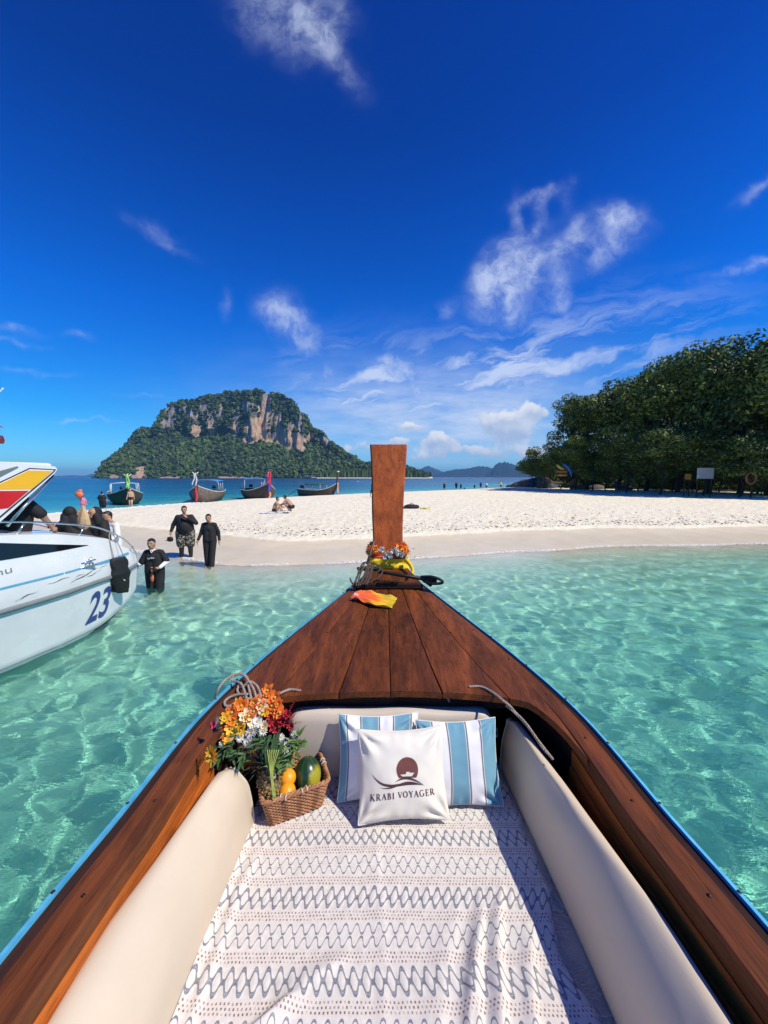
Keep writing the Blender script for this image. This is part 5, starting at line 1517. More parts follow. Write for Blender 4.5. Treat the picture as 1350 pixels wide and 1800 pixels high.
for k in range(22):
    a = 2 * math.pi * k / 22; cx_, sy_ = math.cos(a), math.sin(a)
    x = BX + math.copysign(abs(cx_) ** .4, cx_) * .165; y = 3.44 + math.copysign(abs(sy_) ** .4, sy_) * .115
    z = 1.955 + .012 * math.sin(a * 3) - .03 * abs(cx_)
    mb = MB(); big = (k % 3 != 1)
    if big or sy_ > 0:
        r_ = random.uniform(.040, .052)
        mb.add(*ellipsoid((x, y, z), (r_ * .62, r_ * .62, r_ * .55), 10, 7))
        for j in range(60):
            el = math.asin(random.uniform(-.6, 1)); az = random.uniform(0, 6.28); d = Vector((math.cos(az) * math.cos(el), math.sin(az) * math.cos(el) - .2, math.sin(el)))
            leaf(mb, Vector((x, y, z)) + d * r_ * .45, d, (.3, .2, 1), r_ * .6, r_ * .42, .5, 4, .1)
        o = mb.build('marigold', M['f_mari'])
    else:
        for j in range(50):
            d = Vector((random.uniform(-1, 1), random.uniform(-1, .2), random.uniform(-1, .8))).normalized()
            leaf(mb, Vector((x, y, z - .01)) + d * .014, d, (.3, .2, 1), .018, .007, .3, 3, .1)
        o = mb.build('blossom', M['f_white'])
    child(o, gar)
for (px, py) in [(672, 966), (680, 972), (690, 968), (700, 972), (676, 978), (686, 976), (696, 966), (707, 974)]:
    mb = MB(); c = at_y(px, py, 3.27)
    for j in range(46):
        d = Vector((random.uniform(-1, 1), random.uniform(-1, .2), random.uniform(-1, 1))).normalized()
        leaf(mb, c + d * .006, d, (.3, .2, 1), .030, .011, .3, 3, .1)
    child(mb.build('blossom', M['f_white']), gar)
for k in range(26):
    mb = MB(); c = at_y(random.uniform(684, 712), random.uniform(966, 978), 3.31); leaf(mb, c, (random.uniform(-1, 1), -.6, random.uniform(-.6, .6)), (0, -.3, 1), .035, .010, .3, 5); child(mb.build('leaf', M['g_dark']), gar)
mb = MB()
for k in range(60):
    c = at_y(random.uniform(712, 731), random.uniform(962, 982), 3.34); mb.add(*ellipsoid(c, (.004, .004, .004), 5, 3))
    leaf(mb, c, (random.uniform(-1, 1), -.5, random.uniform(-1, 1)), (0, 0, 1), .016, .004, .2, 3)
child(mb.build('sprig', M['f_cream']), gar)['kind'] = 'stuff'
# ---- scarf lying on the deck tip
NXS, NYS = 60, 26
v = []; f = []; uvs = []
a0, a1 = Vector(at_z(622, 1038, 1.70)), Vector(at_z(694, 1057, 1.655))
for j in range(NYS):
    for i in range(NXS):
        s = i / (NXS - 1); t = j / (NYS - 1) - .5
        wd = (.085 + .11 * math.sin(math.pi * min(1, s * .75 + .10)) if s < .75 else .085 + .11 * math.sin(math.pi * .6625) * (1 - (s - .75) * 1.0)) * .92
        c = a0.lerp(a1, s); d = (a1 - a0).normalized(); nn = Vector((-d.y, d.x, 0))
        p = c + nn * t * wd + nn * .012 * math.sin(s * 7)
        h = .010 + .014 * (1 + math.sin(t * 26 + s * 5 + 2 * math.sin(s * 6))) * (1 - .35 * s) + .010 * float(vnoise(s * 6, t * 7, 1))
        z = deck_z(p.x, p.y) if abs(p.x - BX) < ehw(p.y) - .03 else ez(p.y) - .02 - .25 * (abs(p.x - BX) - ehw(p.y) + .03)
        v.append((p.x, p.y, z + h + .004)); uvs.append((s, t + .5))
f = [(j * NXS + i, j * NXS + i + 1, (j + 1) * NXS + i + 1, (j + 1) * NXS + i) for j in range(NYS - 1) for i in range(NXS - 1)]
m, n, b = new_mat('scarf_silk'); ux_, uy_, _ = n.sep(n.node('ShaderNodeUVMap').outputs[0])
k_ = n.m('ADD', ux_, n.m('MULTIPLY', n.m('SUBTRACT', n.noise(n.node('ShaderNodeUVMap').outputs[0], 5, 3), .5), .35)); k_ = n.m('ADD', k_, n.m('MULTIPLY', n.m('ABSOLUTE', n.m('SUBTRACT', uy_, .45)), .7))
n.put(b.inputs['Base Color'], n.ramp(k_, [(.06, (.85, .62, .66)), (.16, (.95, .14, .04)), (.60, (.98, .20, .02)), (.80, (.88, .45, .01)), (1.0, (.70, .50, .02))])); b.inputs['Roughness'].default_value = .5; b.inputs['Sheen Weight'].default_value = .3
o = mesh_obj('scarf', v, f, m, None, True, np.array(uvs)); rebase(o, a0); tag(o, 'orange and yellow silk scarf crumpled on the tip of the foredeck', 'scarf')
# ---- anchor and its rope
anc = empty('anchor', at_y(690, 1012, 3.05), 'dark iron anchor laid across the bow in front of the stem post', 'anchor')
mb = MB(); p0, p1 = at_y(628, 999, 3.10), at_y(768, 1021, 2.98)
mb.add(*tube([p0, p0.lerp(p1, .5), p1], [.013, .015, .017], 10)); child(mb.build('shank', M['iron']), anc)
c = at_y(757, 1019, 2.99)
mb = MB()
mb.add(*tube(smooth_path([at_y(740, 1014, 3.00), at_y(760, 1014, 2.97), at_y(776, 1020, 2.95), at_y(776, 1025, 2.95), at_y(760, 1026, 2.96), at_y(745, 1022, 2.99)], 24), .012, 8)); child(mb.build('shackle', M['iron']), anc)
for (tip, s_) in (((761, 1012), .02), ((757, 1032), -.02)):
    mb = MB(); b0 = at_y(736, 1017, 3.02); b1 = at_y(766, 1021, 2.98); t_ = at_y(tip[0], tip[1], 2.98 + s_)
    mb.add([b0 + Vector((0, -.006, 0)), b1 + Vector((0, -.006, 0)), t_ + Vector((0, -.004, 0)), b0 + Vector((0, .008, 0)), b1 + Vector((0, .008, 0)), t_ + Vector((0, .006, 0))], [(0, 1, 2), (5, 4, 3), (0, 3, 4, 1), (1, 4, 5, 2), (2, 5, 3, 0)])
    child(mb.build('fluke', M['iron'], None, False), anc)
mb = MB(); mb.add(*tube([at_y(645, 992, 3.12), at_y(650, 975, 3.14), at_y(658, 950, 3.17)], [.011, .010, .010], 8)); mb.add(*box(at_y(658, 950, 3.17), (.026, .02, .012), bev=.003)); child(mb.build('stock', M['rusty']), anc)
rp = np.random.default_rng(4); segs = []
for k in range(8):
    x0 = 627 + k * 3.4
    segs.append([A(x0 + 10, 990 + rp.uniform(-2, 6), 3.08), A(x0 + 4 + rp.uniform(-3, 3), 1000, 3.04), A(x0 - 2 + rp.uniform(-3, 3), 1016, 3.0), A(x0 - 6 + rp.uniform(-3, 3), 1030 + rp.uniform(-4, 3), 2.97)])
segs += [[A(634, 996, 3.06), A(640, 989, 3.08), A(655, 990, 3.08), A(668, 997, 3.06), A(662, 1006, 3.04), A(646, 1002, 3.05)], [A(632, 1004, 3.04), A(650, 995, 3.06), A(672, 1002, 3.05), A(664, 1016, 3.0), A(650, 1022, 2.99)], [A(615, 1016, 3.02), A(620, 1026, 3.0), A(628, 1028, 3.0)]]
rope('rope', segs, .0068, 'tangled weathered rope hanging round the anchor left of the stem post', None, 'dark_rope')
# ================================================================== SPEEDBOAT
SH = Vector((.29, .957, 0)).normalized(); SR = Vector((SH.y, -SH.x, 0))       # heading, starboard
S0 = Vector((-5.26, 7.06, 0))
def sb(s, l, z): return S0 + SH * s + SR * l + Vector((0, 0, z))
SHEER = [(-9, 1.85), (-3, 1.92), (-2.2, 1.87), (-1.5, 1.77), (-.65, 1.56), (-.1, 1.26), (.2, 1.06), (.43, .84)]
BEAM = [(-9, 1.22), (-3, 1.24), (-1.5, 1.08), (-.65, .84), (-.1, .58), (.2, .37), (.34, .20), (.40, .10), (.43, .03)]
sz_ = lambda s: float(np.interp(s, [q[0] for q in SHEER], [q[1] for q in SHEER])); sbm = lambda s: float(np.interp(s, [q[0] for q in BEAM], [q[1] for q in BEAM]))
SS = np.concatenate([np.linspace(-9, -2, 16, endpoint=False), np.linspace(-2, .1, 26, endpoint=False), np.linspace(.1, .43, 14)])
spd = empty('speedboat', sb(-3, 0, 0), 'white speedboat with red and yellow striped roof side and blue 23 on its bow', 'speedboat')
def sput(mb, name, mat, smooth=True): return keep_world(mb.build(name, mat, None, smooth), spd)
def keel(s): return -.42 if s < -1.2 else (-.42 + .42 * ((s + 1.2) / 1.2) ** 1.6 if s < 0 else .62 * (s / .43) ** 1.9)
def side_pt(s, z):
    """lateral half width of the hull side at height z"""
    b_ = sbm(s); zs = sz_(s); k = keel(s); zr = min(.90, zs * .86)
    zc = k + (zr - k) * .33
    xs = [k, zc, zr, zr + .001, (zr + zs) / 2, zs]
    ys = [0, b_ * .80, b_ * .975, b_ * 1.0, b_ * .99, b_ * .93]
    return float(np.interp(z, xs, ys))
rings_l = []; mbh = MB(); rows = []
for s in SS:
    zs = sz_(s); k = keel(s); zr = min(.90, zs * .86)
    zz = np.concatenate([np.linspace(k, zr - .03, 12), np.linspace(zr, zs, 7)])
    r_ = [sb(s, -side_pt(s, z), z) for z in zz[::-1]] + [sb(s, side_pt(s, z), z) for z in zz[1:]]
    rows.append(r_)
mbh.add(*loft(rows)); mbh.f.append(tuple(range(len(rows[0]) - 1, -1, -1))); mbh.mi.append(0)
sput(mbh, 'hull', M['white_gel'])
# red bottom stripe at the waterline
M['antifoul'] = plain('antifoul', (.19, .045, .035), .7, var=.2, nscale=5, dark=(.10, .05, .04)); M['grey_rub'] = plain('grey_rub', (.20, .235, .235), .6, var=.12, nscale=5); M['decal_blue'] = plain('decal_blue', (.012, .03, .20), .4, var=.15, nscale=30, bump=0, dark=(.05, .09, .26)); M['stripe_blue'] = plain('stripe_blue', (.13, .42, .62), .4, var=.1, nscale=20, bump=0)
def hull_band(name, mat, f0, f1, s0, s1, off=.006, n_=60, both=True, cols=3):
    for sd in ((1, -1) if both else (1,)):
        mb = MB(); rr = []
        for s in np.linspace(s0, s1, n_):
            a, b_ = f0(s), f1(s)
            rr.append([sb(s, sd * (side_pt(s, a + (b_ - a) * t) + off), a + (b_ - a) * t) for t in np.linspace(0, 1, cols)])
        mb.add(*loft([r[::-1] for r in rr] if sd < 0 else rr)); sput(mb, name, mat)
hull_band('boot_stripe', M['antifoul'], lambda s: max(-.2, keel(s) + .01), lambda s: .085 + .06 * max(0, (s + .6)), -8.9, .06, .008)
# rubbing strake: a real half round bead
for sd in (1, -1):
    mb = MB(); rr = []
    for s in np.linspace(-8.9, .40, 80):
        zr = min(.90, sz_(s) * .86); c = side_pt(s, zr); h = .042 if s < .2 else .03
        rr.append([sb(s, sd * (c - .01), zr - h), sb(s, sd * (c + .028), zr - h * .7), sb(s, sd * (c + .040), zr), sb(s, sd * (c + .028), zr + h * .7), sb(s, sd * (c - .01), zr + h)])
    if sd < 0: rr = [r[::-1] for r in rr]
    mb.add(*loft(rr)); sput(mb, 'rubbing_strake', M['grey_rub'])
hull_band('blue_stripe', M['stripe_blue'], lambda s: 1.165 + .02 * (s < -1), lambda s: 1.215, -8.9, -.12, .004)
# dark window wedge high on the side
M['dark_glass'] = plain('dark_glass', (.008, .009, .011), .12, var=.1, bump=0, spec=.6)
hull_band('side_window', M['dark_glass'], lambda s: 1.52 + .03 * -(s + 1.05) * .9, lambda s: 1.525 + .21 * min(1.6, -(s + 1.05)), -6.5, -1.05, .005)
# foredeck
mb = MB(); rr = []
for s in SS[:]:
    b_ = side_pt(s, sz_(s)); zs = sz_(s)
    rr.append([sb(s, b_ * t, zs + .07 * (1 - t * t) * min(1, b_)) for t in np.linspace(1, -1, 11)])
v_, f_ = loft(rr); nn_ = 11
keep = []
for q in f_:
    i_, j_ = q[0] // nn_, q[0] % nn_
    s_c = SS[i_]
    if not (-2.4 < s_c < -.12 and 2 <= j_ <= 7): keep.append(q)
mb.add(v_, keep); sput(mb, 'deck', M['white_gel'])
mb = MB(); rr = []
for s in [q for q in SS if -2.5 < q < 0.02]:
    b_ = side_pt(s, sz_(s)) * .66; zs = sz_(s) + .03
    rr.append([sb(s, -b_, zs), sb(s, -b_ * .95, .46), sb(s, b_ * .95, .46), sb(s, b_, zs)])
mb.add(*loft(rr)); mb.add(rr[-1], [(0, 1, 2, 3)]); mb.add(rr[0], [(3, 2, 1, 0)]); sput(mb, 'bow_well', M['white_gel'], False)
# stem guard
mb = MB(); P_ = [sb(s + .012, 0, keel(s) if s > 0 else keel(s)) for s in np.linspace(0, .43, 14)] + [sb(.445, 0, .74), sb(.44, 0, .84)]
mb.add(*tube(P_, .016, 8)); sput(mb, 'stem_guard', M['grey_rub'])
# stainless bow rail with stanchions, cleat
mb = MB()
railp = [sb(s, sbm(s) * .90, sz_(s) + h) for s, h in ((-2.6, .16), (-2.0, .17), (-1.3, .17), (-.8, .17), (-.3, .16), (0, .13), (.25, .09), (.40, .03))]
mb.add(*tube(smooth_path(railp, 60), .014, 8)); sput(mb, 'bow_rail', M['steel'])
mb = MB(); railp = [sb(s, -sbm(s) * .90, sz_(s) + h) for s, h in ((-2.6, .16), (-2.0, .17), (-1.3, .17), (-.8, .17), (-.3, .16), (0, .13), (.25, .09), (.40, .03))]
mb.add(*tube(smooth_path(railp, 60), .014, 8)); sput(mb, 'bow_rail', M['steel'])
for s in (-1.9, -1.05, -.35, .12):
    for sd in (1, -1):
        mb = MB(); mb.add(*tube([sb(s - .10, sd * sbm(s) * .88, sz_(s)), sb(s, sd * sbm(s) * .90, sz_(s) + .155)], .012, 8)); sput(mb, 'stanchion', M['steel'])
mb = MB(); c = sb(-1.12, side_pt(-1.12, 1.2) + .02, 1.19)
mb.add(*box(c + Vector((0, 0, .02)), (.05, .26, .02), Matrix.Rotation(-.29, 3, 'Z'), .005)); mb.add(*tube([c + SH * .04 + Vector((0, 0, .02)), c + SH * .04 + Vector((0, 0, .15))], .018, 10)); mb.add(*tube([c - SH * .04 + Vector((0, 0, .02)), c - SH * .04 + Vector((0, 0, .11))], .018, 10)); mb.add(*tube([c - SH * .11 + Vector((0, 0, .08)), c + SH * .11 + Vector((0, 0, .10))], .012, 8))
sput(mb, 'cleat', M['steel'])
# scuffs on the gel coat
M['scuff'] = plain('scuff', (.10, .09, .08), .8, bump=0)
for k, (s0_, z0_, ds, dz_, w_) in enumerate([(-1.05, 1.02, .55, .11, .007), (-.75, 1.03, .3, .05, .005), (-1.35, 1.10, .35, .03, .005), (-1.75, 1.0, .3, .05, .004), (-.95, 1.09, .2, .02, .004), (-.5, 1.10, .2, .05, .004)]):
    mb = MB(); rr = []
    for t in np.linspace(0, 1, 16):
        s = s0_ - .42 + ds * t; z = z0_ + dz_ * t + .008 * math.sin(t * 9 + k); h = w_ * math.sin(math.pi * t) * (.5 + random.random())
        rr.append([sb(s, side_pt(s, z - h) + .003, z - h), sb(s, side_pt(s, z + h) + .003, z + h)])
    mb.add(*loft(rr)); sput(mb, 'scuff', M['scuff'])
# lettering on the hull
def text_mesh(body, offset=0.0):
    cu = bpy.data.curves.new('t', 'FONT'); cu.body = body; cu.size = 1; cu.offset = offset; cu.resolution_u = 6
    o = bpy.data.objects.new('t', cu); COL.objects.link(o)
    me = bpy.data.meshes.new_from_object(o.evaluated_get(bpy.context.evaluated_depsgraph_get()))
    bpy.data.objects.remove(o); bmx = bmesh.new(); bmx.from_mesh(me); bmesh.ops.triangulate(bmx, faces=bmx.faces[:])
    bmesh.ops.subdivide_edges(bmx, edges=[e for e in bmx.edges if e.calc_length() > .15], cuts=2)
    v = np.array([v.co[:] for v in bmx.verts]); f = [[q.index for q in p.verts] for p in bmx.faces]; bmx.free(); bpy.data.meshes.remove(me)
    return v, f
def hull_text(body, name, s_start, z_base, H, W_, slant, mat, offset=0.0, up=.0, lift=.006):
    v, f = text_mesh(body, offset)
    x = (v[:, 0] - v[:, 0].min()) / (v[:, 0].max() - v[:, 0].min()); y = v[:, 1] / .72
    out_ = []
    for a, b_ in zip(x, y):
        s = s_start + a * W_ + b_ * slant; z = z_base + b_ * H + up * a
        out_.append(sb(s, side_pt(s, z) + lift, z))
    mb = MB(); mb.add(out_, f); return sput(mb, name, mat, False)
hull_text('23', 'number', -1.13, .24, .50, .42, .10, M['decal_blue'], .022, .02)
hull_text('3 คน', 'lettering', -2.45, 1.36, .075, .30, 0, M['grey_rub'], .0, .02)
# roof side panel: white with yellow and red bands, leaning forward
n_p = SR; p0_ = sb(0, 1.10, 0)
def pp(px, py, lift=0.0): return at_plane(px, py, p0_ + n_p * lift, n_p)
def prism(name, pts, mat, lift, th):
    mb = MB(); a = [pp(x, y, lift) for x, y in pts]; b_ = [q - n_p * th for q in a]; k = len(a)
    f = [tuple(range(k)), tuple(range(2 * k - 1, k - 1, -1))] + [(i, (i + 1) % k, k + (i + 1) % k, k + i) for i in range(k)]
    f = [q[::-1] for q in f]
    mb.add(a + b_, f); return sput(mb, name, mat, False)
M['pan_yellow'] = plain('panel_yellow', (.90, .47, .012), .35, var=.03, bump=0, coat=.3); M['pan_red'] = plain('panel_red', (.62, .008, .010), .35, var=.04, bump=0, coat=.3)
prism('roof_side', [(-160, 800), (0, 812), (50, 815), (97, 820), (101, 825), (96, 832), (0, 918), (-150, 1075), (-260, 1075)], M['white_gel'], 0, .07)
prism('outline_band', [(-160, 925), (-60, 880), (0, 847), (52, 822.5), (99, 825), (93, 832), (0, 911), (-90, 1002), (-160, 1040)], M['black'], .004, .006)
prism('white_band', [(-160, 927), (-60, 883), (0, 849.5), (53, 824.5), (95, 826.5), (91, 831), (0, 907), (-90, 998), (-160, 1036)], M['white_gel'], .008, .006)
prism('yellow_band', [(-160, 929), (-60, 886), (0, 851), (50, 827), (92.5, 828), (56, 859.5), (0, 860), (-60, 890), (-160, 940)], M['pan_yellow'], .012, .006)
prism('red_band', [(-60, 892), (0, 863), (51, 862.5), (15, 893), (0, 895), (-60, 920)], M['pan_red'], .012, .006)
prism('roof_window', [(-160, 860), (0, 828), (30, 819.5), (33, 821), (0, 838), (-160, 905)], M['grey_rub'], .010, .006)
# roof slab, far side panel, windscreen pillars and a seat back inside
mb = MB(); tf = pp(97, 821); s_t = (tf - S0).dot(SH)
mb.add(*box(sb(s_t - 1.6, 0, tf.z + .02), (2.1, 3.2, .07), Matrix.Rotation(-math.atan2(.29, .957), 3, 'Z'), .02)); sput(mb, 'roof', M['white_gel'])
mb = MB(); a = [pp(x, y, -2.2) for x, y in []]
for l in (-1.05,):
    q = [(s_t, tf.z), (s_t - .95, 1.8), (s_t - 3, 1.8), (s_t - 3, tf.z)]
    A_ = [sb(x, l, z) for x, z in q] + [sb(x, l - .05, z) for x, z in q]
    mb.add(A_, [(0, 1, 2, 3), (7, 6, 5, 4)] + [(i, (i + 1) % 4, 4 + (i + 1) % 4, 4 + i) for i in range(4)])
sput(mb, 'roof_side', M['white_gel'], False)
mb = MB(); mb.add(*tube([pp(94, 836, -.10), pp(40, 893, -.10), pp(12, 925, -.10)], .02, 8)); sput(mb, 'windscreen_frame', M['steel'])
mb = MB(); mb.add(*tube([sb(s_t - .72, 1.0, 1.72), sb(s_t - .74, 1.0, 2.1)], .028, 8)); sput(mb, 'pillar', M['black'])
mb = MB(); mb.add(*box(sb(s_t - .95, .55, 1.80), (.7, .10, .22), Matrix.Rotation(-math.atan2(.29, .957), 3, 'Z'), .03)); sput(mb, 'coaming', M['white_gel'])
# whip antenna and little flag up on the roof
mb = MB(); q0 = at_y(-6, 700, 4.4); q1 = at_y(5, 682, 4.4)
fp = empty('flag_pole', sb(s_t - 1.2, .6, tf.z), 'short white pole with small red and white flags standing on the speedboat roof', 'flag pole')
base = at_y(-4, 812, 4.5)
mb.add(*tube([base, at_y(-3, 770, 4.5), at_y(-2, 690, 4.5), at_y(6, 682, 4.5)], .008, 6)); keep_world(mb.build('pole', M['white_gel']), fp)
for (py, col_, h) in ((748, 'pan_red', 4), (764, 'pan_red', 16)):
    mb = MB(); a = [at_y(-4, py, 4.5), at_y(5, py + 2, 4.45), at_y(8, py + h * .6, 4.45), at_y(6, py + h, 4.5), at_y(-4, py + h, 4.5)]
    a = [Vector(q) for q in a]; mb.add(a + [q + Vector((0, .006, 0)) for q in a], [(0, 1, 2, 3, 4), (9, 8, 7, 6, 5)] + [(i, 5 + i, 5 + (i + 1) % 5, (i + 1) % 5) for i in range(5)]); keep_world(mb.build('flag', M[col_], None, False), fp)
# black bag hung over the bow rail
bag_c = sb(-.20, .62, .84)
mb = MB(); rr = []
for t in np.linspace(0, 1, 18):
    z = 1.21 - .63 * t; w = .125 + .035 * math.sin(t * 2.6) + .010 * math.sin(t * 14); dth = .045 + .02 * math.sin(t * 3.1)
    c = sb(-.54 + .06 * t, side_pt(-.54, min(z, 1.1)) + .075 - .02 * t, z)
    ring = []
    for a in np.linspace(0, 2 * math.pi, 21)[:-1]:
        e = .45
        ring.append(c + SH * math.copysign(abs(math.cos(a)) ** e, math.cos(a)) * (w - .012 * math.sin(t * 20 + a * 3)) + SR * math.copysign(abs(math.sin(a)) ** .8, math.sin(a)) * dth + Vector((0, 0, -.05 * t * math.cos(a) * (1 if t > .8 else 0) + .02 * math.sin(a * 3) * (t > .9))))
    rr.append(ring)
mb.add(*loft(rr, True, True)); bag = world_thing('bag', mb, M['black'], 'black bag with a small white mark hanging over the speedboat bow beside the 23', 'bag')
mb = MB(); q = sb(-.46, side_pt(-.50, .86) + .075 + .052, .90)
for k in range(4): mb.add(*box(q + SH * (.02 * math.sin(k * 2)) + Vector((0, 0, -.035 * k)) , (.012, .045, .014), Matrix.Rotation(.5 * (-1) ** k, 3, SR) ))
child(mb.build('printed_mark', M['white'], None, False), bag)
mb = MB()
mb.add(*tube(smooth_path([sb(-.62, .86, 1.20), sb(-.60, .76, 1.60), sb(-.48, .72, 1.57), sb(-.42, .84, 1.18)], 14), .008, 6)); child(mb.build('strap', M['rope']), bag)

# ================================================================== LONGTAIL BOATS ALONG THE FAR SHORE
M['lt_hull'] = plain('lt_hull', (.11, .085, .062), .75, var=.3, nscale=3.0, dark=(.04, .03, .022), bump=.6, bdist=.03); M['lt_hull2'] = plain('lt_hull2', (.22, .19, .155), .8, var=.3, nscale=5.0, dark=(.07, .06, .05), bump=.6, bdist=.03); M['lt_olive'] = plain('lt_olive', (.075, .08, .045), .8, var=.3, nscale=3, dark=(.03, .034, .02))
M['lt_blue'] = plain('roof_blue', (.05, .28, .70), .5, var=.1, nscale=3); M['lt_green'] = plain('roof_green', (.045, .14, .09), .6, var=.2, nscale=3); M['lt_white'] = plain('lt_white', (.72, .73, .70), .6, nscale=5); M['rib_green'] = plain('rib_green', (.36, .72, .20), .7); M['rib_pink'] = plain('rib_pink', (.80, .10, .30), .7); M['rib_red'] = plain('rib_red', (.62, .05, .07), .7); M['rib_blue'] = plain('rib_blue', (.10, .08, .45), .7); M['rib_peach'] = plain('rib_peach', (.85, .38, .25), .7)
def longtail(loc, rz, label, hull, L_=7.6, beam=1.35, free=1.05, roof=None, roof_h=1.0, ribbons=(), post='lt_white', fork=True, edge='lt_white', engine=True, rise=.75, post_h=1.25):
    t_ = empty('longtail_boat', loc, label, 'boat', 'longtail boats moored along the far shore', rz)
    def cput(mb, nm, mat, smooth=True): o = mb.build(nm, mat, None, smooth); o.parent = t_; return o
    def bw(u): return beam * (1 - max(0, (u - .1) / .9) ** 2.2) * (1 - .25 * max(0, (-u - .3) / .7) ** 2)      # u -1 stern .. 1 bow
    def shz(u): return free * (.62 + .10 * u * u) + rise * max(0, u) ** 3.0
    def kz(u): return -.28 + (rise * .9 + free * .55) * max(0, (u - .55) / .45) ** 2.2
    mb = MB(); rr = []
    for u in np.linspace(-1, 1, 34):
        b_ = max(bw(u), .05); ring = []
        for q in np.linspace(0, 1, 8): ring.append((b_ * (1 - q ** 2.4) ** .6, u * L_ / 2, shz(u) + (kz(u) - shz(u)) * q))
        rr.append([(-p[0], p[1], p[2]) for p in ring][:-1] + ring[::-1])
    mb.add(*loft(rr)); mb.add(rr[0], [tuple(range(len(rr[0]) - 1, -1, -1))]); cput(mb, 'hull', M[hull])
    mb = MB(); rr = []
    for u in np.linspace(-1, .96, 24): b_ = max(bw(u) - .05, .03); rr.append([(-b_, u * L_ / 2, shz(u) - (.28 if u < .35 else .05)), (b_, u * L_ / 2, shz(u) - (.28 if u < .35 else .05))])
    mb.add(*loft(rr)); cput(mb, 'deck', M['lt_hull'], False)
    for sd in (-1, 1):
        mb = MB(); mb.add(*tube([(sd * max(bw(u), .04), u * L_ / 2, shz(u) + .02) for u in np.linspace(-1, 1, 30)], .045, 6)); cput(mb, 'gunwale', M[edge])
    yb = L_ / 2; zb = shz(1)
    mb = MB(); rr = []
    for q in np.linspace(0, 1, 10): 
        z = zb - .5 + (post_h + .5) * q; y = yb - .10 + .35 * q; w = .09 + .05 * q; rr.append([(-w, y - .07, z), (w, y - .07, z), (w, y + .07, z), (-w, y + .07, z)])
    mb.add(*loft(rr, True, True)); cput(mb, 'stem_post', M['lt_hull'], False)
    top_z = zb + post_h; ty = yb + .25
    if fork:
        for sd in (-1, 1):
            mb = MB(); mb.add(*tube([(sd * .03, ty, top_z - .1), (sd * .14, ty, top_z + .06), (sd * .30, ty, top_z + .20)], [.05, .055, .03], 6)); cput(mb, 'horn', M[post])
    else:
        mb = MB(); mb.add(*box((0, ty, top_z + .05), (.34, .24, .14), bev=.03)); cput(mb, 'post_cap', M[post])
    for k, (rib, x0, z0_, x1, z1_, w) in enumerate(ribbons):
        mb = MB(); rr = []
        for q in np.linspace(0, 1, 14):
            x = x0 + (x1 - x0) * q + .04 * math.sin(q * 7 + k); z = z0_ + (z1_ - z0_) * q; y = yb + .12 + .10 * max(0, (z - zb) / post_h) + .08 + .02 * k + .03 * math.sin(q * 9)
            ww = w * (.7 + .5 * math.sin(q * 3)); rr.append([(x - ww, y, z), (x, y + .05, z), (x + ww, y, z), (x, y + .01, z)])
        mb.add(*loft(rr, True, True)); cput(mb, 'ribbon', M[rib])
    if roof:
        kind, y0, y1 = roof; zf = shz(0) + roof_h
        for sd in (-1, 1):
            for y in np.linspace(y0, y1, 3):
                mb = MB(); mb.add(*tube([(sd * beam * .80, y, shz(0) - .2), (sd * beam * .76, y, zf)], .028, 6)); cput(mb, 'canopy_post', M['lt_white'])
            mb = MB(); mb.add(*tube([(sd * beam * .76, y0, zf), (sd * beam * .76, y1, zf)], .028, 6)); cput(mb, 'canopy_rail', M['lt_white'])
        for y in (y0, y1):
            mb = MB(); mb.add(*tube([(-beam * .76, y, zf), (0, y, zf + .10), (beam * .76, y, zf)], .028, 6)); cput(mb, 'canopy_rail', M['lt_white'])
        if kind:
            mb = MB(); rr = []
            for y in np.linspace(y0 - .1, y1 + .1, 6): rr.append([(x * beam * .85, y, zf + .05 + .16 * (1 - x * x)) for x in np.linspace(-1, 1, 9)] + [(x * beam * .85, y, zf - .03 + .16 * (1 - x * x)) for x in np.linspace(1, -1, 9)])
            mb.add(*loft(rr, True, True)); cput(mb, 'roof', M[kind])
    if engine:
        mb = MB(); mb.add(*box((0, -L_ / 2 + .3, shz(-1) + .30), (.36, .6, .36), bev=.06)); cput(mb, 'engine', M['iron'])
        mb = MB(); mb.add(*tube([(0, -L_ / 2 + .1, shz(-1) + .25), (.3, -L_ / 2 - 2.2, -.1)], .03, 6)); cput(mb, 'propeller_shaft', M['iron'])
    return t_
def onz(px, py, z=0.0): p = at_z(px, py, z); return p
def face(px, deg=0): return R(180) + math.atan2(-(px - 675), FPX) * -1 * -1 + R(deg)
def placed(px, py, rz, L_=7.6):
    """bow foot at the pixel, boat running away behind it"""
    p = onz(px, py, 0); d = Vector((-math.sin(rz), math.cos(rz), 0))
    return (p.x - d.x * L_ * .42, p.y - d.y * L_ * .42, 0)
def toward(px): p = onz(px, 885); return math.atan2(-(-p.x), -p.y) # bow pointing at the camera
rz1 = toward(224) + R(4)
longtail(placed(226, 888, rz1), rz1, 'dark olive longtail boat with a green ribbon on its prow, behind the shirtless wader', 'lt_olive', beam=1.42, free=1.55, roof=(None, -1.6, 1.0), roof_h=1.0, ribbons=[('rib_green', 0, 2.9, .12, 1.6, .13), ('rib_green', -.05, 2.7, -.03, 1.5, .09)], rise=.55, post_h=1.0)
rz2 = toward(357) - R(14)
longtail(placed(350, 884, rz2), rz2, 'grey weathered longtail boat with a bright blue canopy and a red ribbon down its prow', 'lt_hull2', beam=1.50, free=1.6, roof=('lt_blue', -2.4, -.4), roof_h=1.15, ribbons=[('rib_red', 0, 1.6, .05, .1, .13), ('lt_white', -.06, 3.0, -.02, 1.7, .08), ('lt_white', .05, 2.9, .3, 1.8, .08)], rise=.6, post_h=1.15)
rz3 = toward(460) + R(16)
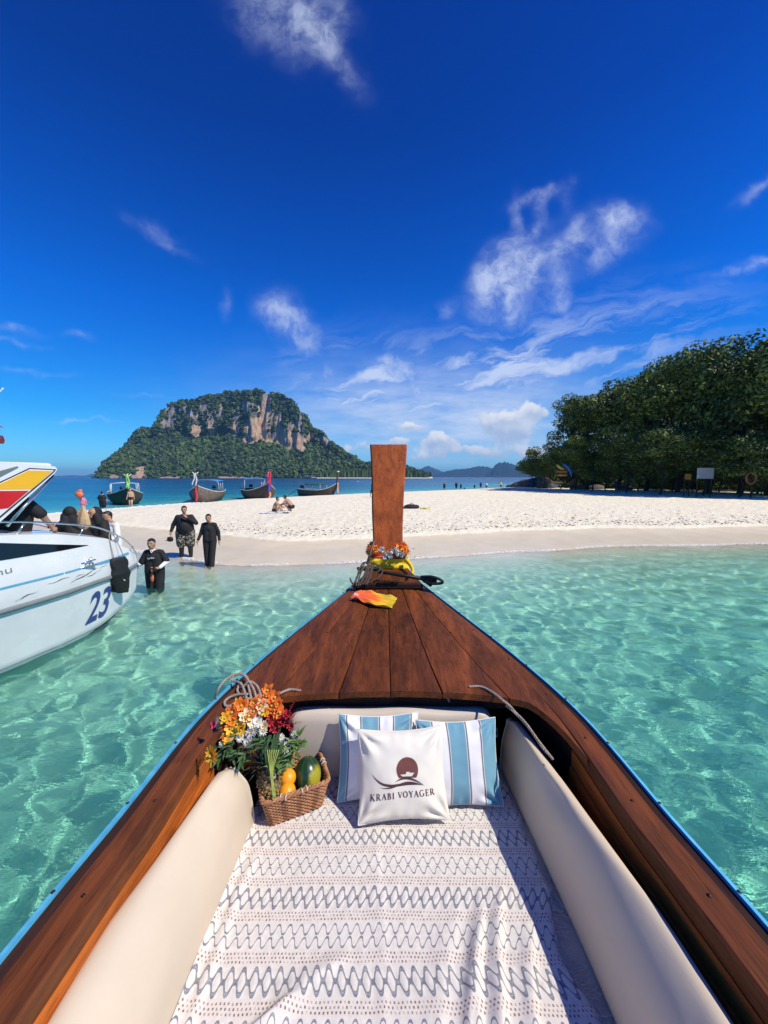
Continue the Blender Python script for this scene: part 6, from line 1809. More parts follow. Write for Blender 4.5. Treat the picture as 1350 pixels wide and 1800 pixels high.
longtail(placed(470, 880, rz3), rz3, 'dark brown longtail boat with a thick pink and violet sash on its prow', 'lt_hull', beam=1.55, free=1.7, roof=('lt_blue', -3.0, -1.6), roof_h=1.25, ribbons=[('rib_pink', .04, 3.2, .10, 1.9, .17), ('rib_blue', 0, 2.0, .04, 1.0, .15), ('rib_peach', -.05, 1.0, .02, .1, .12), ('rib_red', -.06, 3.2, -.08, 1.7, .12)], post='lt_hull', fork=False, rise=.7, post_h=1.35)
rz4 = R(-118)
longtail((onz(556, 873).x, onz(556, 873).y + 1.5, 0), rz4, 'brown longtail boat lying side on with a green canopy, its tall prow to the right', 'lt_hull', L_=6.2, beam=.95, free=1.35, roof=('lt_green', -1.6, .9), roof_h=.75, ribbons=[('rib_peach', .0, 1.9, .02, .4, .14), ('rib_peach', .1, 1.8, .16, .5, .10)], post='lt_white', fork=False, rise=.8, post_h=1.5)
# a moored boat under the far beach and small buoys
mb = MB(); c = at_z(545, 839.6, .5)
c = Vector((-(675 - 545) / FPX * 700, 700, 0))
mo = empty('moored_boat', c, 'tiny white covered boat moored off the far beach below the island', 'boat')
mb.add(*loft([[(c.x + x * 13, c.y + yy * 1.6 * (1 - abs(x) ** 3), z) for (yy, z) in ((-1, 1.5), (-.7, -.3), (.7, -.3), (1, 1.5))] for x in np.linspace(-1, 1, 13)])); keep_world(mb.build('hull', M['lt_hull2']), mo)
mb = MB(); mb.add(*box((c.x, c.y, 4.2), (20, 3.2, .5), bev=.15)); 
keep_world(mb.build('roof', M['lt_white']), mo)
for dx_ in (-8, -3, 3, 8):
    mb = MB(); mb.add(*tube([(c.x + dx_, c.y, 1.2), (c.x + dx_, c.y, 4.0)], .2, 6)); keep_world(mb.build('canopy_post', M['lt_white']), mo)
for (px, py, lab) in ((382, 848, 'small white buoy floating beyond the blue roofed boat'), (629, 847, 'small white buoy floating left of the stem post'), (700, 868, None)):
    if lab is None: continue
    p = at_z(px, py, 0); mb = MB(); r_ = .30; mb.add(*ellipsoid((0, 0, .1), (r_, r_, r_), 12, 8)); mb.add(*tube([(0, 0, .3), (0, 0, .5)], .05, 6))
    o = mb.build('buoy', M['lt_white']); o.location = p; tag(o, lab, 'buoy', 'mooring buoys')
# ================================================================== TREES ON THE RIGHT
M['leaves'] = foliage_mat('leaves', (.014, .032, .005), (.052, .095, .013), (.14, .20, .026), .55)
M['leaves_b'] = foliage_mat('leaves_light', (.03, .055, .007), (.10, .155, .018), (.24, .27, .035), .6)
M['bark'] = plain('bark', (.040, .031, .023), .9, var=.35, nscale=5, bump=.8, bdist=.03)
def crown_mesh(seed, n_blob=34, per=230, mat='leaves'):
    """unit crown: leaf-sized faces gathered in clumps over an uneven volume"""
    r_ = np.random.default_rng(seed); V_ = []
    # blob centres
    cs = []
    while len(cs) < n_blob:
        p = r_.uniform(-1, 1, 3); d = np.linalg.norm(p * [1, 1, 1.0])
        if d < 1 and (d > .35 or r_.random() < .25) and p[2] > -.75: cs.append(p * [1, 1, .86] * r_.uniform(.80, 1.08))
    for c in cs:
        br = r_.uniform(.16, .34)
        n_ = int(per * (br / .25) ** 2)
        d = r_.normal(0, 1, (n_, 3)); d /= np.linalg.norm(d, axis=1)[:, None]
        rad = br * r_.uniform(.55, 1.12, n_) ** .5
        ctr_ = c + d * rad[:, None] * [1.15, 1.15, .75]
        nrm = d + r_.normal(0, .55, (n_, 3)) + np.array([0, 0, .5]); nrm /= np.linalg.norm(nrm, axis=1)[:, None]
        t1 = np.cross(nrm, r_.normal(0, 1, (n_, 3))); t1 /= np.linalg.norm(t1, axis=1)[:, None]; t2 = np.cross(nrm, t1)
        s_ = r_.uniform(.020, .042, n_)[:, None]
        V_.append(np.stack([ctr_ - t1 * s_ * 1.3, ctr_ + t2 * s_ * .62 - t1 * s_ * .1, ctr_ + t1 * s_ * 1.3, ctr_ - t2 * s_ * .62 - t1 * s_ * .1], 1))
    V_ = np.concatenate(V_); n_ = len(V_)
    me_o = mesh_obj('crown', V_.reshape(-1, 3), np.arange(n_ * 4).reshape(n_, 4), M[mat], None, False)
    me = me_o.data; bpy.data.objects.remove(me_o)
    return me, cs
CROWNS = [crown_mesh(s, 34 + 4 * (s % 3), 230, ('leaves', 'leaves_b')[s % 2]) for s in (21, 22, 23, 24, 25)]
def tree(loc, H, rx, rz_, lean=(0, 0), variant=0, low=.30, label='', name='tree', trunk_r=.28, n_limb=7):
    t_ = empty(name, loc, label, 'tree', 'broad leaved trees behind the beach')
    me, cs = CROWNS[variant]
    cr_ = bpy.data.objects.new('crown', me); COL.objects.link(cr_); cr_.parent = t_
    cz = H - rz_ * .86; cr_.location = (lean[0], lean[1], cz); cr_.scale = (rx, rx, rz_); cr_.rotation_euler = (0, 0, variant * 1.7 + loc[0])
    mb = MB()
    top = np.array([lean[0] * .8, lean[1] * .8, cz])
    P_ = smooth_path([(0, 0, -.3), (lean[0] * .15 + .2, lean[1] * .1, H * .2), (lean[0] * .4 - .15, lean[1] * .4, H * .42), top], 16)
    mb.add(*tube(P_, np.linspace(trunk_r, trunk_r * .35, 16), 8)); o = mb.build('trunk', M['bark']); o.parent = t_
    rr = np.random.default_rng(int(abs(loc[0]) * 10) + variant)
    c0, s0 = math.cos(cr_.rotation_euler[2]), math.sin(cr_.rotation_euler[2])
    for k in range(n_limb):
        c = cs[(k * 5) % len(cs)]; q = np.array([(c[0] * c0 - c[1] * s0) * rx, (c[0] * s0 + c[1] * c0) * rx, c[2] * rz_]) * .85 + np.array([lean[0], lean[1], cz])
        b0 = P_[6 + (k * 3) % 9]; mid = (b0 + q) / 2 + rr.normal(0, .3, 3)
        mb = MB(); mb.add(*tube(smooth_path([b0, mid, q], 9), np.linspace(trunk_r * .42, trunk_r * .10, 9), 6)); o = mb.build('limb', M['bark']); o.parent = t_
    return t_
def tree_at(px, D_, top_py, rx, rz_, label, variant, lean=(0, 0), trunk_r=.28, name='tree'):
    x = (px - 675) / FPX * D_; y = D_ / math.cos(0) ; z0 = gz(x, y)
    # height from the pixel of its top
    d = ray(px, top_py); H = CAMZ + d.z / d.y * y - z0
    return tree((x, y, z0), H, rx, rz_, lean, variant, label=label, trunk_r=trunk_r, name=name)
T_ = [
 (1004, 56, 697, 3.6, 3.2, 'leftmost shade tree, its low crown reaching out over the sand towards the sea', 0, (-.3, 0)),
 (1030, 53, 688, 4.4, 4.0, 'dark spreading tree above the stacked kayaks', 1, (0, 0)),
 (1085, 50, 664, 4.4, 4.6, 'dense tree standing second left of the tall ones, above the walker in black', 2, (0, 0)),
 (1135, 47, 640, 4.8, 5.0, 'rounded dense tree between the bare twigged one and the yellow topped one', 3, (0, 0)),
 (1190, 43, 618, 5.0, 5.4, 'broad tree whose trunk stands behind the yellow notice board', 4, (0, 0)),
 (1245, 40, 610, 5.0, 5.6, 'tall broad tree behind the white notice board', 0, (0, 0)),
 (1300, 38, 600, 5.2, 5.8, 'tall tree right of the white notice board with sunlit yellow green top', 1, (0, 0)),
 (1350, 36, 588, 5.4, 6.0, 'tallest tree at the right edge with pale sunlit leaves', 3, (0, 0)),
 (1410, 34, 580, 5.4, 6.0, 'tall tree just beyond the right edge, only its left branches in view', 2, (0, 0)),
 (1160, 64, 634, 6.5, 6.5, 'tree of the second row filling the gap behind the rounded dense tree', 1, (0, 0)),
 (1260, 58, 606, 6.5, 7.0, 'tree of the second row rising behind the notice boards', 2, (0, 0)),
 (1340, 52, 592, 6.5, 7.0, 'tree of the second row at the right edge', 4, (0, 0)),
 (1060, 66, 678, 6.0, 5.5, 'tree of the second row behind the kayak stack', 3, (0, 0)),
]
for a in T_: tree_at(a[0], a[1], a[2], a[3], a[4], a[5], a[6], a[7])
# low hanging lighter boughs in front (their own young trees) and dark understorey
U_ = [
 (1160, 39, 745, 3.2, 2.2, 'low young tree with pale hanging leaves left of the yellow notice board', 1),
 (1235, 37, 762, 2.6, 2.0, 'low young tree hanging over the white notice board', 3),
 (1300, 35, 765, 2.8, 2.2, 'low young tree with bright leaves above the lifebuoy', 1),
 (1355, 33, 745, 3.0, 2.6, 'low young tree at the right edge with pale round leaves', 3),
 (1100, 44, 742, 3.2, 2.4, 'low dark young tree right of the walker in black', 0),
 (1040, 50, 745, 3.4, 2.6, 'low dark young tree over the kayak stack', 2),
 (955, 62, 786, 3.2, 2.4, 'low dark bush tree overhanging the rocks at the waterline', 4),
 (935, 66, 806, 2.6, 1.6, 'lowest dark shrub tree at the sea end of the wood', 2),
 (985, 58, 760, 3.4, 3.0, 'dark low tree between the rocks and the kayak stack', 0),
]
for (px_, D_, tp, rx_, rz__, k_, lab) in [
 (1010, 54, 790, 2.6, 1.9, 0, 'leafy bush right behind the stacked kayaks'), (1062, 51, 785, 3.0, 2.3, 2, 'dark bush between the walker in red and the walker in black'), (1120, 48, 780, 3.2, 2.4, 4, 'dark bush behind the picnic table'),
 (1180, 45, 778, 3.2, 2.5, 2, 'dark bush left of the yellow notice board, under the broad tree'), (1262, 43, 778, 3.2, 2.5, 0, 'dark bush behind the bare bent branch'), (1330, 39, 778, 3.0, 2.5, 4, 'dark bush behind the lifebuoy post'),
 (1390, 37, 770, 3.0, 2.6, 2, 'dark bush at the far right edge'), (1225, 47, 785, 3.2, 2.5, 4, 'dark bush right behind the pale notice board')]:
    U_.append((px_, D_, tp, rx_, rz__, lab, k_))
for a in U_: tree_at(a[0], a[1], a[2], a[3] * 1.1, a[4] * 1.25, a[5], a[6], (0, 0), .10)
# dark undergrowth that closes the wood behind the trunks
rr_ = np.random.default_rng(9); pts = []; szs = []
for k in range(640):
    px = rr_.uniform(960, 1500); D_ = np.interp(px, [960, 1100, 1350, 1500], [64, 54, 42, 38]) + rr_.uniform(0, 14)
    x = (px - 675) / FPX * D_; pts.append((x, D_, gz(x, D_) + rr_.uniform(0, 4.2))); szs.append(rr_.uniform(.8, 2.0))
V_ = []
for (p, s) in zip(pts, szs):
    n_ = 110; d = rr_.normal(0, 1, (n_, 3)); d /= np.linalg.norm(d, axis=1)[:, None]
    c = np.array(p) + d * s * [1, 1, .8] * rr_.uniform(.6, 1, (n_, 1)); t1 = rr_.normal(0, 1, (n_, 3)); t1 /= np.linalg.norm(t1, axis=1)[:, None]; t2 = np.cross(t1, d); t2 /= np.linalg.norm(t2, axis=1)[:, None] + 1e-6
    q = rr_.uniform(.12, .26, (n_, 1)); V_.append(np.stack([c - t1 * q, c + t2 * q * .6, c + t1 * q, c - t2 * q * .6], 1))
V_ = np.concatenate(V_)
tag(mesh_obj('undergrowth', V_.reshape(-1, 3), np.arange(len(V_) * 4).reshape(-1, 4), M['leaves'], None, False), 'dark tangled undergrowth closing the wood behind the tree trunks', 'undergrowth', kind='stuff')
# forested rise behind the trees so that no sea shows through
def rise_z(px, D_):
    x = (px - 675) / FPX * D_; y = (D_ - 66) / 60
    return gz(x, D_) + max(0, min(1, (px - 1000) / 230)) * (20 * math.sin(y * math.pi * .6) + 3 * y)
V_ = []
for k in range(420):
    px = rr_.uniform(1010, 1600); D_ = rr_.uniform(67, 112); x = (px - 675) / FPX * D_; s = rr_.uniform(1.6, 3.0); n_ = 90
    d = rr_.normal(0, 1, (n_, 3)); d /= np.linalg.norm(d, axis=1)[:, None]; c = np.array([x, D_, rise_z(px, D_) + .4]) + d * s * rr_.uniform(.6, 1, (n_, 1)); t1 = rr_.normal(0, 1, (n_, 3)); t1 /= np.linalg.norm(t1, axis=1)[:, None]; t2 = np.cross(t1, d); t2 /= np.linalg.norm(t2, axis=1)[:, None] + 1e-6
    q = rr_.uniform(.25, .5, (n_, 1)); V_.append(np.stack([c - t1 * q, c + t2 * q * .6, c + t1 * q, c - t2 * q * .6], 1))
V_ = np.concatenate(V_)
tag(mesh_obj('hillside_bushes', V_.reshape(-1, 3), np.arange(len(V_) * 4).reshape(-1, 4), M['leaves'], None, False), 'dark bushes covering the rise behind the beach trees', 'bushes', kind='stuff')
V_ = []
for j, y in enumerate(np.linspace(0, 1, 14)):
    for px in np.linspace(985, 1700, 40):
        D_ = 66 + 60 * y; x = (px - 675) / FPX * D_; h = max(0, min(1, (px - 1000) / 230)) * (20 * math.sin(y * math.pi * .6) + 3 * y) + .8 * float(fbm(x * .2, D_ * .2, 0, 3))
        V_.append((x, D_, gz(x, D_) + h - .3))
i = np.arange(14 * 40).reshape(14, 40)
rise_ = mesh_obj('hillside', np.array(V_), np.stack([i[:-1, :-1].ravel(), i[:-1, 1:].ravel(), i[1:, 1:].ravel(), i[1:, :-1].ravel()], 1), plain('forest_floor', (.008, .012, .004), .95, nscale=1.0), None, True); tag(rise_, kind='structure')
# rocks at the sea end of the wood
M['rock'] = plain('rock', (.17, .15, .13), .9, var=.3, nscale=1.5, bump=1, bdist=.1, dark=(.05, .045, .04))
def rock(px, py, D_, r, label, seed, sq=.6):
    rr2 = np.random.default_rng(seed); v, f = ellipsoid((0, 0, 0), (1, 1, 1), 14, 10)
    v = v * (1 + .35 * fbm(v[:, 0] * 1.4 + seed, v[:, 1] * 1.4, v[:, 2] * 1.4, 3))[:, None] * np.array([r, r * .8, r * sq])
    o = mesh_obj('rock', v, f, M['rock'], None, False); x = (px - 675) / FPX * D_; o.location = (x, D_, max(gz(x, D_), 0) + r * sq * .25)
    return tag(o, label, 'rock', 'rocks at the end of the wood')
rock(905, 856, 78, 2.2, 'flat dark rock farthest left at the waterline beside the man in yellow', 1, .22); rock(925, 852, 76, 2.8, 'long dark rock ledge at the waterline under the low shrubs', 2, .40); rock(945, 850, 72, 2.6, 'dark rounded boulder under the lowest tree', 3, .5)
rock(957, 842, 64, 1.5, 'tall pale boulder left of the stacked kayaks', 4, 1.0); rock(966, 846, 62, 1.1, 'small pale boulder at the foot of the tall one', 5, .8); rock(1046, 845, 55, 1.1, 'pale sunlit boulder under the trees right of the walker in red', 6, .5); rock(1020, 848, 55, .9, 'low brown boulder behind the walker in red', 7, .5); rock(1098, 848, 50, 1.0, 'low boulder in the shade beside the walker in black', 8, .5)

# ================================================================== BEACH FURNITURE
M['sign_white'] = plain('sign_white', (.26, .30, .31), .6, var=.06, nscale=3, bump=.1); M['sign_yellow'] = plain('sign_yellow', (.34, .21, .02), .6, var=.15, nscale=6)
def board(px, py, D_, w, h, mat, label, sheet_z=None):
    x = (px - 675) / FPX * D_; g0 = gz(x, D_); c = at_y(px, py, D_)
    t_ = empty('notice_board', (x, D_, g0), label, 'sign')
    for sx in (-1, 1):
        mb = MB(); mb.add(*tube([(x + sx * w * .42, D_ + .06, g0 - .2), (x + sx * w * .42, D_ + .06, c.z + h * .4)], .045, 8)); keep_world(mb.build('post', M['bark']), t_)
    mb = MB(); mb.add(*box((x, D_, c.z), (w, .05, h), bev=.01)); keep_world(mb.build('panel', M[mat], None, False), t_)
    for b_ in (h / 2, -h / 2): mb = MB(); mb.add(*box((x, D_ - .01, c.z + b_), (w + .06, .07, .05))); keep_world(mb.build('frame_rail', M['bark'], None, False), t_)
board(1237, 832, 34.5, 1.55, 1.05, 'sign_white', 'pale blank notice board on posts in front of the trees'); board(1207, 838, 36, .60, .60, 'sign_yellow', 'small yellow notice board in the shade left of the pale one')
# lifebuoy on a post
x = (1320 - 675) / FPX * 33; g0 = gz(x, 33); lb = empty('lifebuoy', (x, 33, g0 + 1.0), 'faded orange lifebuoy hanging on a post in the shade at the right', 'lifebuoy')
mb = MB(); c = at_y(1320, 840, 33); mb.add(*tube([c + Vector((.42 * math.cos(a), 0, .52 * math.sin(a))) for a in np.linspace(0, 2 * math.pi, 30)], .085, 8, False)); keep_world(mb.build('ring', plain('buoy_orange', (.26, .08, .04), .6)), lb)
mb = MB(); mb.add(*tube([(x + .1, 33.12, g0 - .1), (x + .1, 33.12, c.z + .9)], .05, 8)); tag(rebase(mb.build('post', M['bark']), (x + .1, 33.12, g0)), 'wooden post carrying the faded lifebuoy', 'post')
# bent driftwood arch behind the pale board
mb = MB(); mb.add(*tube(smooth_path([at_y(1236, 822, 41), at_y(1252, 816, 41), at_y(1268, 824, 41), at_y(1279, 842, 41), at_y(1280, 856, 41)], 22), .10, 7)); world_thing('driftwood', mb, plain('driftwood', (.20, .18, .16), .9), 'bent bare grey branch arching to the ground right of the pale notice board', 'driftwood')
# kayak rack: a stack of kayaks, a yellow and a blue one raised
M['k_blue'] = plain('kayak_blue', (.10, .30, .62), .45, nscale=2); M['k_yellow'] = plain('kayak_yellow', (.80, .55, .03), .45, nscale=2); M['k_red'] = plain('kayak_red', (.55, .16, .05), .5, nscale=2); M['k_orange'] = plain('kayak_orange', (.70, .30, .05), .5)
def kayak(a, b_, w, mat, label, bend=0.0):
    a, b_ = Vector(a), Vector(b_); rr2 = []; d = (b_ - a).normalized(); s = d.cross(Vector((0, 0, 1))).normalized(); u_ = s.cross(d)
    for t in np.linspace(0, 1, 15):
        c = a.lerp(b_, t) + u_ * bend * math.sin(math.pi * t); k = max(.04, math.sin(math.pi * min(max(t, .01), .99)) ** .6) * w
        rr2.append([c + s * math.cos(q) * k + u_ * math.sin(q) * k * (.45 if math.sin(q) > 0 else .62) for q in np.linspace(0, 2 * math.pi, 13)[:-1]])
    mb = MB(); mb.add(*loft(rr2, True, True)); o = world_thing('kayak', mb, M[mat], label, 'kayak', 'kayaks stacked under the leftmost tree')
    mb = MB(); c = a.lerp(b_, .5) + u_ * (bend + w * .40); mb.add(*ellipsoid(c, (w * .5, w * .5, .06), 12, 5)); child(mb.build('cockpit', M['black']), o); return o
kayak(at_y(988, 815, 49), at_y(1005, 838, 48), .34, 'k_blue', 'pale blue kayak propped up on end against the stack', .35)
kayak(at_y(978, 816, 49), at_y(992, 826, 48), .36, 'k_yellow', 'yellow kayak on top of the stack, left of the blue one')
kayak(at_y(978, 829, 49), at_y(998, 829, 47), .30, 'k_red', 'red brown kayak in the upper middle of the stack'); kayak(at_y(978, 835, 49), at_y(998, 835, 47), .30, 'k_orange', 'orange kayak in the lower middle of the stack')
kayak(at_y(972, 847, 48), at_y(990, 848, 46), .40, 'k_orange', 'orange kayak lying at the foot of the stack'); kayak(at_y(972, 852, 48), at_y(984, 853, 47), .32, 'lt_white' , 'white kayak lowest on the sand before the stack')
# low picnic shelter tables in the shade
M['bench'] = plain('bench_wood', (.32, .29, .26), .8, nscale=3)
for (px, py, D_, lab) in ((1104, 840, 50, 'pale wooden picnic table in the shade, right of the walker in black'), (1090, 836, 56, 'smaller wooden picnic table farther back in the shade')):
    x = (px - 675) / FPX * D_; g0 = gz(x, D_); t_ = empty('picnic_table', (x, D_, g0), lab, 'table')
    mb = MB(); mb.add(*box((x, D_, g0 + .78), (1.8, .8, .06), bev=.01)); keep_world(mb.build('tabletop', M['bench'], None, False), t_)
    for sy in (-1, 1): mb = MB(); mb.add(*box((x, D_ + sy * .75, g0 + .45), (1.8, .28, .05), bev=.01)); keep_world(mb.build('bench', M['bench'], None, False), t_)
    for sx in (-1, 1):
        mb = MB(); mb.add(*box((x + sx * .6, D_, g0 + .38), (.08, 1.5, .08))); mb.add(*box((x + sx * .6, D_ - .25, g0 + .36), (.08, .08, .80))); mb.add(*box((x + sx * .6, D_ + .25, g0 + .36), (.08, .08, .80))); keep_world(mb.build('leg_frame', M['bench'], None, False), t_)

# ================================================================== PEOPLE
def cap_geo(p, q, r0, r1, n_=12):
    p, q = Vector(p), Vector(q); d = (q - p); L_ = d.length
    if L_ < 1e-5: return ellipsoid(p, (r0, r0, r0), n_, 8)
    Q = np.array(d.to_track_quat('Z', 'Y').to_matrix()); ring = []
    prof = [(-r0 * math.cos(a), r0 * math.sin(a)) for a in np.linspace(.15, math.pi / 2, 4)] + [(L_ + r1 * math.sin(a), r1 * math.cos(a)) for a in np.linspace(0, math.pi / 2 - .15, 4)]
    v = []
    for z, r in prof: v.append([(r * math.cos(t), r * math.sin(t), z) for t in np.linspace(0, 2 * math.pi, n_ + 1)[:-1]])
    v, f = loft(v, True, True); return v @ Q.T + np.array(p), f
def remesh(mb, name, mat, voxel, smooth_it=4):
    o = mb.build(name, mat)
    md = o.modifiers.new('r', 'REMESH'); md.mode = 'VOXEL'; md.voxel_size = voxel; md.use_smooth_shade = True
    sm = o.modifiers.new('s', 'SMOOTH'); sm.factor = .5; sm.iterations = smooth_it
    dg = bpy.context.evaluated_depsgraph_get(); me = bpy.data.meshes.new_from_object(o.evaluated_get(dg))
    o.modifiers.clear(); old = o.data; o.data = me; bpy.data.meshes.remove(old); me.name = name
    if not me.materials: me.materials.append(mat)
    return o
STAND = dict(pel=(0, 0, .53), che=(0, .0, .73), neck=(0, 0, .835), head=(0, .012, .925),
             shL=(-.092, 0, .792), elL=(-.135, -.01, .64), wrL=(-.15, .03, .49), haL=(-.155, .045, .44),
             shR=(.092, 0, .792), elR=(.135, -.01, .64), wrR=(.165, .03, .49), haR=(.168, .045, .44),
             hiL=(-.055, 0, .51), knL=(-.06, .01, .28), anL=(-.062, 0, .045), toL=(-.07, .09, .015),
             hiR=(.055, 0, .51), knR=(.06, .01, .28), anR=(.062, 0, .045), toR=(.07, .09, .015))
def person(label, loc, H, facing, J=None, fat=1.0, skin='skin', top=None, bottom=None, hair='hair', detail=1, gear=None, group=None, cat='person', name='person', robe=None, hijab=None):
    """facing: heading in degrees, 0 = towards +Y. J overrides joints (fractions of the height)."""
    j = dict(STAND); j.update(J or {})
    if fat > 1.15:
        for k_ in ('shL', 'shR'): j[k_] = (j[k_][0] * 1.2, j[k_][1], j[k_][2])
    P_ = {k: Vector(v) * H for k, v in j.items()}
    t_ = empty(name, loc, label, cat, group, R(facing))
    vx = (.011, .016, .024)[detail - 1] if True else .02
    f_ = fat
    def r(x): return x * H
    mb = MB(); A = lambda p, q, r0, r1: mb.add(*cap_geo(P_[p], P_[q], r(r0), r(r1)))
    mb.add(*ellipsoid(P_['head'] + Vector((0, 0, r(.012))), (r(.048), r(.057), r(.065)), 18, 14)); mb.add(*cap_geo(P_['head'] + Vector((0, r(.020), -r(.040))), P_['head'] + Vector((0, r(.026), -r(.030))), r(.027), r(.030)))
    fwd = Vector((0, 1, 0))
    if detail < 3:
        hd = P_['head']
        mb.add(*cap_geo(hd + Vector((0, r(.050), r(.010))), hd + Vector((0, r(.062), -r(.010))), r(.007), r(.010)))          # nose
        for s in (-1, 1): mb.add(*ellipsoid(hd + Vector((s * r(.046), r(.0), r(.002))), (r(.008), r(.012), r(.018)), 8, 6))    # ears
    A('neck', 'head', .030, .028)
    up = P_['che']; A('shL', 'shR', .036, .036)
    for s in 'LR': mb.add(*cap_geo(P_['neck'] + Vector((0, 0, r(.004))), P_['sh' + s], r(.026), r(.034)))
    mb.add(*cap_geo(P_['neck'] - Vector((0, 0, r(.01))), P_['che'], r(.030), r(.058 * f_)))
    for s in (-1, 1):
        off = Vector((s * r(.035 * f_), 0, 0)); mb.add(*cap_geo(P_['che'] + off * 1.15, P_['pel'] + off, r(.066 * f_), r(.070 * f_)))
    if f_ > 1.15: mb.add(*ellipsoid((P_['che'] * .4 + P_['pel'] * .6) + Vector((0, r(.05), 0)), (r(.11), r(.10), r(.11)), 14, 10))
    for s in 'LR':
        A('sh' + s, 'el' + s, .034 * f_, .026 * f_); A('el' + s, 'wr' + s, .026 * f_, .0165 * f_)
        w_, h_ = P_['wr' + s], P_['ha' + s]; d = (h_ - w_).normalized()
        if detail < 3:
            side = Vector((0, 1, 0)).cross(d); side = side.normalized() if side.length > .1 else Vector((1, 0, 0)); fw = d.cross(side).normalized()
            mb.add(*cap_geo(w_, w_ + d * r(.035), r(.017), r(.020)))
            for k, ln in enumerate((.040, .046, .043, .033)):
                b0 = w_ + d * r(.045) + fw * r(.0095) * (k - 1.5); b1 = b0 + d * r(ln * .55) + side * r(.004); b2 = b1 + d * r(ln * .4) + side * r(.012)
                mb.add(*cap_geo(b0, b1, r(.0062), r(.0058), 8)); mb.add(*cap_geo(b1, b2, r(.0058), r(.005), 8))
            b0 = w_ + d * r(.012) + fw * r(.016); b1 = b0 + (d + fw * .8).normalized() * r(.026); mb.add(*cap_geo(b0, b1, r(.0075), r(.006), 8)); mb.add(*cap_geo(b1, b1 + d * r(.016), r(.006), r(.0055), 8))
        else: A('wr' + s, 'ha' + s, .018, .016)
        A('hi' + s, 'kn' + s, .063 * f_, .041 * (f_ * .5 + .5)); A('kn' + s, 'an' + s, .040 * (f_ * .5 + .5), .022); mb.add(*cap_geo(P_['an' + s] + Vector((0, -r(.012), -r(.012))), P_['to' + s], r(.022), r(.017)))
    body = remesh(mb, 'body', M[skin], vx * (H / 1.7) * (1 if detail < 3 else 1)); body.parent = t_
    if hair:
        mb = MB(); hd = P_['head']; mb.add(*ellipsoid(hd + Vector((0, -r(.010), r(.026))), (r(.050), r(.055), r(.056)), 16, 12)); mb.add(*ellipsoid(hd + Vector((0, r(.022), r(.056))), (r(.036), r(.030), r(.018)), 12, 8)); mb.add(*ellipsoid(hd + Vector((0, -r(.026), -r(.006))), (r(.042), r(.034), r(.040)), 12, 8))
        o = remesh(mb, 'hair', M[hair], vx * .8, 2); o.parent = t_
    if detail == 1:
        hd = P_['head']
        if not hijab or True:
            for s in (-1, 1):
                mb = MB(); mb.add(*ellipsoid(hd + Vector((s * r(.018), r(.0485), r(.012))), (r(.0075), r(.005), r(.0045)), 8, 6)); o = mb.build('eye', M['hair']); o.parent = t_
                mb = MB(); mb.add(*cap_geo(hd + Vector((s * r(.010), r(.053), r(.023))), hd + Vector((s * r(.028), r(.047), r(.023))), r(.003), r(.0022), 6)); o = mb.build('eyebrow', M['hair']); o.parent = t_
            mb = MB(); mb.add(*ellipsoid(hd + Vector((0, r(.0545), -r(.024))), (r(.015), r(.006), r(.005)), 10, 6)); o = mb.build('mouth', M['lip']); o.parent = t_
    def garment(nm, mat, caps, sm=5, vox=1.0):
        mb = MB()
        for (p, q, r0, r1) in caps:
            p = P_[p] if isinstance(p, str) else Vector(p) * H; q = P_[q] if isinstance(q, str) else Vector(q) * H
            mb.add(*cap_geo(p, q, r(r0), r(r1), 14))
        o = remesh(mb, nm, M[mat], vx * vox, sm)
        # soft creases
        n_ = len(o.data.vertices); co = np.empty(n_ * 3, np.float32); o.data.vertices.foreach_get('co', co); co = co.reshape(-1, 3); no = np.empty(n_ * 3, np.float32); o.data.vertices.foreach_get('normal', no); no = no.reshape(-1, 3)
        co += no * (.007 * fbm(co[:, 0] * 9, co[:, 1] * 9, co[:, 2] * 5 + loc[0], 3) * H / 1.7)[:, None]; o.data.vertices.foreach_set('co', co.ravel()); o.data.update()
        o.parent = t_; return o
    c, p = P_['che'] / H, P_['pel'] / H
    oc = lambda v, s, k: (v[0] + s * k, v[1], v[2])
    def torso(g, low=.05, wide=0.0): return [('shL', 'shR', .036 + g * .7, .036 + g * .7), (tuple(P_['neck'] / H - Vector((0, 0, .012))), 'shL', .030, .036 + g * .6), (tuple(P_['neck'] / H - Vector((0, 0, .012))), 'shR', .030, .036 + g * .6), (oc(c, -1, .036 * f_), oc(p, -1, .036 * f_), .064 * f_ + g, .074 * f_ + g + wide), (oc(c, 1, .036 * f_), oc(p, 1, .036 * f_), .064 * f_ + g, .074 * f_ + g + wide), (tuple(P_['neck'] / H - Vector((0, 0, .022))), tuple(c), .040, .078 * f_ + g)] + ([(tuple((P_['che'] * .4 + P_['pel'] * .6) / H + Vector((0, .055, .02))), tuple((P_['che'] * .3 + P_['pel'] * .7) / H + Vector((0, .05, 0))), .105, .105)] if f_ > 1.15 else [])
    if top:
        kind, mat = top; g = .010; caps = torso(g, wide=.006)
        for s in 'LR':
            e = P_['el' + s] / H; sh = P_['sh' + s] / H; w_ = P_['wr' + s] / H
            ff_ = 1 + (f_ - 1) * .7; caps.append(('sh' + s, tuple(e if not kind.startswith('short') else sh.lerp(e, .85)), .040 * ff_, .034 * ff_ if not kind.startswith('short') else .044 * ff_))
            if kind in ('long', 'loose'): caps.append(('el' + s, tuple(e.lerp(w_, .93)), .033 * ff_, .025))
        garment('shirt', mat, caps)
        if kind == 'short_over':
            for s in 'LR':
                e = P_['el' + s] / H; w_ = P_['wr' + s] / H; garment('sleeve', 'white', [(tuple((P_['sh' + s] / H).lerp(e, .8)), 'el' + s, .034, .032), ('el' + s, tuple(e.lerp(w_, .9)), .032, .024)])
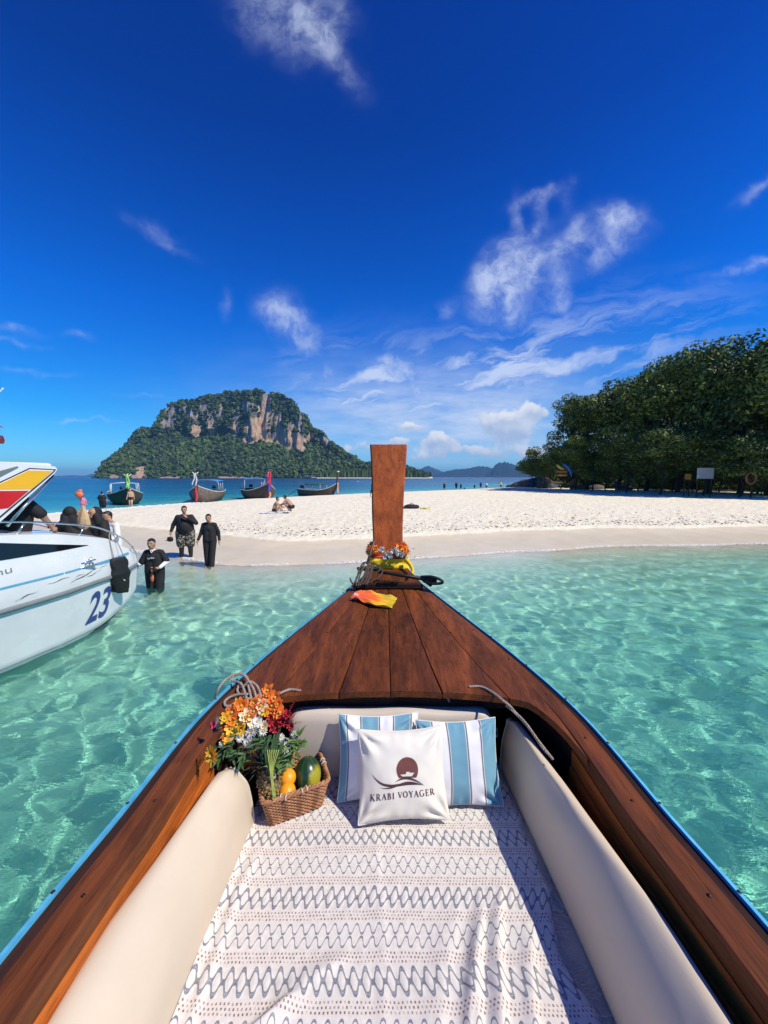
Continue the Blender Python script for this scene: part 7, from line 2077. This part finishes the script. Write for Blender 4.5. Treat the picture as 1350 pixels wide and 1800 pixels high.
    if bottom:
        kind, mat = bottom[:2]; caps = [(oc(p, -1, .035 * f_), oc(p, 1, .035 * f_), .078 * f_, .078 * f_)]
        for s in 'LR':
            h_ = P_['hi' + s] / H; k_ = P_['kn' + s] / H; a_ = P_['an' + s] / H
            if kind == 'brief': caps.append(('hi' + s, tuple(h_.lerp(k_, .30)), .070 * f_, .066 * f_))
            elif kind == 'shorts': caps.append(('hi' + s, tuple(h_.lerp(k_, .95)), .076 * f_, .064 * f_))
            else: caps += [('hi' + s, 'kn' + s, .072 * f_, .054 * f_), ('kn' + s, tuple(k_.lerp(a_, .92)), .054 * f_, .044)]
        garment('trousers' if kind == 'long' else 'shorts', mat, caps)
        if len(bottom) > 2: garment('leggings', bottom[2], [(tuple((P_['hi' + s] / H).lerp(P_['kn' + s] / H, .7)), 'kn' + s, .056, .050) for s in 'LR'] + [('kn' + s, tuple((P_['kn' + s] / H).lerp(P_['an' + s] / H, .95)), .050, .034) for s in 'LR'])
    if robe:
        caps = torso(.022, wide=.02)
        for s in 'LR': caps += [('sh' + s, 'el' + s, .058, .058), ('el' + s, tuple((P_['el' + s] / H).lerp(P_['wr' + s] / H, .85)), .056, .048)]
        for s in (-1, 1): caps.append((oc(p, s, .04), (s * .06 + p[0] * .5, p[1] * .5, .12), .10, .125))
        garment('robe', robe, caps)
    if hijab:
        hd = P_['head']; mb = MB(); nk = P_['neck']
        mb.add(*ellipsoid(hd + Vector((0, -r(.030), r(.016))), (r(.062), r(.062), r(.074)), 18, 14)); 
        for s in (-1, 1): mb.add(*cap_geo(hd + Vector((s * r(.036), r(.0), -r(.02))), P_['sh' + ('L' if s < 0 else 'R')] + Vector((-s * r(.03), r(.02), r(.01))), r(.040), r(.055)))
        mb.add(*cap_geo(hd + Vector((0, r(.01), -r(.055))), P_['che'] + Vector((0, r(.03), r(.02))), r(.045), r(.088))); mb.add(*cap_geo(hd + Vector((0, -r(.03), -r(.03))), P_['che'] + Vector((0, -r(.03), r(.04))), r(.05), r(.085)))
        o = remesh(mb, 'headscarf', M[hijab], vx, 4); o.parent = t_
    return t_
M['lip'] = plain('lip', (.22, .07, .06), .5, bump=0)
m, n, b = new_mat('patterned_cloth'); tc = n.node('ShaderNodeTexCoord').outputs['Object']
n.put(b.inputs['Base Color'], n.mix(n.mr(n.noise(tc, 15, 2, .6, 1.5), .54, .57), (.010, .010, .009), (.36, .33, .26))); b.inputs['Roughness'].default_value = .8; M['camo'] = m; M['black2'] = plain('black_jersey', (.016, .016, .018), .8, var=.25, nscale=9, bump=.5, bdist=.01, dark=(.006, .006, .007))
M['pinkwear'] = plain('pink_swimwear', (.72, .22, .35), .7); M['navy'] = plain('navy', (.02, .06, .35), .7); M['gold_shirt'] = plain('gold_shirt', (.75, .50, .06), .7); M['red_shirt'] = plain('red_shirt', (.50, .07, .05), .7)
def ground_at(px, py_foot, z=None):
    p = at_z(px, py_foot, 0.0)
    for _ in range(8): p = at_z(px, py_foot, gz(p.x, p.y) if z is None else z)
    return p
def wader(px, py_water):      # feet on the bed, water line at the pixel
    p = at_z(px, py_water, 0); return Vector((p.x, p.y, gz(p.x, p.y)))
# young man wading, white sleeves under a black jersey
p = wader(274, 1032)
young = person('young man in black jersey over white sleeves wading knee deep beside the speedboat', p, 1.34 + (-p.z) if False else 1.70, 188,
       dict(head=(.012, .030, .915), haR=(.31, .12, .60), wrR=(.265, .10, .60), elR=(.16, .02, .65), elL=(-.165, .0, .66), wrL=(-.11, .12, .60), haL=(-.065, .15, .60), knL=(-.065, .03, .28)),
       fat=1.02, top=('short_over', 'black2'), bottom=('long', 'black2'), detail=1)
# lettering on his chest, white collar, orange float held low
def chest_mark(person_, H, z, y, w, h):
    mb = MB(); rr3 = np.random.default_rng(3); x0 = -w / 2
    v, f = text_mesh('lyfe', .02); v = v - v.min(0); v = v / np.array([v[:, 0].max(), v[:, 1].max(), 1])
    pts = [(-(q[0] - .5) * w, y - .30 * ((q[0] - .5) * w) ** 2 / .1 * .35, z + q[1] * h + .012 * q[0]) for q in v]
    mb.add(pts, f); o = mb.build('printed_lettering', M['white'], None, False); o.parent = person_; return o
chest_mark(young, 1.7, 1.215, .165, .15, .045)
mb = MB(); mb.add(*tube([(.05 * math.cos(a) + .005, .045 * math.sin(a) + .035, 1.425 - .012 * math.sin(a)) for a in np.linspace(0, 6.28, 20)], .016, 8, False)); mb.add(*tube([(-.035, .085, 1.42), (0, .12, 1.36), (.035, .085, 1.42)], .012, 6)); o = mb.build('collar', M['white']); o.parent = young
mb = MB(); c = young.matrix_world @ Vector((0, 0, 0)); q = Vector(p) + Matrix.Rotation(R(188), 3, 'Z') @ Vector((-.02, .20, .80))
mb.add(*ellipsoid(q, (.042, .03, .11), 12, 8)); mb.add(*tube([q + Vector((0, 0, .13)), q + Vector((0, .01, .24))], .02, 8)); world_thing('dry_bag', mb, plain('orange_pouch', (.80, .20, .08), .6), 'small orange pouch hanging in front of the wading young man', 'pouch')
mb = MB(); q = Vector(p) + Matrix.Rotation(R(188), 3, 'Z') @ Vector((-.09, .30, 1.03)); mb.add(*box(q, (.15, .08, .018), bev=.004)); world_thing('phone', mb, M['black'], 'dark phone held in the hand of the wading young man', 'phone')
# big man and boy
p = ground_at(328, 979); p.z = min(p.z, -.04)
big = person('heavy man in black long sleeved shirt and patterned shorts standing ankle deep', p, 1.72, 196,
       dict(elR=(.20, -.02, .645), wrR=(.235, .03, .52), haR=(.24, .05, .47), elL=(-.20, .06, .68), wrL=(-.06, .15, .80), haL=(-.02, .13, .84), hiL=(-.07, 0, .51), hiR=(.07, 0, .51), knR=(.075, .02, .28), knL=(-.08, .03, .28), anR=(.08, 0, .045), anL=(-.085, .05, .045)),
       fat=1.32, top=('long', 'black2'), bottom=('shorts', 'camo', 'black2'), detail=1)
hp = Matrix.Rotation(R(196), 3, 'Z') @ (Vector((.245, .06, .41)) * 1.72) + Vector(p)
mb = MB(); rr2 = [[hp + Vector((r_ * math.cos(a), r_ * .55 * math.sin(a), z)) for a in np.linspace(0, 6.28, 15)[:-1]] for z, r_ in ((.05, .02), (.04, .08), (-.01, .095), (-.07, .10), (-.10, .06), (-.11, .01))]
mb.add(*loft(rr2, True, True)); mb.add(*ellipsoid(hp + Vector((-.06, -.05, -.06)), (.07, .05, .012), 10, 5)); world_thing('cap', mb, M['black'], 'black cap held low in the right hand of the heavy man', 'cap')
for s in (-1, 1):      # black leggings under the shorts
    pass
p = ground_at(371, 998); p.z = min(p.z, -.02)
boy = person('slim boy in loose black top and black trousers with a white side stripe', p, 1.60, 190,
       dict(head=(.0, .035, .915), knL=(-.05, .05, .28), anL=(-.045, .10, .05), toL=(-.05, .18, .02), elL=(-.15, -.02, .65), wrL=(-.165, .01, .50), haL=(-.165, .03, .45), elR=(.145, -.01, .65), wrR=(.19, .04, .52), haR=(.20, .06, .47)),
       fat=.95, top=('long', 'black2'), bottom=('long', 'black2'), detail=1)
mb = MB(); mb.add(*loft([[(-.145 + .006 * math.sin(t * 3), y, z) for y in (.0, .035)] for t, z in enumerate(np.linspace(.80, .18, 8))])); o = mb.build('side_stripe', M['white'], None, False); o.location = (0.0, .01, 0); o.parent = boy
# women beside the bow and the people on the boat
c_ = sb(-.50, -.08, .47)
w1 = person('woman in black headscarf and robe bending forward behind the bow rail', c_, 1.60, 75,
       dict(pel=(0, -.02, .55), che=(0, .06, .74), neck=(0, .11, .84), head=(0, .16, .915), shL=(-.092, .09, .81), shR=(.092, .09, .81), elL=(-.13, .20, .70), wrL=(-.11, .28, .62), haL=(-.10, .32, .59), elR=(.13, .14, .74), wrR=(.14, .20, .86), haR=(.14, .21, .90)),
       robe='black2', hijab='black2', hair=None, detail=1)
c_ = sb(-.16, -.12, .47)
w2 = person('woman in black headscarf and long robe looking down beside the bow', c_, 1.58, 165,
       dict(head=(.0, .035, .91), elL=(-.15, .03, .65), wrL=(-.12, .13, .56), haL=(-.10, .17, .54), elR=(.15, .03, .66), wrR=(.13, .14, .60), haR=(.12, .18, .60)), robe='black2', hijab='black2', hair=None, detail=1)
c_ = sb(-.06, -.42, .47)
c_ = at_y(194, 900, 7.5); c_.z = .38
w3 = person('person in white long sleeved shirt holding the bow rail behind the second woman', c_, 1.56, 160,
       dict(elL=(-.15, .03, .66), wrL=(-.10, .16, .60), haL=(-.08, .20, .58), elR=(.13, .0, .66), wrR=(.12, .12, .56), haR=(.12, .16, .54), head=(.07, .0, .90)), top=('long', 'white'), bottom=('long', 'black2'), detail=1)
# translucent bag
M['bag_plastic'] = plain('plastic_bag', (.62, .42, .22), .35, var=.12, nscale=9, bump=.8, bdist=.01)
q = at_y(147, 910, 6.15); mb = MB(); rr2 = []
for t in np.linspace(0, 1, 22):
    z = .21 - .40 * t; w = float(np.interp(t, [0, .12, .3, .6, .88, 1], [.012, .030, .062, .095, .100, .035]))
    rr2.append([Vector(q) + Vector((w * math.cos(a) * (1 + .13 * math.sin(a * 7 + t * 3) * (1 - t * .6)), w * .62 * math.sin(a) * (1 + .16 * math.sin(a * 5 + t * 5)), z + .012 * math.sin(a * 3 + 1) * t)) for a in np.linspace(0, 6.28, 37)[:-1]])
mb.add(*loft(rr2, True, True)); world_thing('plastic_bag', mb, M['bag_plastic'], 'tan plastic carrier bag held up in the hand of the bending woman', 'bag')
# man in the speedboat, one arm on the rail
c_ = Vector((at_y(18, 900, 5.15).x, 5.15, .95)); LJ = lambda px, py, y: tuple((at_y(px, py, y) - c_) / 1.72)
man = person('man in black short sleeved shirt leaning out of the speedboat, hand on its rail', c_, 1.72, 0,
       dict(pel=LJ(15, 965, 5.10), che=LJ(28, 905, 5.20), neck=LJ(36, 872, 5.30), head=LJ(34, 850, 5.36), shL=LJ(22, 880, 5.50), shR=LJ(48, 884, 5.20), elR=LJ(74, 906, 5.28), wrR=LJ(91, 926, 5.42), haR=LJ(97, 934, 5.46), elL=LJ(10, 905, 5.65), wrL=LJ(22, 930, 5.8), haL=LJ(26, 936, 5.84),
            hiL=(-.055, 0, .38), hiR=(.055, 0, .38), knL=(-.06, .10, .22), knR=(.06, .10, .22), anL=(-.06, .02, .045), anR=(.06, .02, .045), toL=(-.07, .1, .02), toR=(.07, .1, .02)),
       top=('short', 'black2'), bottom=('long', 'black2'), detail=1, fat=1.12)
mb = MB(); wpos = Vector(LJ(89.5, 924.5, 5.41)) * 1.72; mb.add(*tube([wpos + Vector((.030 * math.cos(a), .034 * math.sin(a), .030 * math.cos(a))) for a in np.linspace(0, 6.28, 14)], .010, 6, False)); o = mb.build('wristwatch', M['black']); o.parent = man
# people farther along the shore
p = ground_at(147, 897, 0); person('child in pink swimwear carried high on the shoulder line by the left shore', Vector((p.x, p.y, -.25)), 1.45, 30, dict(elL=(-.17, .0, .84), wrL=(-.13, .04, .96)), skin='skin_pale', top=('short', 'pinkwear'), bottom=('brief', 'pinkwear'), detail=2)
mb = MB(); q = at_y(139, 869, p.y - .3); mb.add(*ellipsoid(q, (.30, .2, .28), 14, 10)); mb.add(*ellipsoid(q + Vector((.1, 0, .25)), (.16, .12, .14), 10, 8)); world_thing('armband_float', mb, plain('float_orange', (.85, .20, .07), .5), 'bright orange swim float carried beside the child in pink', 'float')
p = ground_at(181, 893, 0); person('woman in black swim dress standing in the shallows with her back turned', Vector((p.x, p.y, -.35)), 1.74, 10, dict(elL=(-.17, -.02, .66), wrL=(-.12, .05, .60), elR=(.17, -.02, .66), wrR=(.17, .03, .52)), fat=1.3, skin='skin_pale', top=('short', 'black'), bottom=('shorts', 'black'), detail=2)
p = ground_at(231, 893, -.03); person('bare chested man in short black trunks wading before the olive boat', p, 1.68, 200, dict(anL=(-.05, .10, .05), knL=(-.05, .08, .28), toL=(-.06, .19, .03)), skin='skin_pale', bottom=('brief', 'black'), detail=2)
SIT = dict(pel=(0, 0, .07), che=(0, .05, .26), neck=(0, .10, .36), head=(0, .13, .45), shL=(-.105, .08, .34), shR=(.105, .08, .34), elL=(-.14, .18, .22), wrL=(-.10, .28, .17), haL=(-.09, .32, .16), elR=(.14, .18, .22), wrR=(.10, .28, .17), haR=(.09, .32, .16), hiL=(-.055, 0, .06), knL=(-.12, .20, .15), anL=(-.02, .30, .04), toL=(-.02, .36, .03), hiR=(.055, 0, .06), knR=(.12, .20, .15), anR=(.05, .27, .04), toR=(.05, .34, .03))
SQUAT = dict(pel=(0, -.02, .17), che=(0, .12, .34), neck=(0, .19, .42), head=(0, .24, .49), shL=(-.105, .17, .40), shR=(.105, .17, .40), elL=(-.14, .27, .28), wrL=(-.10, .38, .24), haL=(-.09, .42, .23), elR=(.14, .27, .28), wrR=(.10, .38, .22), haR=(.09, .42, .20), hiL=(-.06, 0, .17), knL=(-.09, .20, .24), anL=(-.07, .06, .05), toL=(-.08, .15, .02), hiR=(.06, 0, .17), knR=(.09, .20, .24), anR=(.07, .06, .05), toR=(.08, .15, .02))
p = ground_at(482, 900); person('bare chested man in dark shorts sitting on the towel, leftmost of the pair', p, 1.72, -80, SIT, bottom=('brief', 'black'), detail=2)
p2 = ground_at(513, 899); person('bare chested man in black shorts squatting and facing the seated man', p2, 1.74, 82, SQUAT, bottom=('brief', 'black'), detail=2)
mb = MB(); g0 = p; vv = []
for j_ in range(8):
    for i_ in range(12):
        x = g0.x - .7 + 1.7 * i_ / 11; y = g0.y - .85 + 1.0 * j_ / 7; vv.append((x + .05 * math.sin(j_), y, gz(x, y) + .035 + .02 * math.sin(i_ * 2.1 + j_)))
mb.add(vv, [(j_ * 12 + i_, j_ * 12 + i_ + 1, (j_ + 1) * 12 + i_ + 1, (j_ + 1) * 12 + i_) for j_ in range(7) for i_ in range(11)]); world_thing('towel', mb, M['white'], 'white towel spread on the sand under the seated man', 'towel')
for k, (dx_, lab) in enumerate(((.55, 'left black sandal on the sand below the squatting man'), (.75, 'right black sandal on the sand below the squatting man'))):
    x, y = g0.x + dx_ + .25, g0.y - .75 - .1 * k; mb = MB(); mb.add(*ellipsoid((x, y, gz(x, y) + .045), (.14, .06, .025), 12, 6)); mb.add(*tube([(x - .02, y - .05, gz(x, y) + .05), (x + .05, y, gz(x, y) + .10), (x - .02, y + .05, gz(x, y) + .05)], .012, 5)); world_thing('sandal', mb, M['black'], lab, 'sandal', 'sandals by the towel')
far = [(597, 845, 0, None)]
def farp(px, pyf, H, facing, label, top='black', bottom='black', J=None, skin='skin', kind='long', z=None, fat=1.0):
    q = at_z(px, pyf, 0) if px < 900 and px > 700 else ground_at(px, pyf, z)
    q.z = max(gz(q.x, q.y), -.12); return person(label, q, H, facing, J, fat=fat, skin=skin, top=(kind, top) if top else None, bottom=('shorts', bottom), detail=3)
farp(655, 874, 1.72, 100, 'dark clothed person walking half hidden behind the stem post', J=dict(knL=(-.05, .10, .29), anL=(-.05, .16, .08), knR=(.05, -.04, .28), anR=(.05, -.15, .08)))
farp(781, 861, 1.66, 180, 'dark clothed person with pale arms, leftmost of the shore group', kind='short', skin='skin_pale')
farp(802, 860, 1.76, 175, 'tall dark clothed person standing upright in the shore group')
farp(810, 860, 1.45, 200, 'shorter dark clothed person just right of the tall one'); farp(816, 860, .95, 180, 'small child crouched right of the dark clothed group', J=SQUAT); farp(834, 859, 1.15, 180, 'small dark clothed child alone between the group and the pair')
farp(845, 858, 1.68, 170, 'person in bright blue top walking beside the one in white', top='navy'); farp(855, 858, 1.55, 180, 'person in white top walking beside the one in blue', top='white')
farp(880, 858, 1.75, 200, 'person in golden yellow top and dark trousers by the rocks', top='gold_shirt')
farp(1006, 863, 1.62, 190, 'person in red top walking in the tree shade by the kayaks', top='red_shirt', J=dict(knL=(-.05, .08, .29), anL=(-.05, .12, .06))); farp(1083, 866, 1.66, 150, 'person in black with a pale bag walking in the tree shade', J=dict(knL=(-.05, .12, .30), anL=(-.05, .20, .10), knR=(.05, -.05, .28), anR=(.05, -.16, .08)))
# dark bag and yellow snorkel bag on the sand
p = ground_at(723, 894); mb = MB(); v, f = ellipsoid((0, 0, 0), (.50, .26, .17), 18, 12); v = v * (1 + .25 * fbm(v[:, 0] * 5, v[:, 1] * 5, v[:, 2] * 5 + 3, 3))[:, None]; mb.add(v + np.array(p) + [0, 0, .12], f); v, f = ellipsoid((0, 0, 0), (.24, .2, .09), 12, 8); mb.add(v + np.array(p) + [-.45, -.05, .05], f)
mb.add(*tube(smooth_path([p + Vector((-.1, 0, .27)), p + Vector((0, -.05, .36)), p + Vector((.15, 0, .28))], 10), .02, 6)); world_thing('duffel_bag', mb, M['black'], 'black duffel bag lying on the dry sand right of the stem post', 'bag')
p = ground_at(748, 895); mb = MB()
for k in range(5): mb.add(*ellipsoid(p + Vector((.12 * k - .25, .05 * math.sin(k * 2), .05 + .03 * math.cos(k * 3))), (.13, .09, .05), 10, 6))
world_thing('yellow_bag', mb, plain('pale_yellow', (.80, .74, .25), .7), 'small crumpled yellow bag on the sand beside the black one', 'bag')
